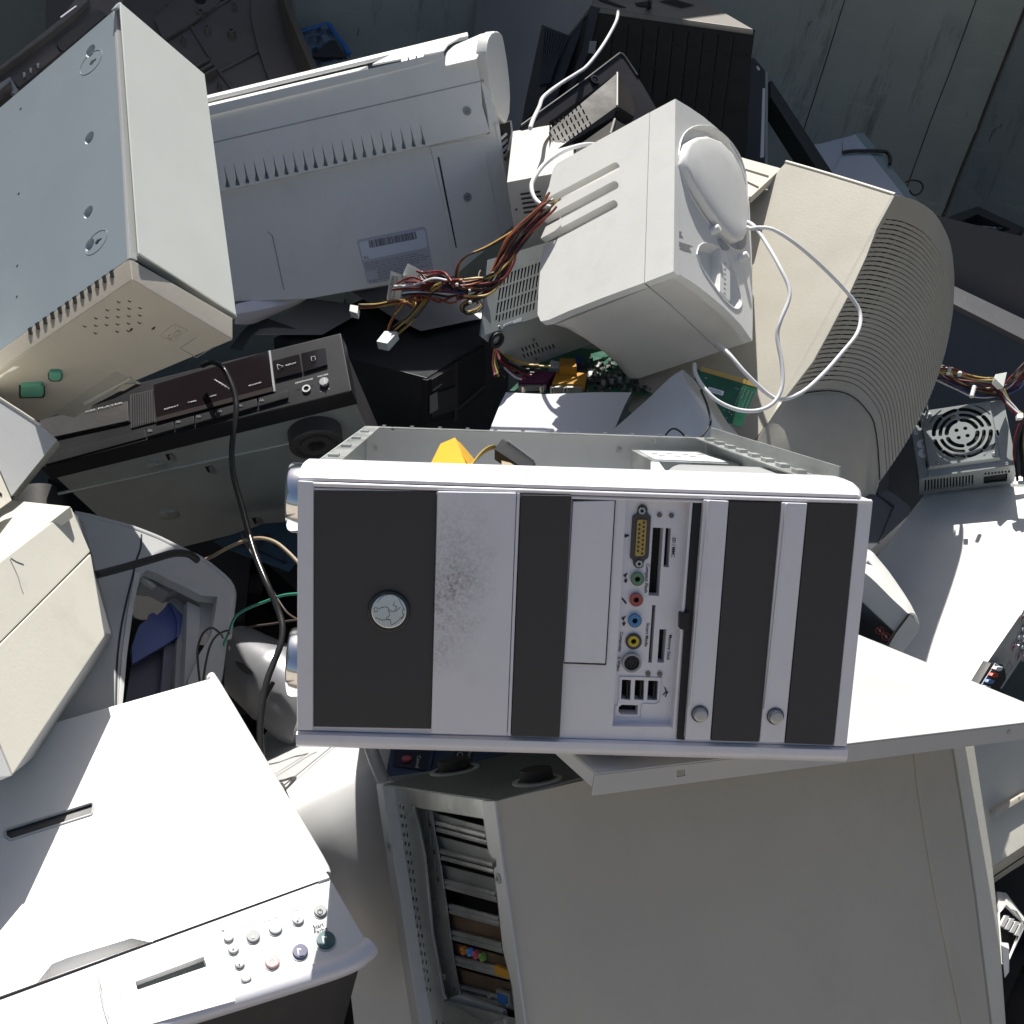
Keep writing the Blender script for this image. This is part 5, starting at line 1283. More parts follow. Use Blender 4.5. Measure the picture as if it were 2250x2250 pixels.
# ================================================================== cable bundles helper
def bundle(t, path, n, rad, r, mats, seed=1, name='wire'):
    rr = random.Random(seed)
    for k in range(n):
        a = rr.uniform(0, 6.28); q = rad * math.sqrt(rr.uniform(.05, 1))
        ph = rr.uniform(0, 6.28); pts = []
        for i, p in enumerate(path):
            tt = i / (len(path) - 1)
            an = a + tt * 1.3 + .3 * math.sin(ph + i)
            w = q * (1 + .25 * math.sin(ph + i * 1.7))
            pts.append(p + rx * math.cos(an) * w + ry * math.sin(an) * w + rz * math.sin(an * 1.3) * w * .6)
        tube(name, pts, r, mats[k % len(mats)], t, sides=6, sub=5)
def plug(name, pts, vec, t, m=NYLON, pins=0):
    o = wslab(name, pts, vec, m, t, bevel=.0008)
    if pins:
        a, b, c, d = pts
        n = (b - a).cross(d - a).normalized()
        if n.dot(a - CAM) > 0: n = -n
        for k in range(pins):
            for row in (.30, .68):
                c0 = lerp(lerp(a, b, (k + .5) / pins), lerp(d, c, (k + .5) / pins), row)
                u = (b - a).normalized() * (b - a).length / pins * .3; v = (d - a).normalized() * (d - a).length * .12
                bm = bmesh.new(); q = [c0 - u - v, c0 + u - v, c0 + u + v, c0 - u + v]
                add_loops(bm, [p + n * .0004 for p in q], [p - n * .0006 for p in q]); finish(bm, 'socket', GREYINK, o)

# ================================================================== power supply left of the loudspeaker
def psu_left():
    P = scaled(.97)
    A, B, Cc, D, TL = P(1056, 739, 1.40), P(1183, 696, 1.45), P(1253, 779, 1.54), P(1150, 812, 1.49), P(1072, 571, 1.42)
    FP = Plane(A, B, TL); LP = Plane(A, B, D)
    t = thing('power_supply', 'grey steel power supply with barred vents half behind the white loudspeaker', 'power supply', D)
    ex = (B - A).normalized(); up = (TL - A); ez = (D - A)
    W = .150
    ox, oy, s = 760, 550, 500 / 1932
    def X(pts): return T(pts, ox, oy, s)
    holes = []
    for i in range(13):
        x, y = 1318 + 29 * i, 212 - .34 * 29 * i
        for k, (a, b) in enumerate(((0, 92), (110, 212), (232, 325), (345, 395))):
            if k == 3 and i in (0,): a, b = 340, 385
            if k == 3 and i > 0: continue
            holes.append(X([(x - a * .13, y + a), (x + 16 - a * .13, y + a - 5), (x + 16 - b * .13, y + b - 5), (x - b * .13, y + b)]))
    for i in range(1, 12):
        x, y = 1318 + 29 * i - 45, 212 + 345 - .34 * 29 * i
        holes.append(X([(x, y), (x + 15, y - 5), (x + 8, y + 55), (x - 7, y + 60)]))
    fr = [A, A + ex * W, TL + ex * W, TL]
    bm = bmesh.new()
    add_plate(bm, [p for p in fr], [[FP.at(*q) for q in h] for h in holes], -FP.n * .0014)
    finish(bm, 'vented_face', PAINTSTEEL, t)
    back = -FP.n * .03
    e = LP.n * -.0015
    hl = []
    for r_, (x0, y0, n) in enumerate(((1500, 850, 5), (1515, 905, 9))):
        for k in range(n):
            x, y = x0 + k * 31, y0 - k * 10.5
            hl.append(X([(x - 14, y - 22), (x - 2, y - 26), (x + 14, y + 10), (x + 2, y + 14)]))
    bm = bmesh.new(); lo = [A + e * 1.2, A + ex * W + e * 1.2, A + ex * W + ez + e * 1.2, D + e * 1.2]
    add_plate(bm, lo, [[LP.at(*q, -.0018) for q in h] for h in hl], -LP.n * .0014)
    finish(bm, 'lower_face', PAINTSTEEL, t)
    w = -LP.n
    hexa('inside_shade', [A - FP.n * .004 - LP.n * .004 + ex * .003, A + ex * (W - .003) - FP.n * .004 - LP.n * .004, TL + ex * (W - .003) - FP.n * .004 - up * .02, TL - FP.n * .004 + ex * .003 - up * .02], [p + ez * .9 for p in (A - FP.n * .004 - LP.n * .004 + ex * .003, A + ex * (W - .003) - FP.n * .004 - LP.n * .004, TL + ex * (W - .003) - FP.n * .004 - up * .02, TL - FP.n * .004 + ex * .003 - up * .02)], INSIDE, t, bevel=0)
    wslab('side_face', [A + ex * .0002 + e * 2.2, TL, TL + ez, D + e * 2.2], ex * .0012, PAINTSTEEL, t)
    wslab('top_face', [TL - FP.n * .0016, TL + ex * W - FP.n * .0016, TL + ex * W + ez, TL + ez], -up.normalized() * .0014, PAINTSTEEL, t)
    slab('rating_sticker', FP, X([(1338, 628), (1495, 568), (1490, 600), (1338, 648)]), .0003, STICKER, t, off=.0004)
    slab('print_mark', FP, X([(1350, 632), (1420, 606), (1420, 616), (1352, 640)]), .0002, GREYINK, t, off=.0006)
    xx, yy = X([(1305, 652)])[0]; screw(FP, xx, yy, 4, t)
    for x, y in ((1600, 762), (1618, 922)):
        xx, yy = X([(x, y)])[0]; screw(LP, xx, yy, 4, t)
    xx, yy = X([(1287, 768)])[0]
    ring('cable_grommet', LP, xx, yy, 19, 11, .004, RUBBER, t, off=-.0005)
    t2 = thing('cable_harness', 'bundle of red yellow orange and black wires with white plugs hanging left of the loudspeaker', 'cable bundle', P(1000, 640, 1.45))
    def R(l, d0, d1): return [P(ox + x * s, oy + y * s, d0 + (d1 - d0) * i / (len(l) - 1)) for i, (x, y) in enumerate(l)]
    main = R([(1720, -390), (1640, -300), (1500, -150), (1400, 0), (1345, 110), (1270, 240), (1200, 300), (1100, 335), (950, 345)], 1.36, 1.36)
    cols = [WBLACK, WRED, WYEL, WORG, WBLACK, WORG, WRED, WBLACK]
    bundle(t2, main, 18, .0125, .0016, cols, 3)
    bundle(t2, R([(980, 345), (880, 350), (780, 345), (680, 340), (580, 330), (480, 345)], 1.36, 1.40), 14, .013, .0016, [WRED, WBLACK, WRED, WORG, WBLUE, WIREWHITE, WRED], 5)
    bundle(t2, R([(1640, -330), (1430, -160), (1200, -20), (1020, 60), (950, 150), (940, 290), (945, 380), (985, 420)], 1.37, 1.40), 3, .004, .0016, [WRED, WBLACK, WYEL], 7)
    bundle(t2, R([(900, 320), (870, 250), (820, 215), (740, 220), (690, 240), (640, 200)], 1.36, 1.40), 4, .007, .0016, [WRED, WBLACK, WRED, WBLACK], 8)
    bundle(t2, R([(860, 320), (780, 280), (700, 300), (640, 360), (610, 430), (600, 480), (560, 440), (480, 425), (380, 435), (250, 465), (100, 475)], 1.37, 1.45), 4, .006, .0016, [WYEL, WBLACK, WYEL, WRED], 9)
    bundle(t2, R([(820, 300), (760, 330), (720, 380), (650, 470), (560, 580), (480, 650), (420, 690)], 1.36, 1.44), 4, .007, .0016, [WYEL, WBLACK, WBROWN, WYEL], 10)
    bundle(t2, R([(580, 490), (500, 440), (470, 480), (420, 550), (380, 620), (360, 680)], 1.40, 1.44), 2, .004, .0015, [WRED, WYEL], 12)
    bundle(t2, R([(1220, 300), (1150, 390), (1060, 440), (1000, 470), (990, 510), (1020, 540), (1100, 525), (1145, 480), (1120, 420), (1200, 330)], 1.37, 1.41), 4, .004, .0016, [WBROWN, WBLACK, WYEL, WBROWN], 13)
    bundle(t2, R([(1130, 180), (1120, 240), (1150, 280), (1190, 300)], 1.50, 1.46), 2, .003, .0018, [WBROWN, WRED], 14)
    # plugs
    plug('white_plug', [P(ox + x * s, oy + y * s, d) for x, y, d in ((380, 172, 1.42), (478, 205, 1.43), (462, 420, 1.44), (345, 410, 1.43))], D2W((.0, .004, .010)), t2)
    for k in range(10):
        for j in (0, 1):
            x, y = 395 - k * 3.6 + j * 30, 215 + k * 20 + j * 6
            q = [P(ox + (x + a) * s, oy + (y + b) * s, 1.4215) for a, b in ((0, 0), (16, 3), (15, 12), (-1, 9))]
            wslab('socket', q, D2W((0, 0, .004)), GREYINK, t2)
    plug('white_plug', [P(ox + x * s, oy + y * s, d) for x, y, d in ((525, 108, 1.43), (640, 172, 1.41), (585, 262, 1.42), (482, 205, 1.44))], D2W((.0, .004, .012)), t2)
    plug('drive_plug', [P(ox + x * s, oy + y * s, d) for x, y, d in ((330, 680, 1.44), (440, 690, 1.43), (350, 790, 1.41), (258, 772, 1.42))], D2W((.002, .010, .004)), t2)
    plug('drive_plug', [P(ox + x * s, oy + y * s, d) for x, y, d in ((35, 458, 1.46), (105, 470, 1.45), (95, 535, 1.44), (28, 515, 1.45))], D2W((.002, .008, .004)), t2)
    for x, y, r in ((943, 292, 5), (1055, 442, 5), (1050, 340, 4)):
        c = P(ox + x * s, oy + y * s, 1.35)
        bm = bmesh.new(); bmesh.ops.create_icosphere(bm, subdivisions=2, radius=r * 1.35 / F * .8)
        for v in bm.verts: v.co = v.co + c
        finish(bm, 'cable_tie', NYLON, t2)
    t3 = thing('cable_harness', 'fan of red yellow and black wires drooping from the grommet of the power supply', 'cable bundle', P(1120, 815, 1.5))
    for k, (x, y, m) in enumerate(((1258, 1065, WRED), (1295, 1065, WYEL), (1275, 1060, WBLACK), (1410, 1000, WRED), (1490, 1095, WIREWHITE), (1520, 1090, WRED), (1640, 975, WYEL), (1560, 1010, WBLACK), (1740, 985, WYEL), (1600, 1040, WBLACK), (1580, 1060, WRED), (1350, 1075, WBLACK))):
        pth = R([(1275, 770), (1268 + k * 2, 820), (lerp(1260, x, .35) - 12, lerp(830, y, .45) + 20), (lerp(1270, x, .72), lerp(850, y, .85) + 12), (x, y)], 1.46, 1.44)
        tube('wire', pth, .0017, m, t3, sides=6, sub=6)
    bundle(t3, R([(1320, 1000), (1420, 1020), (1520, 1000), (1620, 985)], 1.45, 1.45), 4, .006, .0017, [WBLACK, WBLACK, WBROWN], 19)
psu_left()

# ================================================================== black desktop case and the papers on it
def black_case():
    A, L_, R_, K = P(938, 830, 1.50), P(600, 742, 1.60), P(1120, 714, 1.80), P(800, 655, 1.90)
    dn = D2W((-.02, .95, .45)).normalized() * .17
    t = thing('black_computer_case', 'plain black desktop computer case under the loose papers in the middle', 'computer', A + dn)
    TP = Plane(A, L_, R_)
    ins = .0
    hexa('case', [A, L_, K, R_], [p + dn for p in (A, L_, K, R_)], mat('black_painted_steel', (.024, .027, .034), .38, var=.2, dirt=.25, dcol=(.07, .075, .085)), t, bevel=.002)
    RP = Plane(A, R_, A + dn)
    ox, oy, s = 600, 550, .3882
    def X(pts): return T(pts, ox, oy, s)
    slab('front_bezel', RP, X([(878, 735), (1200, 540), (1205, 800), (1010, 965), (872, 985)]), .01, BLACK, t, off=.004, bevel=.001)
    slab('drive_door', RP, X([(900, 730), (1030, 655), (1030, 760), (905, 800)]), .003, BLACKM, t, off=.006, bevel=.0005)
    slab('drive_door', RP, X([(905, 815), (1030, 775), (1030, 905), (905, 945)]), .003, DKGREY, t, off=.006, bevel=.0005)
    slab('silver_badge', RP, X([(890, 825), (930, 800), (935, 900), (890, 925)]), .001, MIDGREY, t, off=.0075)
    slab('trim_line', RP, X([(905, 790), (955, 755), (957, 760), (907, 797)]), .001, MIDGREY, t, off=.0076)
    slab('vent_bar', RP, X([(1030, 640), (1045, 632), (1045, 960), (1030, 965)]), .001, DKGREY, t, off=.0062)
    slab('vent_bar', RP, X([(1045, 890), (1200, 760), (1205, 775), (1050, 905)]), .001, DKGREY, t, off=.0064)
    # papers
    def sheet(poly, off, lab, curl=0, dcol=PAPER):
        pts = [TP.at(x, y, off) for x, y in poly]
        bm = bmesh.new(); add_loops(bm, pts, [p - TP.n * .0004 for p in pts])
        o = finish(bm, 'paper_sheet', dcol, smooth=0)
        tag(o, lab, 'paper', 'loose papers in the heap')
    sheet([(560, 735), (675, 655), (772, 668), (790, 688), (708, 735), (640, 735)], .004, 'pale paper sheet folded flat beside the left wire plug on the black case')
    sheet([(770, 640), (860, 600), (1040, 640), (1062, 655), (1060, 699), (925, 727), (868, 700), (832, 677)], .006, 'pale paper sheet under the wire bundle left of the grey power supply')
    # curled sheet standing against the printer
    r0 = [P(x, y, d) for x, y, d in ((518, 668, 1.46), (590, 652, 1.50), (672, 635, 1.55))]
    r1 = [P(x, y, d) for x, y, d in ((518, 690, 1.45), (595, 676, 1.49), (676, 656, 1.54))]
    r2 = [P(x, y, d) for x, y, d in ((515, 712, 1.47), (555, 712, 1.50), (590, 697, 1.53))]
    o = patch('paper_sheet', [r0, r1, r2], .0004, PAPER, None, sub=3); tag(o, 'curled pale paper sheet sticking out behind the pale steel desktop computer', 'paper', 'loose papers in the heap')
    r0 = [P(x, y, d) for x, y, d in ((505, 765, 1.50), (545, 715, 1.52), (590, 700, 1.55))]
    r1 = [P(x, y, d) for x, y, d in ((530, 770, 1.46), (570, 722, 1.50), (650, 722, 1.54))]
    o = patch('rubber_mat', [r0, r1], .001, DKBLUE, None, sub=3); tag(o, 'dark curled plastic sheet beside the folded paper above the stereo', 'sheet')
    # lower paper
    LPp = Plane(P(1110, 865, 1.388), P(1387, 868, 1.388), P(1085, 950, 1.345))
    rows = []
    for y0, k in ((862, 0), (890, .35), (925, .7), (955, 1)):
        xs = [lerp(1112, 1072, k), lerp(1200, 1190, k), lerp(1300, 1270, k), lerp(1388, 1345, k)]
        rows.append([LPp.at(x, y0 + (4 if i == 1 else 0), .004 * (i in (1, 2))) for i, x in enumerate(xs)])
    o = patch('paper_sheet', rows, .0004, PAPER, None, sub=2); tag(o, 'pale lilac paper sheet lying just behind the open silver black tower', 'paper', 'loose papers in the heap')
black_case()

# ================================================================== circuit boards
def boards():
    t = thing('circuit_board', 'green computer main board with purple and orange ports under the loudspeaker', 'circuit board', P(1300, 850, 1.5))
    BPn = Plane(P(1150, 862, 1.43), P(1450, 864, 1.43), P(1300, 770, 1.56))
    slab('board', BPn, [(1120, 858), (1260, 868), (1455, 868), (1452, 830), (1330, 770), (1230, 760), (1180, 800)], .0016, PCB, t, off=0)
    up = BPn.n
    def block(name, base, h, m, par=t, off=0.):
        a = [BPn.at(x, y, off + .0002) for x, y in base]
        bm = bmesh.new(); add_loops(bm, [p + up * h for p in a], a); return finish(bm, name, m, par, bevel=.0005)
    block('purple_port', [(1138, 856), (1203, 856), (1222, 836), (1160, 832)], .014, PURPLE)
    block('port_shell', [(1138, 860), (1200, 860), (1200, 857), (1138, 857)], .009, STEEL)
    block('orange_port', [(1212, 860), (1284, 862), (1290, 838), (1224, 832)], .013, ORANGE)
    block('orange_port', [(1228, 842), (1266, 842), (1262, 824), (1228, 822)], .026, ORANGE)
    block('port_shell', [(1208, 864), (1278, 865), (1278, 862), (1208, 861)], .010, STEEL)
    for x, y in ((1213, 862), (1242, 862), (1190, 860), (1150, 860)):
        block('jack_post', [(x - 4, y + 4), (x + 4, y + 4), (x + 4, y), (x - 4, y)], .010, CHROME)
    rr = random.Random(11); bm = bmesh.new()
    for i in range(170):
        x, y = rr.uniform(1275, 1445), rr.uniform(790, 862)
        if y < 770 + (x - 1230) * .0 and x > 1400: continue
        w, h_ = rr.uniform(1.5, 6), rr.uniform(1, 4)
        a = [BPn.at(x + dx, y + dy, .0003) for dx, dy in ((-w, -h_), (w, -h_), (w, h_), (-w, h_))]
        add_loops(bm, [p + up * rr.uniform(.001, .006) for p in [sum(a, Vector()) / 4 + (q - sum(a, Vector()) / 4) * .9 for q in a]], a)
    finish(bm, 'small_components', mat('components', (.16, .17, .16), .4, .3, var=.9, scale=120), t, kind='stuff')
    for x, y, w in ((1318, 838, 14), (1345, 846, 10), (1295, 822, 9)):
        block('chip', [(x - w, y + 6), (x + w, y + 6), (x + w, y - 6), (x - w, y - 6)], .003, BLACK)
    for k in range(4):
        xx = 1325 + k * 18
        a = circ(BPn, xx, 850 - k * 3, 5, 12, .0003); bm = bmesh.new(); add_loops(bm, [p + up * .010 for p in a], a); finish(bm, 'capacitor', GREYINK, t)
    block('blue_socket', [(1262, 812), (1278, 815), (1276, 798), (1264, 796)], .012, mat('blue_socket', (.03, .08, .30), .4))
    block('ribbon_header', [(1205, 818), (1240, 822), (1236, 806), (1210, 802)], .008, NYLON)
    t = thing('circuit_card', 'green expansion card with gold edge contacts leaning on the beige monitor', 'circuit card', P(1600, 940, 1.2))
    GP = Plane(P(1536, 806, 1.27), P(1665, 845, 1.275), P(1634, 938, 1.255))
    ox, oy, s = 1300, 800, 420 / 1932
    def X(pts): return T(pts, ox, oy, s)
    slab('board', GP, X([(1070, 50), (1680, 215), (1545, 560), (1510, 640), (1380, 590), (1270, 400), (1120, 260), (1040, 150)]), .0016, PCB, t, off=0)
    slab('gold_contacts', GP, X([(1110, 25), (1565, 155), (1555, 200), (1100, 68)]), .0014, GOLD, t, off=.0006)
    slab('gold_contacts', GP, X([(1572, 158), (1680, 188), (1675, 236), (1560, 204)]), .0014, GOLD, t, off=.0006)
    slab('sticker', GP, rnd(X([(1180, 228), (1340, 275), (1325, 320), (1166, 272)]), 2), .0003, STICKER, t, off=.0006)
    for k in range(2): slab('print_mark', GP, X([(1192 , 246 + k * 16), (1312, 282 + k * 16), (1311, 288 + k * 16), (1191, 252 + k * 16)]), .0002, GREYINK, t, off=.0008)
    bm = bmesh.new()
    for i in range(9):
        for j in range(4):
            x, y = 1515 - i * 8 + j * 36, 245 + i * 20 + j * 14
            if j == 1 and i > 4: continue
            a = [GP.at(*q, .0003) for q in X([(x - 4, y - 4), (x + 4, y - 4), (x + 4, y + 4), (x - 4, y + 4)])]
            add_loops(bm, [p + GP.n * .0006 for p in a], a)
    for x, y in ((1145, 140), (1160, 144), (1458, 246), (1478, 254), (1335, 465), (1390, 485), (1412, 510), (1362, 545)):
        a = [GP.at(*q, .0003) for q in X([(x - 5, y - 5), (x + 5, y - 5), (x + 5, y + 5), (x - 5, y + 5)])]
        add_loops(bm, [p + GP.n * .0006 for p in a], a)
    finish(bm, 'solder_points', STEEL, t, kind='stuff')
    # blue card under the stereo
    t = thing('circuit_card', 'dusty blue circuit card in the dark gap under the stereo', 'circuit card', P(570, 1210, 1.30))
    Q_ = Plane(P(476, 1186, 1.34), P(656, 1155, 1.36), P(634, 1254, 1.25))
    slab('board', Q_, [(470, 1188), (582, 1150), (660, 1145), (664, 1217), (634, 1254), (500, 1205)], .002, mat('blue_board', (.035, .085, .14), .5, var=.25, scale=30, dirt=.4, dcol=(.02, .04, .07)), t, off=0)
    for a_, b_, w in (((560, 1205), (630, 1235), 4), ((520, 1190), (548, 1200), 4), ((590, 1170), (570, 1200), 5), ((600, 1195), (640, 1212), 3), ((628, 1205), (622, 1238), 3)):
        slab('dark_trace', Q_, line_px(a_, b_, w), .001, NAVY, t, off=.0012)
boards()

# ================================================================== pale rounded housing behind the tower
def pale_housing():
    rows = [[(1500, 812, 1.30), (1525, 835, 1.30), (1560, 870, 1.30), (1600, 930, 1.29), (1650, 985, 1.27), (1700, 1040, 1.24)],
            [(1494, 816, 1.285), (1510, 850, 1.265), (1545, 900, 1.25), (1580, 960, 1.235), (1620, 1010, 1.22), (1650, 1060, 1.20)],
            [(1470, 832, 1.275), (1490, 870, 1.255), (1510, 905, 1.235), (1525, 960, 1.22), (1550, 1020, 1.20), (1580, 1080, 1.185)],
            [(1420, 880, 1.27), (1430, 910, 1.245), (1440, 945, 1.225), (1450, 990, 1.205), (1460, 1040, 1.19), (1470, 1090, 1.18)],
            [(1346, 945, 1.27), (1350, 970, 1.25), (1355, 1000, 1.23), (1360, 1030, 1.21), (1365, 1060, 1.20), (1370, 1090, 1.19)]]
    o = patch('printer_housing', [[P(*q) for q in r] for r in rows], .004, mat('pale_blue_grey_plastic', (.62, .65, .68), .4, var=.05, dirt=.1), None, sub=3)
    tag(o, 'pale blue grey rounded plastic housing wedged behind the open tower and below the loudspeaker', 'housing')
    s = [P(x, y, d) for x, y, d in ((1540, 857, 1.235), (1552, 885, 1.225), (1560, 915, 1.215), (1561, 930, 1.21), (1553, 945, 1.205), (1537, 965, 1.20))]
    o = tube('thin_cord', s, .0014, WBLACK); tag(o, 'thin black cord across the pale rounded housing below the loudspeaker', 'cord')
    s = [P(x, y, d) for x, y, d in ((1462, 957, 1.19), (1472, 945, 1.19), (1482, 942, 1.19), (1494, 948, 1.19), (1504, 958, 1.185))]
    o = tube('thin_cord', s, .0012, WBLACK); tag(o, 'small black cord hoop rising over the rear edge of the open tower', 'cord')
pale_housing()

# ================================================================== white printer on its side (upper middle)
def side_printer():
    P = scaled(.90)
    t = thing('printer', 'white laser printer lying on its side with ribbed vents and barcode sticker', 'printer', P(800, 660, 1.75))
    FP = Plane(P(460, 243, 1.56), P(975, 120, 1.70), P(680, 656, 1.67))
    ox, oy, s = 400, 0, .3882
    def X(pts): return T(pts, ox, oy, s)
    n = FP.n
    W = mat('printer_casing', (.78, .78, .76), .42, var=.05, bump=.12, dirt=.10)
    up = (FP.at(975, 120) - FP.at(990, 600)).normalized()
    # base moulding (recessed lower panel) and body
    low = X([(60, 1000), (240, 1060), (1400, 800), (1740, 730), (1790, 700), (1880, 1270), (1545, 1560), (1100, 1620), (720, 1690), (315, 1705), (120, 1720)])
    slab('base_panel', FP, low, .006, W, t, off=-.012)
    body = X([(60, 650), (1480, 312), (1690, 330), (1800, 700), (1880, 1275), (1545, 1558), (720, 1688), (200, 1715)])
    bm = bmesh.new(); A_ = [FP.at(x, y, -.0185) for x, y in body]; add_loops(bm, A_, [p - n * .38 for p in A_]); finish(bm, 'body', W, t, bevel=.004)
    # upper band with ribbed notches
    notches = []
    for k in range(21):
        x, y = 258 + k * 55.4, 1068 - k * 12.1
        notches.append(X([(x - 12, y - 8), (x - 8, y - 50), (x - 22, y - 135), (x - 2, y - 60), (x + 14, y - 14), (x + 10, y - 6)]))
    band = X([(60, 650), (157, 626), (1480, 312), (1492, 368), (1668, 330), (1690, 460), (1700, 600), (1742, 748), (1660, 766), (1400, 822), (240, 1080), (60, 1120)])
    slab('side_band', FP, band, .012, W, t, off=0, holes=notches, bevel=0)
    slab('parting_line', FP, X([(60, 836), (190, 800), (900, 636), (1690, 456), (1730, 444), (1730, 450), (1690, 463), (900, 644), (190, 808), (60, 844)]), .0006, MIDGREY, t, off=.0003)
    slab('seam', FP, X([(1692, 775), (1698, 775), (1760, 1080), (1804, 1330), (1799, 1332), (1752, 1080)]), .0005, MIDGREY, t, off=-.0117)
    slab('groove', FP, X([(1446, 890), (1456, 888), (1556, 1400), (1550, 1404), (1495, 1140)]), .0008, INK, t, off=-.0116)
    slab('side_step', FP, X([(1405, 830), (1700, 775), (1760, 1080), (1810, 1340), (1545, 1558), (1480, 1140)]), .004, W, t, off=-.0095, bevel=.001)
    slab('groove', FP, X([(1446, 890), (1456, 888), (1556, 1400), (1550, 1404), (1495, 1140)]), .0008, INK, t, off=-.0090)
    slab('moulded_line', FP, X([(480, 1310), (486, 1310), (515, 1335), (580, 1640), (574, 1642), (508, 1338)]), .0005, MIDGREY, t, off=-.0117)
    for x, y, o_ in ((1615, 628, .0), (1617, 1115, -.0092)):
        xx, yy = X([(x, y)])[0]
        ring('screw_well', FP, xx, yy, 9.5, 6.5, .0014, MIDGREY, t, off=o_ + .0002); screw(FP, xx, yy, 6, t, off=o_ + .0004)
    lab = X([(990, 1365), (1003, 1355), (1365, 1283), (1380, 1292), (1425, 1535), (1050, 1600)])
    st = slab('barcode_sticker', FP, lab, .0004, mat('grey_sticker', (.52, .54, .60), .5, var=.03), t, off=-.0113)
    slab('white_field', FP, rnd(X([(1000, 1372), (1372, 1298), (1390, 1400), (1025, 1475)]), 5), .0002, STICKER, st, off=-.0110)
    rr = random.Random(2); x = 0.
    while x < 1:
        w = rr.choice((.006, .010, .016)); 
        a, b = (1055 + 268 * x, 1362 - 52 * x), (1055 + 268 * (x + w), 1362 - 52 * (x + w))
        slab('bar', FP, X([a, b, (b[0] + 8, b[1] + 42), (a[0] + 8, a[1] + 42)]), .0002, INK, st, off=-.0107); x += w + rr.choice((.006, .009, .014))
    text(FP, '7612', X([(1030, 1468)])[0], X([(1056, 1463)])[0], 6, INK, t, off=-.0107)
    for k in range(10):
        y = 1490 + k * 13; x0 = 1032 + k * 3 + (60 if 4 <= k <= 7 else 0); x1 = 1392 - rr.uniform(0, 90)
        xx = x0
        while xx < x1:
            w = rr.uniform(10, 34)
            q = [(xx, y - (xx - 1032) * .19), (xx + w, y - (xx + w - 1032) * .19)]
            slab('print_line', FP, X(q + [(q[1][0], q[1][1] + 4.5), (q[0][0], q[0][1] + 4.5)]), .0002, GREYINK, st, off=-.0108); xx += w + rr.uniform(4, 8)
    # sunlit top: layered tray and paper guides
    def lay(name, p0, p1, q1, q0, d0, d1, m=W, th=.006, dz=.012):
        a = [P(400 + p0[0] * s, p0[1] * s, d0), P(400 + p1[0] * s, p1[1] * s, d1), P(400 + q1[0] * s, q1[1] * s, d1 + dz), P(400 + q0[0] * s, q0[1] * s, d0 + dz)]
        wslab(name, a, -up * th, m, t, bevel=.001)
    lay('top_ledge', (60, 652), (1485, 311), (1480, 292), (60, 620), 1.545, 1.70, dz=-.002)
    lay('paper_guide', (60, 620), (1000, 397), (1055, 370), (60, 606), 1.57, 1.665)
    lay('dark_gap', (60, 606), (1090, 352), (1210, 290), (60, 576), 1.645, 1.735, INSIDE, .003)
    lay('rear_rim', (60, 574), (1620, 200), (1615, 180), (60, 558), 1.63, 1.78)
    a = [P(400 + x * s, y * s, d) for x, y, d in ((1075, 362, 1.69), (1480, 285, 1.71), (1505, 250, 1.74), (1620, 182, 1.80), (1210, 292, 1.72))]
    wslab('tray_flap', a, -up * .003, W, t, bevel=.0008)
    for k in range(3):
        x = 1240 + k * 45
        lay('guide_step', (x, 362 - k * 9), (x + 38, 354 - k * 9), (x + 38, 325 - k * 9), (x, 333 - k * 9), 1.685, 1.69)
    a = [P(400 + x * s, y * s, d) for x, y, d in ((1490, 370, 1.70), (1668, 330, 1.71), (1740, 205, 1.76), (1790, 175, 1.79), (1690, 190, 1.79), (1530, 260, 1.76), (1490, 300, 1.73))]
    wslab('end_hood', a, -up * .004, W, t, bevel=.0015)
    # oval end cap on the right
    EP = Plane(P(1075, 100, 1.73), P(1112, 120, 1.80), P(1090, 270, 1.78))
    cap = T([(335, 560), (345, 470), (360, 395), (390, 350), (430, 328), (475, 335), (510, 375), (530, 470), (560, 650), (585, 880), (592, 1050), (585, 1200), (552, 1310), (520, 1300), (470, 1220), (415, 1090), (370, 850)], 1000, 0, 400 / 1932)
    slab('end_cap', EP, cap, .02, W, t, off=.004, bevel=.004)
    slab('end_wall', FP, T([(240, 565), (335, 550), (372, 840), (280, 830)], 1000, 0, 400 / 1932), .012, W, t, off=-.003, bevel=.001)
    slab('end_wall', FP, T([(275, 880), (345, 830), (380, 1000), (430, 1300), (370, 1420), (335, 1150)], 1000, 0, 400 / 1932), .012, W, t, off=-.002, bevel=.001)
    SPn = Plane(P(1092, 280, 1.76), P(1124, 270, 1.86), P(1110, 380, 1.79))
    o4 = lambda l: T(l, 1000, 0, 400 / 1932)
    hs = [o4([(488 + k * 12, 1462 + k * 62), (548 + k * 8, 1408 + k * 62), (556 + k * 8, 1430 + k * 62), (496 + k * 12, 1486 + k * 62)]) for k in range(5)]
    slab('vented_end', SPn, o4([(430, 1320), (600, 1280), (610, 1400), (560, 1760), (545, 1900), (500, 1700)]), .003, W, t, off=0, holes=hs)
    slab('vent_back', SPn, o4([(440, 1330), (600, 1290), (545, 1890), (505, 1700)]), .002, INSIDE, t, off=-.006)
side_printer()

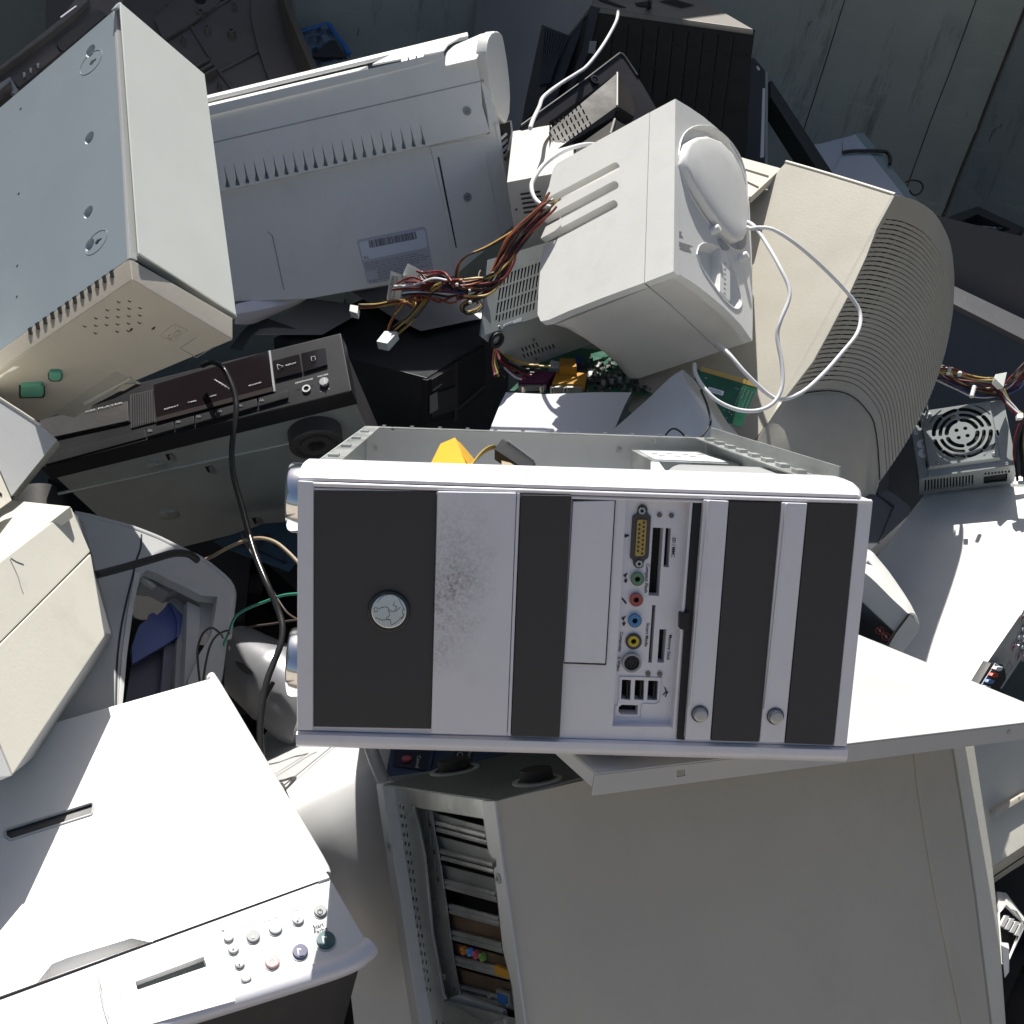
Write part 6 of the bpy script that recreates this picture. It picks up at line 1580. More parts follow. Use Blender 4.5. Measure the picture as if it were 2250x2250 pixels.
# ================================================================== small white slotted box
def white_box():
    a, b, c, d = P(1113, 400, 1.44), P(1262, 372, 1.48), P(1258, 266, 1.70), P(1126, 288, 1.66)
    dn = D2W((.02, .115, .05))
    t = thing('adapter_box', 'small white slotted box in full sun left of the loudspeaker', 'box', a + dn)
    hexa('case', [a, b, c, d], [p + dn for p in (a, b, c, d)], mat('adapter_plastic', (.55, .53, .49), .5, var=.05, dirt=.1), t, bevel=.002)
    FP = Plane(a, b, a + dn)
    for k in range(5):
        x, y = 370 + k * 5, 1102 + k * 26
        slab('slot', FP, T(rnd([(x, y - 8), (x + 112, y - 24), (x + 112, y - 12), (x, y + 4)], 3), 1000, 0, .3882), .001, INK, t, off=.0006)
    disc('hole', FP, 1000 + 347 * .3882, 1186 * .3882, 2.4, .0005, INK, t, off=.0004, n=10)
white_box()

# ================================================================== dark television behind
def television():
    ox, oy, s = 1000, 0, .3882
    t = thing('television', 'large dark tube television lying face away with bright top edge at the back', 'television', P(1450, 330, 2.05))
    a, b = P(1298, 14, 1.98), P(1656, 65, 1.86)
    c, d = P(1636, 420, 1.98), P(1190, 330, 2.12)
    FP = Plane(a, b, d)
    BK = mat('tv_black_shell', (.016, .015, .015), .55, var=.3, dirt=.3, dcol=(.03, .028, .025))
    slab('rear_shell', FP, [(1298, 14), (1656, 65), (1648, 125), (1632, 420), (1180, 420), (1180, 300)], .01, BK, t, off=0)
    for k in range(9):
        x = 1340 + k * 33
        slab('vent_rib', FP, [(x, 48 + k * 4), (x + 7, 49 + k * 4), (x - 14 - k, 300), (x - 22 - k, 300)], .004, BK, t, off=.004)
    for k in range(3):
        slab('cross_rib', FP, line_px((1320 - k * 30, 70 + k * 60), (1640, 120 + k * 60), 5), .003, BK, t, off=.0028)
    slab('corner_post', FP, T([(765, 30), (815, 45), (760, 290), (620, 600), (590, 590), (720, 280)], ox, oy, s), .006, DKBLUE, t, off=.006)
    slab('label', FP, T([(762, 232), (800, 232), (790, 305), (752, 300)], ox, oy, s), .002, MIDGREY, t, off=.0085)
    # sunlit top face
    e = [a, b, P(1560, 12, 1.98), P(1500, -25, 2.06), P(1280, -60, 2.16)]
    top = wslab('top_face', [p + D2W((0, -.001, 0)) for p in e], D2W((0, .012, 0)), mat('pale_tv_top', (.20, .185, .165), .6, var=.2, dirt=.4), t, bevel=.002)  # paler colour than the rear shell
    TPn = Plane(e[0], e[1], e[4])
    for q in ([(1315, 0), (1330, -2), (1376, 16), (1360, 14)], [(1395, 6), (1425, 2), (1432, 16), (1400, 12)]):
        slab('dark_slot', TPn, q, .001, INSIDE, t, off=.003)
    for k in range(6): slab('vent_line', TPn, line_px((1450 + k * 5, 2 - k), (1500 + k * 5, 16 - k), 1.5), .0006, INSIDE, t, off=.003)
    tube('hook', [TPn.at(1425, 16, .002), TPn.at(1428, 5, .02), TPn.at(1424, -6, .02)], .004, BLACK, t)
    # grey side
    SP = Plane(P(1298, 14, 1.98), P(1045, -20, 2.35), P(1142, 275, 2.10))
    slab('side_panel', SP, [(1298, 13), (1285, -40), (1046, -40), (1046, 30), (1030, 200), (1060, 420), (1140, 420), (1150, 280), (1190, 56), (1247, 78)], .006, PALEGREY if False else mat('tv_grey_side', (.30, .30, .32), .5, var=.1, dirt=.15), t, off=0)
    o3 = lambda l: T(l, 1000, 0, 400 / 1932)
    slab('vent_panel', SP, o3([(922, 262), (1206, 372), (1420, 60), (1000, 1200), (700, 1400), (680, 1340)]), .004, DKBLUE, t, off=-.004)
    vg = slab('vent_frame', SP, o3([(920, 262), (1204, 372), (1160, 480), (870, 1130), (700, 1340), (740, 1100)]), .003, DKGREY, t, off=.0005)
    for k in range(9):
        x0, y0 = 945 + k * 26, 290 + k * 10
        slab('slat', SP, o3([(x0, y0), (x0 + 12, y0 + 4), (x0 - 40 - k * 14, y0 + 620 - k * 14), (x0 - 54 - k * 14, y0 + 614 - k * 14)]), .003, DKBLUE, t, off=.004)
    wslab('inner_body', [a + D2W((0, .02, .02)), b + D2W((-.02, .02, .02)), c + D2W((0, 0, .02)), d + D2W((0, 0, .02))], D2W((-.05, -.02, .22)), BK, t)
television()

# ================================================================== small black monitor back
def black_monitor():
    o3 = lambda l: T(l, 1000, 0, 400 / 1932)
    t = thing('small_monitor', 'small black monitor seen from its vented back behind the loudspeaker', 'monitor', P(1300, 330, 1.75))
    RPn = Plane(P(1143, 280, 1.66), P(1365, 116, 1.80), P(1430, 330, 1.76))
    slab('bezel', RPn, o3([(690, 1345), (1400, 835), (1755, 562), (1782, 580), (2000, 900), (2200, 1250), (2000, 1800), (1000, 1800)]), .03, BLACK, t, off=0, bevel=.003)
    tube('bezel_edge', [RPn.at(*q, .001) for q in o3([(700, 1335), (1405, 830), (1750, 566), (1775, 575), (1800, 600), (1932, 800)])], .0022, DKGREY, t, sub=1)
    DG = mat('dusty_black_plastic', (.05, .048, .046), .55, var=.3, scale=12, dirt=.5, dcol=(.09, .083, .076), bump=.2, spec=.15)
    A = [RPn.at(*q, .075) for q in o3([(1180, 1260), (1715, 1125), (1740, 1130), (1700, 1800), (1200, 1800)])]
    # raised housing: two big facets meeting at a bright edge
    e0, e1 = P(1000 + 1722 * .207, 775 * .207, 1.70), P(1000 + 1720 * .207, 1125 * .207, 1.64)
    l0, l1 = P(1000 + 1300 * .207, 1085 * .207, 1.66), P(1000 + 1260 * .207, 1460 * .207, 1.60)
    l00 = P(1000 + 1000 * .207, 1290 * .207, 1.62); l01 = P(1000 + 1000 * .207, 1640 * .207, 1.56)
    r0, r1 = P(1000 + 1935 * .207, 1075 * .207, 1.74), P(1000 + 1900 * .207, 1240 * .207, 1.70)
    FA = Plane(e0, e1, l1)
    hs = []
    for i in range(11):
        for j in range(4):
            x, y = 1310 + j * 36 - i * 44, 1098 + j * 66 + i * 30 - (i * 0)
            if 990 < x:
                hs.append(o3([(x, y), (x + 13, y - 9), (x + 36, y + 44), (x + 22, y + 54)]))
    wslab('housing_side', [l00, e0, e1, l01], -FA.n * .004, DG, t, holes=[[FA.at(*q) for q in h] for h in hs if True])
    wslab('housing_liner', [l00, e0, e1, l01], -FA.n * .002, INSIDE, t) if False else wslab('housing_liner', [p - FA.n * .012 for p in (l00, e0, e1, l01)], -FA.n * .002, INSIDE, t)
    wslab('housing_side', [e0, r0, r1, e1], D2W((-.01, .02, .03)), DG, t, bevel=.001)
    tube('bright_edge', [e0, e1], .0022, mat('pale_edge', (.35, .34, .32), .35, var=.1), t, sub=1)  # edge drawn paler than the facets
    # lower stepped block
    f0, f1 = P(1000 + 1695 * .207, 1265 * .207, 1.62), P(1000 + 1650 * .207, 1420 * .207, 1.56)
    wslab('step', [l01, e1, f0 + D2W((0, -.012, .02)), P(1000 + 1270 * .207, 1480 * .207, 1.585)], D2W((0, .01, .03)), BLACK, t)
    wslab('step_side', [P(1000 + 1280 * .207, 1560 * .207, 1.57), f0, f1, P(1000 + 1280 * .207, 1760 * .207, 1.53)], D2W((0, .01, .03)), DG, t, bevel=.001)
    wslab('step_side', [f0, P(1000 + 1900 * .207, 1380 * .207, 1.68), P(1000 + 1850 * .207, 1500 * .207, 1.64), f1], D2W((0, .01, .03)), DG, t)
    tube('bright_edge', [f0, f1], .002, MATS['pale_edge'], t, sub=1)
    wslab('core', [l01 + D2W((0, 0, .01)), e1 + D2W((0, 0, .015)), r1 + D2W((0, 0, .02)), P(1420, 400, 1.72), P(1200, 420, 1.64)], D2W((0, .02, .05)), BLACK, t)
    xx, yy = o3([(1488, 838)])[0]
    ring('screw_well', RPn, xx, yy, 11, 6.5, .004, BLACK, t, off=.0002); screw(RPn, xx, yy, 5, t, off=.0004)
black_monitor()

# ================================================================== flat panel, pale printer, tray, dark cases at the right back
def right_back():
    ox, oy, s = 1500, 0, .3882
    def X(pts): return T(pts, ox, oy, s)
    t = thing('flat_monitor', 'dark flat screen monitor standing on edge beside the television', 'monitor', P(1665, 400, 2.0))
    Q_ = Plane(P(1645, 128, 1.96), P(1682, 155, 2.02), P(1650, 350, 2.0))
    slab('back_shell', Q_, X([(370, 330), (410, 328), (470, 400), (468, 990), (330, 990), (345, 700)]), .03, DKBLUE, t, off=0, bevel=.002)
    slab('white_edge', Q_, X([(457, 500), (468, 498), (462, 890), (444, 893)]), .006, STICKER, t, off=.002, bevel=.001)
    slab('side_strip', Q_, X([(469, 398), (484, 410), (482, 990), (466, 990)]), .02, MIDGREY, t, off=-.002, bevel=.001)
    slab('bright_mark', Q_, X([(424, 372), (438, 388), (434, 400), (422, 386)]), .002, STICKER, t, off=.002)
    o = wslab('black_panel_edge', [P(1500 + x * s, y * s, d) for x, y, d in ((498, 455, 2.10), (508, 458, 2.10), (850, 978, 2.05), (848, 1050, 2.03), (790, 1000, 2.03), (500, 550, 2.08))], D2W((-.02, .01, .025)), mat('black_edge', (.012, .016, .015), .5), None, bevel=.001)
    tag(o, 'long black bar leaning diagonally against the back wall', 'bar')
    o8 = lambda l: T(l, 1600, 100, 650 / 1932)
    t = thing('printer', 'pale blue grey printer in shade against the container wall at the right', 'printer', P(1900, 460, 2.2))
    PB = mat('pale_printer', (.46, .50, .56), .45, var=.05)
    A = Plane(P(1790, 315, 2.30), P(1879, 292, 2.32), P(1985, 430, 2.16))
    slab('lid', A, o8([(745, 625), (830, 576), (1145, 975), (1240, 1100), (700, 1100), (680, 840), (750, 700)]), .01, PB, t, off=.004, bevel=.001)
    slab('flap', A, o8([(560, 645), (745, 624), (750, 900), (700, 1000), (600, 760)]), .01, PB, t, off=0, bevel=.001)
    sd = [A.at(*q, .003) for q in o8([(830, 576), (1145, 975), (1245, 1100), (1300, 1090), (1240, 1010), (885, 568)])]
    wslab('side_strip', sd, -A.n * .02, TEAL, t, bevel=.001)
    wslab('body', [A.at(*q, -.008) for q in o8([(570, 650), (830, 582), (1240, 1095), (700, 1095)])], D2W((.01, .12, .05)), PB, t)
    o = tube('black_cord', [A.at(*q, .010) for q in o8([(748, 698), (800, 690), (900, 688), (1000, 690), (1040, 700), (1058, 740), (1055, 775)])], .004, WBLACK); o.name = 'short_cable'; tag(o, 'short black cord lying across the pale blue grey printer at the wall', 'cord')
    c = P(2010, 402, 2.12)
    o = tube('black_cord', [P(x, y, 2.14) for x, y in ((1990, 400), (2005, 396), (2022, 400), (2028, 412), (2020, 425), (2006, 428), (1998, 418))], .0018, WBLACK); o.name = 'coiled_cable'; tag(o, 'small coil of black cord on the floor edge beside the pale printer', 'cord')
    # dark cases on the right
    DB = DKBLUE
    u0, u1, u2, u3 = P(2050, 470, 1.94), P(2420, 560, 2.0), P(2420, 800, 2.09), P(2060, 640, 2.02)
    t = thing('black_computer_case', 'large blue black computer case with dull grey edge strip at the right edge', 'computer', P(2200, 1000, 1.7))
    wslab('upper_face', [u0, u1, u2, u3], D2W((0, .04, .05)), DB, t, bevel=.002)
    UPn = Plane(u0, u1, u3)
    hx, hy = T([(1632, 1592)], ox, oy, s)[0]
    e = [(hx + 18 * math.cos(a) + 3, hy + 22 * math.sin(a)) for a in [i * math.pi / 8 for i in range(16)]]
    slab('finger_hole', UPn, [(x, min(y, 635)) for x, y in e], .002, INSIDE, t, off=.001)
    v0, v1, v2, v3 = P(2080, 620, 1.91), P(2420, 782, 1.96), P(2420, 832, 1.91), P(2080, 660, 1.87)
    wslab('edge_strip', [v0, v1, v2, v3], D2W((0, .02, .04)), mat('dull_grey_strip', (.13, .13, .14), .45, var=.15, dirt=.2, scratch=.3), t, bevel=.001)
    w0, w1, w2, w3 = P(2075, 662, 1.88), P(2420, 834, 1.92), P(2420, 1160, 2.0), P(1950, 1180, 1.95)
    wslab('lower_face', [w0, w1, w2, w3, P(1960, 880, 1.91)], D2W((0, .03, .08)), DB, t, bevel=.002)
    t = thing('tray', 'black plastic tray with crumpled clear film in the corner of the walls', 'tray', P(2150, 500, 2.2))
    TPn = Plane(P(2063, 485, 2.14), P(2148, 452, 2.32), P(2250, 505, 2.22))
    o4 = X([(1440, 1258), (1560, 1205), (1672, 1168), (1940, 1292), (1880, 1330), (1720, 1360), (1540, 1330)])
    hole = X([(1550, 1262), (1668, 1212), (1860, 1298), (1740, 1335), (1620, 1318)])
    slab('rim', TPn, o4, .03, BLACK, t, off=.012, holes=[hole])
    slab('floor', TPn, X([(1470, 1262), (1670, 1185), (1910, 1296), (1740, 1350), (1560, 1330)]), .004, BLACK, t, off=-.016)
    rr = random.Random(5); rows = []
    for i in range(6):
        rows.append([TPn.at(*X([(1625 + j * 36 + i * 6, 1272 + i * 10 + j * 3)])[0], .006 + rr.uniform(-.008, .012)) for j in range(6)])
    patch('clear_film', rows, .0004, mat('clear_film', (.35, .38, .42), .12, var=.2, spec=.8, alpha=.7), t, sub=1, smooth=10)
right_back()

# ================================================================== second power supply, with fan grille
def psu_right():
    P = scaled(1.07)
    TL, TR, BR, BL = P(1997, 909, 1.60), P(2205, 878, 1.552), P(2234, 1021, 1.51), P(2020, 1052, 1.557)
    LB, RB = P(2020, 1088, 1.620), P(2228, 1062, 1.574)
    t = thing('power_supply', 'grey power supply with round fan grille lying on the white receiver', 'power supply', LB)
    FP = Plane(TL, TR, BL); BP = Plane(BL, BR, LB)
    ox, oy, s = 1950, 780, 300 / 1705
    def X(pts): return T(pts, ox, oy, s)
    dn = LB - BL
    GM = mat('grey_psu_steel', (.36, .39, .39), .42, .25, var=.1, scale=10, dirt=.12)
    sq = [X(q) for q in ([(388, 826), (440, 820), (448, 906), (398, 912)], [(474, 1314), (522, 1308), (532, 1398), (482, 1404)], [(1355, 938), (1385, 934), (1397, 1003), (1368, 1007)])]
    slab('top_face', FP, [(1997, 909), (2205, 878), (2234, 1021), (2020, 1052)], .0014, GM, t, off=0, holes=sq)
    ex, ey = (TR - TL).normalized(), (BL - TL).normalized()
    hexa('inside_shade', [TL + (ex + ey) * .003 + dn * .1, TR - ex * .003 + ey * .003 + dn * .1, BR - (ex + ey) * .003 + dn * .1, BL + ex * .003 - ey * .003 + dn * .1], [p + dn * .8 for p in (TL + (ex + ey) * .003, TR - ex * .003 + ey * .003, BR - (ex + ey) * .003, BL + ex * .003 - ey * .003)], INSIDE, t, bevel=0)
    wslab('side_face', [TL - FP.n * .0016, BL - FP.n * .0016, LB, TL + dn], ex * .0012, GM, t)
    wslab('side_face', [TR - FP.n * .0016, BR - FP.n * .0016, RB, TR + dn], -ex * .0012, GM, t)
    wslab('rear_face', [TL + ex * .002 - FP.n * .0016, TR - ex * .002 - FP.n * .0016, TR - ex * .002 + dn, TL + ex * .002 + dn], ey * .0012, GM, t)
    bh = []
    for k in range(16):
        x = 465 + k * 39; y = 1565 - k * 4.4
        bh.append(X([(x, y), (x + 22, y - 3), (x + 18, y + 140 - k), (x - 2, y + 143 - k)]))
    for k in range(8):
        x = 1212 + k * 42; y = 1470 - k * 4
        bh.append(X([(x, y), (x + 24, y - 2), (x + 24, y + 26), (x, y + 28)]))
    bh.append(X([(1200, 1520), (1500, 1478), (1496, 1580), (1200, 1612)]))
    bm = bmesh.new(); add_plate(bm, [BL - FP.n * .0016, BR - FP.n * .0016, RB, LB], [[BP.at(*q) for q in h] for h in bh], -BP.n * .0014); finish(bm, 'end_face', GM, t)
    slab('mains_socket', BP, X([(1206, 1524), (1495, 1484), (1490, 1576), (1206, 1606)]), .004, BLACK, t, off=-.006)
    # raised fan plate with slots in rings
    c = FP.at(*X([(930, 992)])[0], 0)
    R1 = 66.5 / 1705 * 300 * 1.555 / F * 5.8 / 1.0
    u = ex; v = (ey - ex * ey.dot(ex)).normalized()
    Rm = (FP.at(*X([(1310, 960)])[0]) - FP.at(*X([(548, 1010)])[0])).length / 2
    rise = .006
    cc = c + FP.n * rise
    def arcslot(r0, r1, a0, a1, n=9):
        A_ = [(r1, a0 + (a1 - a0) * i / n) for i in range(n + 1)]; B_ = [(r0, a1 - (a1 - a0) * i / n) for i in range(n + 1)]
        mr, hw = (r0 + r1) / 2, (r1 - r0) / 2
        pts = [cc + (u * math.cos(a) + v * math.sin(a)) * r for r, a in A_]
        cap = lambda a, sg: [cc + (u * math.cos(a + sg * hw / mr * math.sin(q)) + v * math.sin(a + sg * hw / mr * math.sin(q))) * (mr + hw * math.cos(q)) for q in (math.pi * .25, math.pi * .5, math.pi * .75)]
        return pts + cap(a1, 1) + [cc + (u * math.cos(a) + v * math.sin(a)) * r for r, a in B_] + cap(a0, -1)[::-1]
    D_ = math.radians
    hs = []
    for k in range(4):
        b0 = k * 90 - 4
        hs.append(arcslot(Rm * .43, Rm * .575, D_(b0 + 10), D_(b0 + 78)))
        hs.append(arcslot(Rm * .65, Rm * .775, D_(b0 + 8), D_(b0 + 80)))
    for k in range(4): hs.append(arcslot(Rm * .86, Rm * 1.0, D_(k * 90 + 9 - 4), D_(k * 90 + 52 - 4)))
    for k in range(4): hs.append(arcslot(Rm * .86, Rm * 1.0, D_(k * 90 + 63 - 6), D_(k * 90 + 92 - 8)) if k in (0, 2) else arcslot(Rm * .86, Rm * 1.0, D_(k * 90 + 60 - 4), D_(k * 90 + 84 - 4)))
    for k in range(4):
        a = D_(45 + k * 90 - 6); hs.append([cc + (u * math.cos(a) + v * math.sin(a)) * Rm * .21 + (u * math.cos(q) + v * math.sin(q)) * Rm * .072 for q in [i * math.pi / 5 for i in range(10)]])
    for k in range(4):
        a = D_(45 + k * 90); hs.append(arcslot(Rm * 1.12, Rm * 1.17, a - .26, a + .26, 5))
    pl = [cc + u * Rm * a + v * Rm * b for a, b in ((-1.24, -1.09), (1.05, -1.09), (1.05, 1.13), (-1.24, 1.13))]
    bm = bmesh.new(); add_plate(bm, pl, hs, -FP.n * .0014); finish(bm, 'fan_grille', GM, t)
    lo = [c + u * Rm * a + v * Rm * b + FP.n * .0002 for a, b in ((-1.30, -1.15), (1.11, -1.15), (1.11, 1.20), (-1.30, 1.20))]
    bm = bmesh.new(); A_ = [bm.verts.new(p - FP.n * .0002) for p in pl]; B_ = [bm.verts.new(p) for p in lo]
    for i in range(4): bm.faces.new((A_[i], A_[(i + 1) % 4], B_[(i + 1) % 4], B_[i]))
    finish(bm, 'grille_flange', GM, t, smooth=0)
    bm = bmesh.new(); ci = [c + FP.n * .0004 + (u * math.cos(i * math.pi / 20) + v * math.sin(i * math.pi / 20)) * Rm * 1.06 for i in range(40)]; add_loops(bm, [p + FP.n * .0006 for p in ci], ci); finish(bm, 'fan_well', INSIDE, t)
    for k in range(7):
        a = k * 2 * math.pi / 7
        q = [(Rm * .33, a), (Rm * .95, a + .2), (Rm * .95, a + .75), (Rm * .33, a + .6)]
        wslab('fan_blade', [c + FP.n * (.0018 + .0008 * (i > 1)) + (u * math.cos(b) + v * math.sin(b)) * r for i, (r, b) in enumerate(q)], -FP.n * .0006, BLACK, t)
    for x, y, o_ in ((525, 745, rise), (1213, 633, rise), (1330, 1238, rise), (630, 1342, rise), (507, 1495, 0), (1488, 1353, 0)):
        xx, yy = X([(x, y)])[0]; screw(FP, xx, yy, 4.6, t, off=o_ + .0002)
    slab('rating_sticker', FP, X([(290, 757), (335, 748), (383, 990), (338, 1000)]), .0003, STICKER, t, off=.0004)
    for x, y in ((430, 1112), (448, 1226)):
        xx, yy = X([(x, y)])[0]
        k = disc('test_sticker', FP, xx, yy, 10.6, .0003, STICKER, t, off=.0002)
        text(FP, 'OK', X([(x - 12, y - 28)])[0], X([(x - 6, y + 16)])[0], 6, GREYINK, t, off=.0008)
        slab('print_mark', FP, X([(x - 2, y - 50), (x + 4, y - 50), (x + 14, y + 50), (x + 8, y + 50)]), .0002, GREYINK, k, off=.0007)
    text(FP, 'AT3', X([(432, 1076)])[0], X([(446, 1132)])[0], 5, GREYINK, t, off=.0008)
    text(FP, 'N 230V 2.7A', X([(312, 768)])[0], X([(352, 980)])[0], 4, GREYINK, t, off=.0008)
    # its wires
    t2 = thing('cable_harness', 'sunlit bundle of coloured wires with a white plug behind the fan power supply', 'cable bundle', P(2150, 840, 1.6))
    def R(l, d0, d1): return [P(ox + x * s, oy + y * s, d0 + (d1 - d0) * i / (len(l) - 1)) for i, (x, y) in enumerate(l)]
    bundle(t2, R([(380, 700), (420, 420), (500, 260), (620, 240), (760, 320), (900, 390), (1060, 440), (1250, 470), (1400, 470), (1530, 410), (1640, 310), (1800, 150)], 1.58, 1.54), 16, .0125, .0016, [WRED, WYEL, WBLACK, WIREWHITE, WRED, WBEI, WBROWN, WBLUE], 21)
    bundle(t2, R([(460, 340), (560, 230), (680, 195), (800, 200), (900, 230), (1050, 270), (1200, 295), (1340, 300)], 1.55, 1.52), 4, .004, .0018, [WYEL, WBLACK, WYEL, WRED], 22)
    bundle(t2, R([(1340, 300), (1400, 420), (1470, 560), (1560, 670), (1640, 740), (1700, 790)], 1.52, 1.50), 4, .004, .0016, [WYEL, WIREWHITE, WBLACK, WRED], 23)
    bundle(t2, R([(1360, 400), (1390, 480), (1440, 560), (1520, 640), (1640, 745)], 1.53, 1.50), 2, .004, .0016, [WRED, WIREWHITE], 24)
    bundle(t2, R([(1700, 800), (1650, 1000), (1630, 1200), (1640, 1400), (1660, 1570)], 1.50, 1.50), 3, .005, .0018, [WRED, WBLACK, WBLACK], 25)
    bundle(t2, R([(1720, 900), (1700, 1100), (1700, 1300), (1700, 1560)], 1.49, 1.50), 3, .006, .0022, [WYEL, WBLACK, WYEL], 26)
    bundle(t2, R([(310, 720), (350, 600), (380, 500), (440, 380)], 1.60, 1.58), 3, .005, .0018, [WRED, WORG, WRED], 27)
    bundle(t2, R([(500, 680), (490, 600), (500, 500), (470, 400)], 1.60, 1.58), 2, .003, .0015, [WBLUE, WIREWHITE], 28)
    plug('white_plug', [P(ox + x * s, oy + y * s, d) for x, y, d in ((1350, 240, 1.52), (1495, 212, 1.53), (1450, 400, 1.51), (1340, 290, 1.50))], D2W((.0, .008, .010)), t2)
    plug('white_plug', [P(ox + x * s, oy + y * s, d) for x, y, d in ((1570, 1580, 1.50), (1760, 1560, 1.50), (1760, 1620, 1.49), (1580, 1612, 1.49))], D2W((.0, .004, .010)), t2)
    plug('white_plug', [P(ox + x * s, oy + y * s, d) for x, y, d in ((1620, 735, 1.49), (1690, 720, 1.49), (1700, 780, 1.48), (1625, 785, 1.48))], D2W((.0, .004, .006)), t2)
    for x, y, x2, y2 in ((770, 165, 760, 232), (1085, 395, 1050, 520), (905, 225, 900, 245)):
        tube('cable_tie', [P(ox + x * s, oy + y * s, 1.50), P(ox + x2 * s, oy + y2 * s, 1.49)], .0035, NYLON, t2, sub=1)
psu_right()

# ================================================================== white receiver with sockets on its rear
def receiver():
    a, b, c = P(2021, 1092, 1.735), P(2139, 1500, 1.385), P(2228, 1066, 1.69)
    TP = Plane(a, b, c)
    t = thing('receiver', 'white topped receiver with silver sockets and speaker terminals on its rear', 'receiver', P(2100, 1450, 1.35))
    top = [(1905, 1250), (2018, 1103), (2040, 1075), (2420, 1020), (2420, 1100), (2250, 1339), (2139, 1500), (2060, 1615), (1850, 1500)]
    wslab('top_cover', [TP.at(*q) for q in top], -TP.n * .0016, WHITE, t, bevel=.0006)
    e0, e1, e2 = TP.at(2060, 1614, -.002), TP.at(2250, 1339, -.002), TP.at(2420, 1095, -.002)
    dn = (-TP.n * .9 + (e1 - TP.at(2018, 1103)).normalized() * .1).normalized() * .075
    RP = Plane(e0, e1, e0 + dn)
    RM = mat('receiver_rear_steel', (.50, .49, .48), .45, .2, var=.08, dirt=.15)
    wslab('rear_panel', [e0, e2, e2 + dn, e0 + dn], (TP.at(2018, 1103) - e1).normalized() * .0015, RM, t)
    wslab('body', [TP.at(*q, -.003) for q in [(1915, 1255), (2020, 1110), (2060, 1085), (2380, 1020), (2380, 1090), (2215, 1315), (2030, 1590), (1860, 1500)]], -TP.n * .07, DKBLUE, t)
    ox, oy, s = 2050, 1350, 200 / 1932
    def X(pts): return T(pts, ox, oy, s)
    ax = RP.n
    for x, y, red in ((1830, 490, 0), (1710, 680, 1), (1900, 700, 0), (1815, 890, 1), (1905, 320, 0), (1990, 520, 1), (2010, 880, 0), (2080, 330, 1), (1900, 60, 1), (2050, 120, 0)):
        xx, yy = X([(x, y)])[0]
        j = disc('socket', RP, xx, yy, 9.5, .009, CHROME, t, off=.0002, bevel=.001, n=20)
        disc('socket_core', RP, xx, yy, 4.2, .0006, mat('red_core', (.22, .02, .05), .4) if red else STICKER, j, off=.0092, n=12)
        ring('socket_base', RP, xx, yy, 12, 9.6, .0016, RM, j, off=.0002, n=20)
    slab('terminal_block', RP, X([(1240, 1030), (1480, 1060), (1540, 1190), (1560, 1370), (1440, 1560), (1480, 1660), (1200, 1700), (960, 1500)]), .012, BLACK, t, off=.011, bevel=.001)
    for x, y, m in ((1410, 1150, STICKER), (1325, 1290, mat('red_tab', (.45, .05, .03), .4)), (1235, 1425, mat('blue_tab', (.12, .22, .48), .4)), (1150, 1560, STICKER)):
        o = slab('terminal_tab', RP, X([(x - 75, y + 20), (x - 40, y - 40), (x + 85, y - 30), (x + 55, y + 45), (x - 10, y + 60)]), .006, m, t, off=.019, bevel=.0008)
        slab('terminal_hole', RP, X([(x - 160, y - 10), (x - 100, y - 100), (x - 20, y - 60), (x - 70, y + 30)]), .001, INSIDE, t, off=.0118)
        tube('terminal_frame', [RP.at(*q, .013) for q in X([(x - 170, y + 10), (x - 90, y - 110), (x - 5, y - 55)])], .0007, PALEGREY, t, sides=5, sub=1)
    slab('label_frame', RP, X([(1625, 960), (1705, 1110), (1560, 1320), (1520, 1180)]), .0006, GREYINK, t, off=.0004)
    slab('label_field', RP, X([(1620, 1010), (1680, 1110), (1560, 1270), (1530, 1180)]), .0006, MIDGREY, t, off=.0010)
    for k in range(6):
        slab('print_line', RP, line_px(X([(1290 + k * 40, 1000 + k * 8)])[0], X([(1500 + k * 22, 690 + k * 35)])[0], 1.2), .0003, GREYINK, t, off=.0003)
receiver()

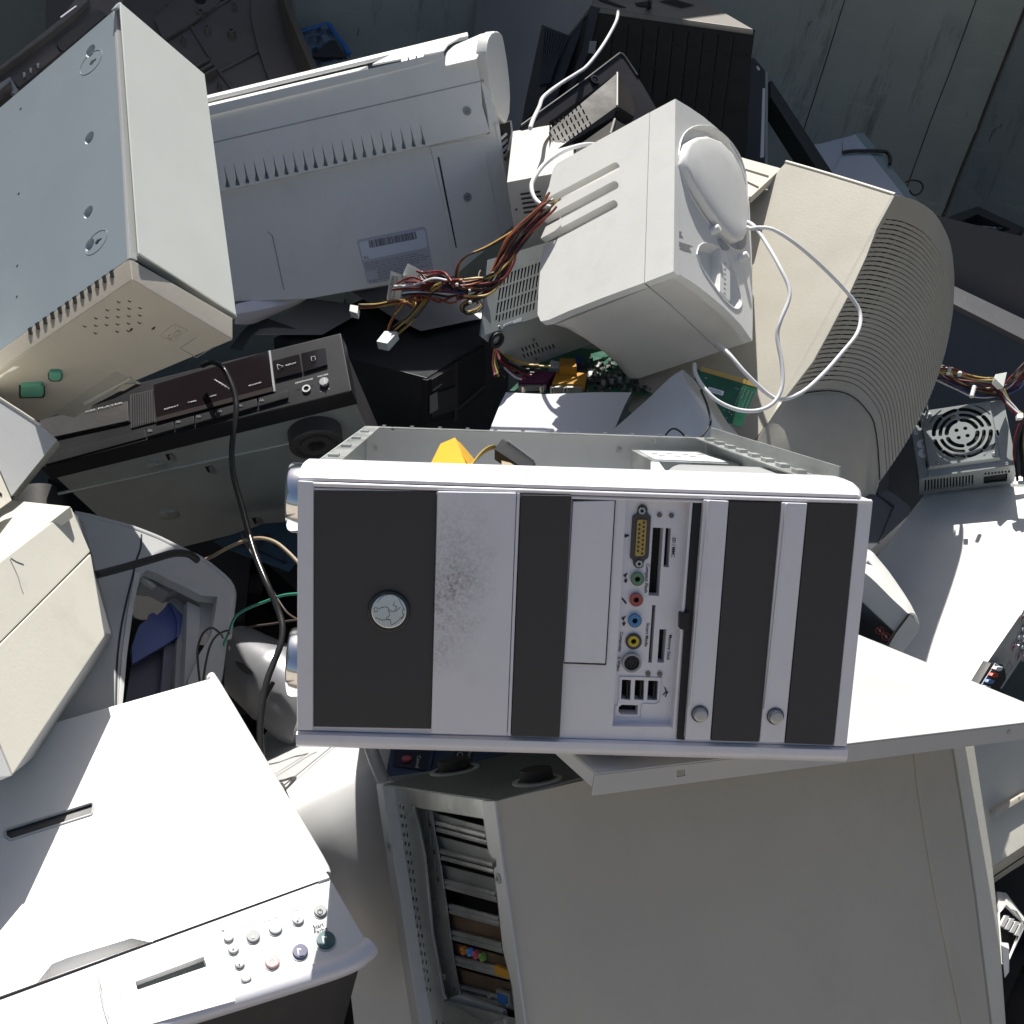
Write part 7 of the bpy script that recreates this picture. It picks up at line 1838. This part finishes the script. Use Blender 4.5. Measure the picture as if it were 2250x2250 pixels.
# ================================================================== beige projector-like machine and dark box right of the tower
def right_small():
    ox, oy, s = 1850, 1050, 400 / 1288
    def X(pts): return T(pts, ox, oy, s)
    t = thing('office_machine', 'rounded white office machine with dark window squeezed between silver black tower and side cover', 'machine', P(1950, 1420, 1.28))
    q = lambda x, y, d: P(*X([(x, y)])[0], d)
    # rounded sunlit back
    r0 = [q(100, 480, 1.34), q(195, 505, 1.34), (q(255, 570, 1.335)), q(330, 660, 1.325), q(420, 790, 1.31), q(500, 920, 1.295), q(552, 1035, 1.28)]
    r1 = [q(90, 560, 1.26), q(180, 590, 1.26), q(250, 660, 1.255), q(320, 740, 1.25), q(390, 830, 1.245), q(440, 890, 1.24), q(478, 955, 1.235)]
    r2 = [q(90, 620, 1.24), q(176, 682, 1.235), q(240, 740, 1.232), q(300, 800, 1.23), q(360, 860, 1.228), q(420, 915, 1.226), q(470, 962, 1.225)]
    patch('top_shell', [r0, [lerp(a, b, .5) + D2W((0, -.006, 0)) for a, b in zip(r0, r1)], r1, r2], .003, WHITE, t, sub=2)
    wslab('front_panel', [q(90, 615, 1.24), q(176, 684, 1.234), q(470, 962, 1.224), q(372, 1094, 1.232), q(150, 886, 1.240), q(80, 830, 1.243)], D2W((.005, .004, .02)), WHITE, t, bevel=.0015)
    wslab('dark_window', [q(80, 832, 1.243), q(150, 888, 1.240), q(370, 1097, 1.232), q(318, 1182, 1.236), q(100, 1110, 1.246)], D2W((.005, .004, .02)), mat('tinted_window', (.03, .03, .035), .15, coat=.4), t)
    wslab('end_panel', [q(472, 966, 1.224), q(553, 1045, 1.275), q(540, 1090, 1.27), q(425, 1240, 1.235), q(325, 1185, 1.236), q(374, 1098, 1.232)], D2W((.0, .006, .02)), WHITE, t, bevel=.0015)
    tube('dark_joint', [q(474, 962, 1.222), q(372, 1098, 1.230), q(322, 1184, 1.234)], .0016, INK, t, sub=1)
    W_ = Plane(q(150, 888, 1.240), q(370, 1097, 1.232), q(318, 1182, 1.236))
    for x, y in ((268, 1081), (312, 1124)):
        xx, yy = X([(x, y)])[0]
        o = ring('warning_symbol', W_, xx, yy, 9, 7.6, .0003, REDINK, t, off=.0006)
        slab('warning_bar', W_, X([(x - 22, y - 16), (x - 16, y - 22), (x + 22, y + 16), (x + 16, y + 22)]), .0002, REDINK, o, off=.0006)
        slab('warning_figure', W_, X([(x - 10, y - 8), (x + 4, y - 14), (x + 10, y + 2), (x - 2, y + 14)]), .0002, GREYINK, o, off=.0010)
    slab('recess', Plane(r0[1], r1[1], r1[3]), X([(195, 530), (278, 630), (255, 650), (180, 590)]), .002, MIDGREY, t, off=.001)
    t = thing('dark_box', 'dark grey plastic box with ridged edge in shadow right of the silver black tower', 'box', P(1950, 1200, 1.45))
    B_ = Plane(q(225, 190, 1.42), q(490, 215, 1.44), q(215, 500, 1.34))
    DG2 = mat('slate_plastic', (.085, .09, .105), .5, var=.15, dirt=.2)
    slab('case', B_, rnd(X([(150, 60), (250, 85), (340, 90), (470, 190), (492, 220), (478, 262), (205, 510), (100, 600)]), 6), .06, DG2, t, off=0, bevel=.004)
    for k in range(8):
        x, y = 262 + k * 15, 105 + k * 10
        slab('ridge', B_, X([(x, y), (x + 8, y + 4), (x + 6, y + 22), (x - 2, y + 18)]), .002, DG2, t, off=.0025)
    tube('panel_line', [B_.at(*z, .0006) for z in X([(250, 110), (355, 205), (350, 230), (260, 460)])], .0012, BLACK, t, sides=6, sub=2)
right_small()

# ================================================================== beige cases at the left edge
def left_edge():
    t = thing('beige_case', 'beige computer case with bright sunlit top and open seam at the left edge', 'computer', P(60, 1690, .8))
    a, b, c = P(157, 1114, .93), P(231, 1397, .885), P(29, 1702, .72)
    FP = Plane(a, b, c)
    up = [(157, 1114), (202, 1204), (0, 1432), (-160, 1600), (-200, 1400), (-60, 1282), (0, 1234), (60, 1188)]
    slab('front_upper', FP, [(157, 1114), (199, 1212), (0, 1412), (-160, 1575), (-200, 1400), (-60, 1282), (0, 1234)], .012, BEIGE2, t, off=0, bevel=.0012)
    slab('front_lower', FP, [(200, 1216), (231, 1397), (29, 1702), (0, 1632), (-200, 1800), (-160, 1580), (0, 1416)], .012, BEIGE2, t, off=.0008, bevel=.0012)
    slab('seam_shade', FP, [(199, 1206), (204, 1222), (0, 1425), (-160, 1590), (-160, 1570), (0, 1405)], .004, INSIDE, t, off=-.004)
    tp = [P(157, 1113, .901), P(25, 1100, 1.02), P(-200, 1085, 1.10), P(-200, 1398, .80), P(-60, 1281, .845), P(0, 1233, .862)]
    wslab('sunlit_top', [P(155, 1112, .905), P(25, 1099, 1.02), P(-200, 1085, 1.08), P(-200, 1396, .82), P(-60, 1280, .85), P(0, 1232, .866)], D2W((0, .01, .006)), BEIGE2, t, bevel=.001)
    bk = D2W((-.032, .012, .10))
    A_ = [FP.at(*q, -.0125) for q in ((158, 1118), (231, 1397), (29, 1702), (-200, 1800), (-200, 1400), (0, 1238))]
    bm = bmesh.new(); add_loops(bm, A_, [p + bk for p in A_]); finish(bm, 'shell', MIDGREY, t, bevel=.003)
    wslab('lower_end', [FP.at(29, 1703, -.001), FP.at(0, 1632, -.001), FP.at(-100, 1720, -.001), P(-40, 1730, .70)], D2W((-.012, .002, .02)), PALEGREY, t)
    for pts in ([(22, 1228), (32, 1250), (40, 1268), (46, 1290), (51, 1303)], [(24, 1226), (36, 1234), (52, 1240)]):
        tube('crack', [FP.at(*q, .0003) for q in pts], .0004, GREYINK, t, sides=4, sub=2)
    t = thing('beige_case', 'dusty grey beige computer case corner jutting in above the sunlit one at the left edge', 'computer', P(40, 1090, 1.05))
    F2 = Plane(P(126, 966, 1.02), P(25, 1090, .98), P(0, 877, 1.0))
    slab('side', F2, rnd([(126, 966), (88, 934), (0, 876), (-150, 780), (-150, 1000), (0, 1032), (25, 1090)], 3), .004, PALEGREY, t, off=0, bevel=.0008)
    pts = [F2.at(*q, -.005) for q in ((126, 967), (89, 935), (0, 877), (-150, 781), (-150, 1000), (0, 1030), (25, 1090))]
    bm = bmesh.new(); add_loops(bm, pts, [p + D2W((-.028, .0, .07)) for p in pts]); finish(bm, 'shell', BEIGE2, t, bevel=.001)
    tube('bright_rim', [F2.at(*q, .0) for q in ((-60, 838), (0, 876), (50, 908), (89, 934))], .0016, BEIGE2, t, sub=1)
    F3 = Plane(P(0, 1040, .97), P(26, 1098, .965), P(0, 1118, .94))
    slab('side', F3, [(-100, 940), (0, 1038), (27, 1099), (0, 1118), (-100, 1180)], .01, BEIGE2, t, off=.002, bevel=.001)
    disc('hole', F3, 0, 1086, 5, .0006, INSIDE, t, off=.0022, n=12)
left_edge()

# ================================================================== grey printer housing with violet part
def grey_housing():
    P = scaled(.93)
    ox, oy, s = 0, 1050, .3882
    def X(pts): return T(pts, ox, oy, s)
    t = thing('printer_housing', 'grey curved printer housing with open bay and violet plastic part at the left', 'housing', P(300, 1550, 1.1))
    GP = Plane(P(163, 1131, 1.16), P(505, 1290, 1.22), P(255, 1550, 1.03))
    out = [(100, 1120), (163, 1131), (200, 1138), (233, 1147), (275, 1158), (310, 1170), (350, 1186), (388, 1205), (420, 1220), (446, 1234), (475, 1256), (500, 1279), (509, 1298), (510, 1315), (506, 1349), (500, 1400), (490, 1480), (470, 1580), (400, 1660), (110, 1660), (60, 1500)]
    bay = X([(800, 545), (830, 520), (890, 540), (945, 570), (1010, 600), (1140, 665), (1232, 672), (1215, 790), (1195, 890), (1130, 1000), (1065, 1150), (1040, 1320), (690, 1320), (692, 1230), (715, 1000), (745, 740)])
    G = mat('housing_grey', (.47, .475, .48), .45, var=.06, dirt=.12, bump=.1)
    slab('shell', GP, out, .012, G, t, off=0, holes=[bay])
    tube('shell_edge', [GP.at(*q, -.003) for q in out[1:16]], .0045, G, t, sub=2)
    slab('bay_back', GP, [(260, 1230), (500, 1270), (490, 1600), (210, 1650)], .004, INSIDE, t, off=-.07)
    # stepped inner walls
    slab('bay_wall', GP, X([(800, 545), (830, 518), (1150, 660), (1232, 672), (1200, 890), (1120, 880), (1130, 720), (1040, 625), (955, 650), (885, 612), (800, 600)]), .02, G, t, off=-.022)
    slab('bay_wall', GP, X([(1060, 700), (1135, 735), (1125, 880), (1100, 1150), (1045, 1330), (1035, 1330), (1055, 900)]), .02, G, t, off=-.016)
    for a_, b_ in (((1040, 605), (1140, 662)), ((805, 562), (880, 612))):
        slab('clip', GP, line_px(X([a_])[0], X([b_])[0], 7), .006, PALEGREY, t, off=-.012, bevel=.0006)
    slab('violet_part', GP, X([(960, 705), (1035, 780), (1025, 890), (930, 950), (750, 1055), (745, 960), (770, 880), (790, 830), (838, 795), (845, 770), (870, 758), (890, 775)]), .006, VIOLET, t, off=-.034, bevel=.001)
    slab('violet_flap', GP, X([(960, 705), (1035, 780), (1025, 890), (1000, 905), (1005, 800)]), .004, VIOLET, t, off=-.030, bevel=.0008)
    slab('rail', GP, X([(955, 690), (985, 672), (1062, 720), (1030, 1200), (1020, 1320), (985, 1320), (1000, 940), (1040, 780)]), .012, MIDGREY, t, off=-.030, bevel=.001)
    slab('rail', GP, X([(930, 955), (985, 930), (960, 1330), (900, 1330)]), .006, mat('dull_violet_grey', (.16, .16, .20), .5), t, off=-.040)
    slab('guide_plate', GP, X([(745, 1060), (925, 960), (900, 1330), (700, 1330)]), .004, mat('dull_violet_grey2', (.10, .10, .14), .5), t, off=-.05)
    # parting lines
    tube('parting_line', [GP.at(*q, .0004) for q in X([(800, 320), (795, 400), (770, 470), (745, 580), (720, 680), (690, 820), (670, 960), (660, 1100), (655, 1290)])], .0010, INK, t, sides=5, sub=3)
    slab('side_strip', GP, X([(795, 540), (755, 740), (720, 1000), (700, 1230), (690, 1330), (665, 1330), (676, 1200), (690, 1000), (725, 740), (765, 530)]), .004, PALEGREY, t, off=.002, bevel=.0006)
grey_housing()

# ================================================================== silver cup speaker
def cup():
    ox, oy, s = 0, 1050, .3882
    def X(p): return T([p], ox, oy, s)[0]
    c0 = P(*X((1300, 985)), 1.24)
    ax = D2W((.82, .42, -.38)).normalized()
    t = thing('cup_speaker', 'silver grey cone shaped speaker lying on its side with dark open mouth', 'speaker', c0 + ax * .05 - Vector((0, 0, .05)))
    u = ax.orthogonal().normalized(); v = ax.cross(u)
    prof = [(z * 1.1, r * 1.1) for z, r in [(.0, .026), (.0, .033), (.004, .0345), (.06, .042), (.075, .045), (.078, .0435), (.11, .048), (.14, .046), (.16, .02)]]
    bm = bmesh.new(); n = 48; vs = []
    for z, r in prof: vs.append([bm.verts.new(c0 + ax * z + (u * math.cos(2 * math.pi * i / n) + v * math.sin(2 * math.pi * i / n)) * r) for i in range(n)])
    for i in range(len(vs) - 1):
        for j in range(n): bm.faces.new((vs[i][j], vs[i][(j + 1) % n], vs[i + 1][(j + 1) % n], vs[i + 1][j]))
    bm.faces.new(vs[0]); bm.faces.new(vs[-1][::-1])
    finish(bm, 'shell', mat('satin_silver', (.36, .36, .38), .30, .5, var=.06, dirt=.1), t, smooth=40)
    bm = bmesh.new(); A_ = [c0 - ax * .001 + (u * math.cos(2 * math.pi * i / n) + v * math.sin(2 * math.pi * i / n)) * .0346 for i in range(n)]; add_loops(bm, A_, [p - ax * .001 for p in A_]); finish(bm, 'mouth', DKBLUE, t)
    SPn = Plane(P(*X((1380, 1075)), 1.175), n=-(ax.cross(D2W((.3, -.8, .5)))) if False else D2W((-.25, -.5, -.83)))
    slab('dark_inlay', SPn, rnd(T([(1328, 1035), (1380, 1050), (1430, 1095), (1428, 1112), (1385, 1105), (1345, 1070)], ox, oy, s), 3), .004, DKGREY, t, off=.002, bevel=.0008)
cup()

# ================================================================== white monitor behind the printer, blue printer panel
def lower_middle():
    R_ = [[(540, 1660, 1.24), (575, 1620, 1.26), (630, 1565, 1.29), (720, 1500, 1.32), (820, 1480, 1.35)],
          [(585, 1702, 1.11), (620, 1667, 1.13), (668, 1620, 1.16), (740, 1580, 1.18), (850, 1560, 1.21)],
          [(624, 1731, .985), (660, 1702, 1.0), (710, 1660, 1.02), (765, 1618, 1.05), (860, 1590, 1.09)],
          [(640, 1762, .962), (690, 1730, .972), (750, 1690, .99), (810, 1655, 1.02), (880, 1640, 1.06)],
          [(660, 1800, .952), (712, 1765, .96), (775, 1725, .975), (840, 1695, 1.0), (900, 1690, 1.04)],
          [(690, 1880, .950), (745, 1840, .955), (805, 1805, .97), (870, 1790, .995), (930, 1790, 1.03)],
          [(730, 2010, .965), (785, 1970, .965), (845, 1940, .98), (900, 1930, 1.0), (960, 1930, 1.03)],
          [(770, 2180, 1.0), (825, 2150, 1.0), (885, 2130, 1.01), (940, 2120, 1.03), (1000, 2120, 1.06)],
          [(790, 2400, 1.06), (845, 2380, 1.06), (905, 2370, 1.07), (960, 2360, 1.09), (1020, 2360, 1.12)]]
    W = mat('monitor_white', (.68, .68, .68), .42, var=.05, dirt=.12)
    t = thing('crt_monitor', 'white tube monitor with rounded shell standing between white printer and beige tower', 'monitor', P(800, 2100, 1.02))
    rows = [[P(*q) for q in r] for r in R_]
    patch('shell', rows, .004, W, t, sub=4)
    sm = [lerp(P(626, 1729, .981), P(763, 1617, 1.043), k / 10) + D2W((0, -.0022, -.001)) for k in range(-1, 12)]
    tube('seam', sm[1:], .0007, GREYINK, t, sides=5, sub=1)
    c = P(618, 1732, .97)
    tube('catch', [P(616, 1724, .972), P(624, 1738, .968)], .003, DKGREY, t, sub=1)
    tube('edge_gasket', [P(x, y, d) for x, y, d in ((806, 1618, .985), (815, 1645, .972), (826, 1675, .96), (836, 1700, .955), (846, 1722, .95))], .0065, MIDGREY, t, sub=4)
    # blue panel
    ox, oy, s = 700, 1500, .3882
    def X(pts): return T(pts, ox, oy, s)
    t = thing('printer', 'printer with dark blue control panel and pink cancel button under the silver black tower', 'printer', P(950, 1720, 1.05))
    Q_ = Plane(P(848, 1713, .98), P(865, 1620, 1.06), P(1166, 1634, 1.05))
    slab('blue_panel', Q_, X([(425, 250), (1210, 250), (1200, 345), (880, 470), (690, 510), (375, 560)]), .02, BLUEP, t, off=0, bevel=.002)
    slab('white_side', Q_, X([(300, 250), (418, 250), (370, 555), (330, 560)]), .02, PALEGREY, t, off=-.003, bevel=.002)
    slab('navy_inlay', Q_, rnd(X([(430, 318), (655, 320), (648, 400), (612, 497), (418, 468)]), 4), .002, NAVY, t, off=.0014, bevel=.0004)
    slab('navy_inlay', Q_, rnd(X([(770, 372), (880, 380), (865, 440), (760, 430)]), 4), .002, NAVY, t, off=.0014, bevel=.0004)
    slab('panel_step', Q_, X([(650, 320), (668, 322), (630, 500), (612, 498)]), .002, BLUEP, t, off=.003, bevel=.0006)
    xx, yy = X([(498, 440)])[0]
    b = disc('cancel_button', Q_, xx, yy, 11, .003, PINK, t, off=.0015, bevel=.0008)
    text(Q_, 'Cancel', X([(560, 412)])[0], X([(548, 482)])[0], 8, STICKER, t, off=.0018)
    text(Q_, 'Ready', X([(850, 386)])[0], X([(842, 440)])[0], 7, WHITEINK, t, off=.0018)
    text(Q_, 'K', X([(492, 340)])[0], X([(490, 352)])[0], 6, WHITEINK, t, off=.0018)
    tube('pictogram', [Q_.at(*q, .002) for q in X([(518, 330), (515, 362), (552, 366), (555, 345), (540, 345)])], .0004, WHITEINK, t, sides=4, sub=1)
    tube('pictogram', [Q_.at(*q, .002) for q in X([(792, 425), (785, 412), (790, 398), (805, 394), (815, 404), (812, 420), (820, 426)])], .0005, WHITEINK, t, sides=4, sub=3)
lower_middle()

# ================================================================== tv shell and plastic bag at the upper left
def upper_left():
    o1 = lambda l: T(l, 0, 0, 400 / 1932)
    o2 = lambda l: T(l, 400, 0, 400 / 1932)
    t = thing('tv_shell', 'empty dark brown television back shell lying open at the top left', 'television shell', P(350, 200, 2.0))
    Fl = Plane(P(250, 60, 1.98), P(620, 0, 2.10), P(560, 190, 1.92))
    slab('floor', Fl, [(100, -60), (640, -60), (655, 150), (640, 260), (400, 330), (100, 300)], .006, TVSHELL, t, off=-.02)
    # raised platforms and ribs
    slab('platform', Fl, o2([(740, -100), (985, -100), (1240, 750), (1250, 900), (940, 900), (820, 560), (745, 270), (725, 140)]), .010, TVSHELL, t, off=-.010, bevel=.002)
    slab('platform', Fl, o2([(0, -100), (500, -100), (350, 60), (60, 265), (-200, 420), (-300, 200)]), .008, TVSHELL, t, off=-.011, bevel=.0015)
    for a_, b_, w in (((60, 265), (520, -20), 3), ((0, 195), (60, 265), 2.5), ((100, 290), (300, 620), 2.5), ((815, 545), (400, 760), 2.5), ((560, 980), (300, 640), 2.5), ((835, 560), (940, 850), 3), ((-150, 60), (60, 265), 2.5)):
        tube('rib', [Fl.at(*o2([a_])[0], -.018), Fl.at(*o2([b_])[0], -.018)], .0035, TVSHELL, t, sub=1)
    for x, y, r in ((192, 112, 9), (520, 318, 9), (262, 277, 6.5), (552, 38, 5), (5, 397, 6), (390, 872, 5)):
        xx, yy = o2([(x, y)])[0]
        p_ = ring('screw_post', Fl, xx, yy, r, r * .45, .014, TVSHELL, t, off=-.02)
        disc('post_hole', Fl, xx, yy, r * .48, .0005, INSIDE, p_, off=-.0062, n=12)
    xx, yy = o2([(195, 5)])[0]; disc('dark_hole', Fl, xx, yy, 12, .0006, INSIDE, t, off=-.0095)
    for k in range(3):
        slab('fin', Fl, line_px(o2([(160 + k * 40, 690 + k * 48)])[0], o2([(280 + k * 40, 620 + k * 48)])[0], 5), .016, TVSHELL, t, off=-.004)
    # right wall of the shell
    rw = [P(*p, d) for p, d in zip(o2([(985, -60), (1055, -60), (1105, 100), (1370, 720), (1380, 900), (1250, 900), (1230, 745)]), (2.10, 2.02, 2.0, 1.86, 1.83, 1.92, 1.93))]
    wslab('wall', rw, D2W((.012, .0, .02)), mat('tan_shell_edge', (.12, .10, .08), .55, var=.2), t, bevel=.001)
    # near rim with ribs, left
    RPn = Plane(P(0, 160, 1.66), P(180, 0, 1.78), P(60, 220, 1.66))
    slab('rim', RPn, o1([(-300, 900), (0, 702), (400, 385), (640, 190), (800, -20), (960, -20), (800, 130), (560, 330), (0, 745), (-300, 960)]), .02, mat('worn_shell_rim', (.16, .155, .15), .5, var=.3, dirt=.5, dcol=(.24, .235, .225)), t, off=.004, bevel=.002)
    slab('bright_insert', RPn, o1([(632, 178), (800, 55), (828, 62), (655, 192)]), .004, CHROME, t, off=.0062, bevel=.001)
    slab('inner_rim', RPn, o1([(-300, 950), (0, 742), (560, 335), (960, -20), (1330, -20), (1200, 200), (640, 560), (100, 1000), (-300, 1300)]), .012, TVSHELL, t, off=-.012)
    slab('rim_recess', RPn, rnd(o1([(600, 470), (640, 400), (1060, 100), (1140, 150), (680, 540), (640, 530)]), 4), .004, DKGREY, t, off=-.008, bevel=.001)
    slab('rim_recess', RPn, o1([(150, 870), (220, 790), (420, 660), (450, 730), (200, 930)]), .004, DKGREY, t, off=-.008, bevel=.001)
    for x, y in ((255, 782), (325, 735), (402, 684)):
        xx, yy = o1([(x, y)])[0]; slab('catch', RPn, [(xx - 3, yy - 3), (xx + 3, yy - 4), (xx + 3, yy + 3), (xx - 2, yy + 4)], .006, PALEGREY, t, off=-.003, bevel=.0006)
    tube('rib', [RPn.at(*q, .0) for q in o1([(-60, 960), (110, 850), (170, 970), (140, 1010)])], .005, MIDGREY, t, sub=1)
    # bag
    rr = random.Random(4); rows = []
    cor = [o2([q])[0] for q in ((1225, 345), (1540, 245), (1800, 610), (1330, 730))]
    BG = Plane(P(655, 70, 2.22), P(718, 50, 2.26), P(770, 125, 2.16))
    for i in range(9):
        r = []
        for j in range(9):
            a, b = i / 8, j / 8
            x = (cor[0][0] * (1 - b) + cor[1][0] * b) * (1 - a) + (cor[3][0] * (1 - b) + cor[2][0] * b) * a
            y = (cor[0][1] * (1 - b) + cor[1][1] * b) * (1 - a) + (cor[3][1] * (1 - b) + cor[2][1] * b) * a
            r.append(BG.at(x, y, rr.uniform(-.006, .012)))
        rows.append(r)
    t = thing('plastic_bag', 'crumpled clear plastic bag with blue edge against the wall at the top', 'bag', P(710, 130, 2.2))
    patch('film', rows, .0004, mat('bag_film', (.16, .22, .30), .15, var=.3, spec=.8, alpha=.8), t, smooth=20)
    tube('blue_edge', [BG.at(*q, .008) for q in o2([(1232, 345), (1330, 310), (1430, 285), (1540, 250), (1590, 300), (1660, 400), (1740, 500), (1770, 570)])], lambda k: .006, mat('blue_film', (.02, .14, .42), .3), t, sub=3, flat=.5)
    wslab('black_scrap', [BG.at(*q, .014) for q in o2([(1560, 425), (1620, 430), (1750, 605), (1370, 600)])], -BG.n * .006, BLACK, t, bevel=.001)
upper_left()

# ================================================================== things at the lower right edge
def lower_right():
    o = lambda l: T(l, 2100, 1600, 650 / 1932)
    P = scaled(1)
    t = thing('beige_case', 'pale beige case half in sun behind the beige tower at the lower right edge', 'computer', P(2230, 1960, 1.2))
    A = Plane(P(2144, 1640, 1.46), P(2290, 1600, 1.54), P(2185, 1905, 1.40))
    slab('top', A, o([(60, -20), (600, -60), (600, 690), (446, 772), (245, 905), (100, 700)]), .006, BEIGE2, t, off=0, bevel=.0015)
    sd = [A.at(*q, -.002) for q in o([(246, 905), (446, 772), (600, 680)])]
    dn = D2W((.01, .055, .055))
    wslab('front', [sd[0], sd[1], sd[2], sd[2] + dn, sd[1] + dn, sd[0] + dn], D2W((-.002, -.004, .02)), BEIGE, t, bevel=.001)
    tube('groove', [p + dn * .55 + D2W((0, 0, -.001)) for p in sd], .0010, INK, t, sub=1)
    slab('handle_ridge', A, o([(258, 540), (300, 505), (446, 425), (600, 340), (600, 380), (446, 470), (285, 568)]), .012, BEIGE, t, off=.012, bevel=.002)
    slab('side_shade', A, o([(260, 540), (285, 568), (275, 585), (255, 560)]), .006, PALEGREY, t, off=.0125)
    wslab('body', [A.at(*q, -.008) for q in o([(60, -10), (590, -50), (590, 680), (446, 770), (250, 900), (110, 700)])], D2W((.0, .04, .06)), BEIGE, t)
    P = scaled(1.25)
    t = thing('vented_unit', 'small off white unit with four slots poking out behind the beige tower', 'machine', P(2215, 2080, 1.1))
    V = Plane(P(*o([(288, 1210)])[0], 1.08), P(*o([(446, 1270)])[0], 1.12), P(*o([(330, 1500)])[0], 1.06))
    hs = [o([(x - 24, y + 32), (x + 12, y - 36), (x + 36, y - 30), (x, y + 42)]) for x, y in ((315, 1258), (348, 1276), (380, 1296), (412, 1316))]
    slab('face', V, o([(288, 1205), (325, 1165), (400, 1195), (440, 1260), (446, 1310), (350, 1515), (310, 1540), (290, 1300)]), .003, WHITE, t, off=0, holes=hs)
    slab('slot_back', V, o([(290, 1215), (430, 1270), (350, 1500), (310, 1520)]), .001, INSIDE, t, off=-.008)
    wslab('top', [P(*o([q])[0], d) for q, d in (((270, 1065), 1.14), ((330, 1075), 1.15), ((470, 1260), 1.16), ((440, 1262), 1.122), ((330, 1158), 1.095), ((288, 1205), 1.085))], D2W((0, .004, .006)), WHITE, t, bevel=.001)
    hexa('stub', [P(*o([q])[0], 1.05) for q in ((298, 1415), (350, 1440), (348, 1595), (318, 1635))], [P(*o([q])[0], 1.09) for q in ((290, 1385), (345, 1400), (350, 1590), (316, 1630))], WHITE, t, bevel=.001)
lower_right()
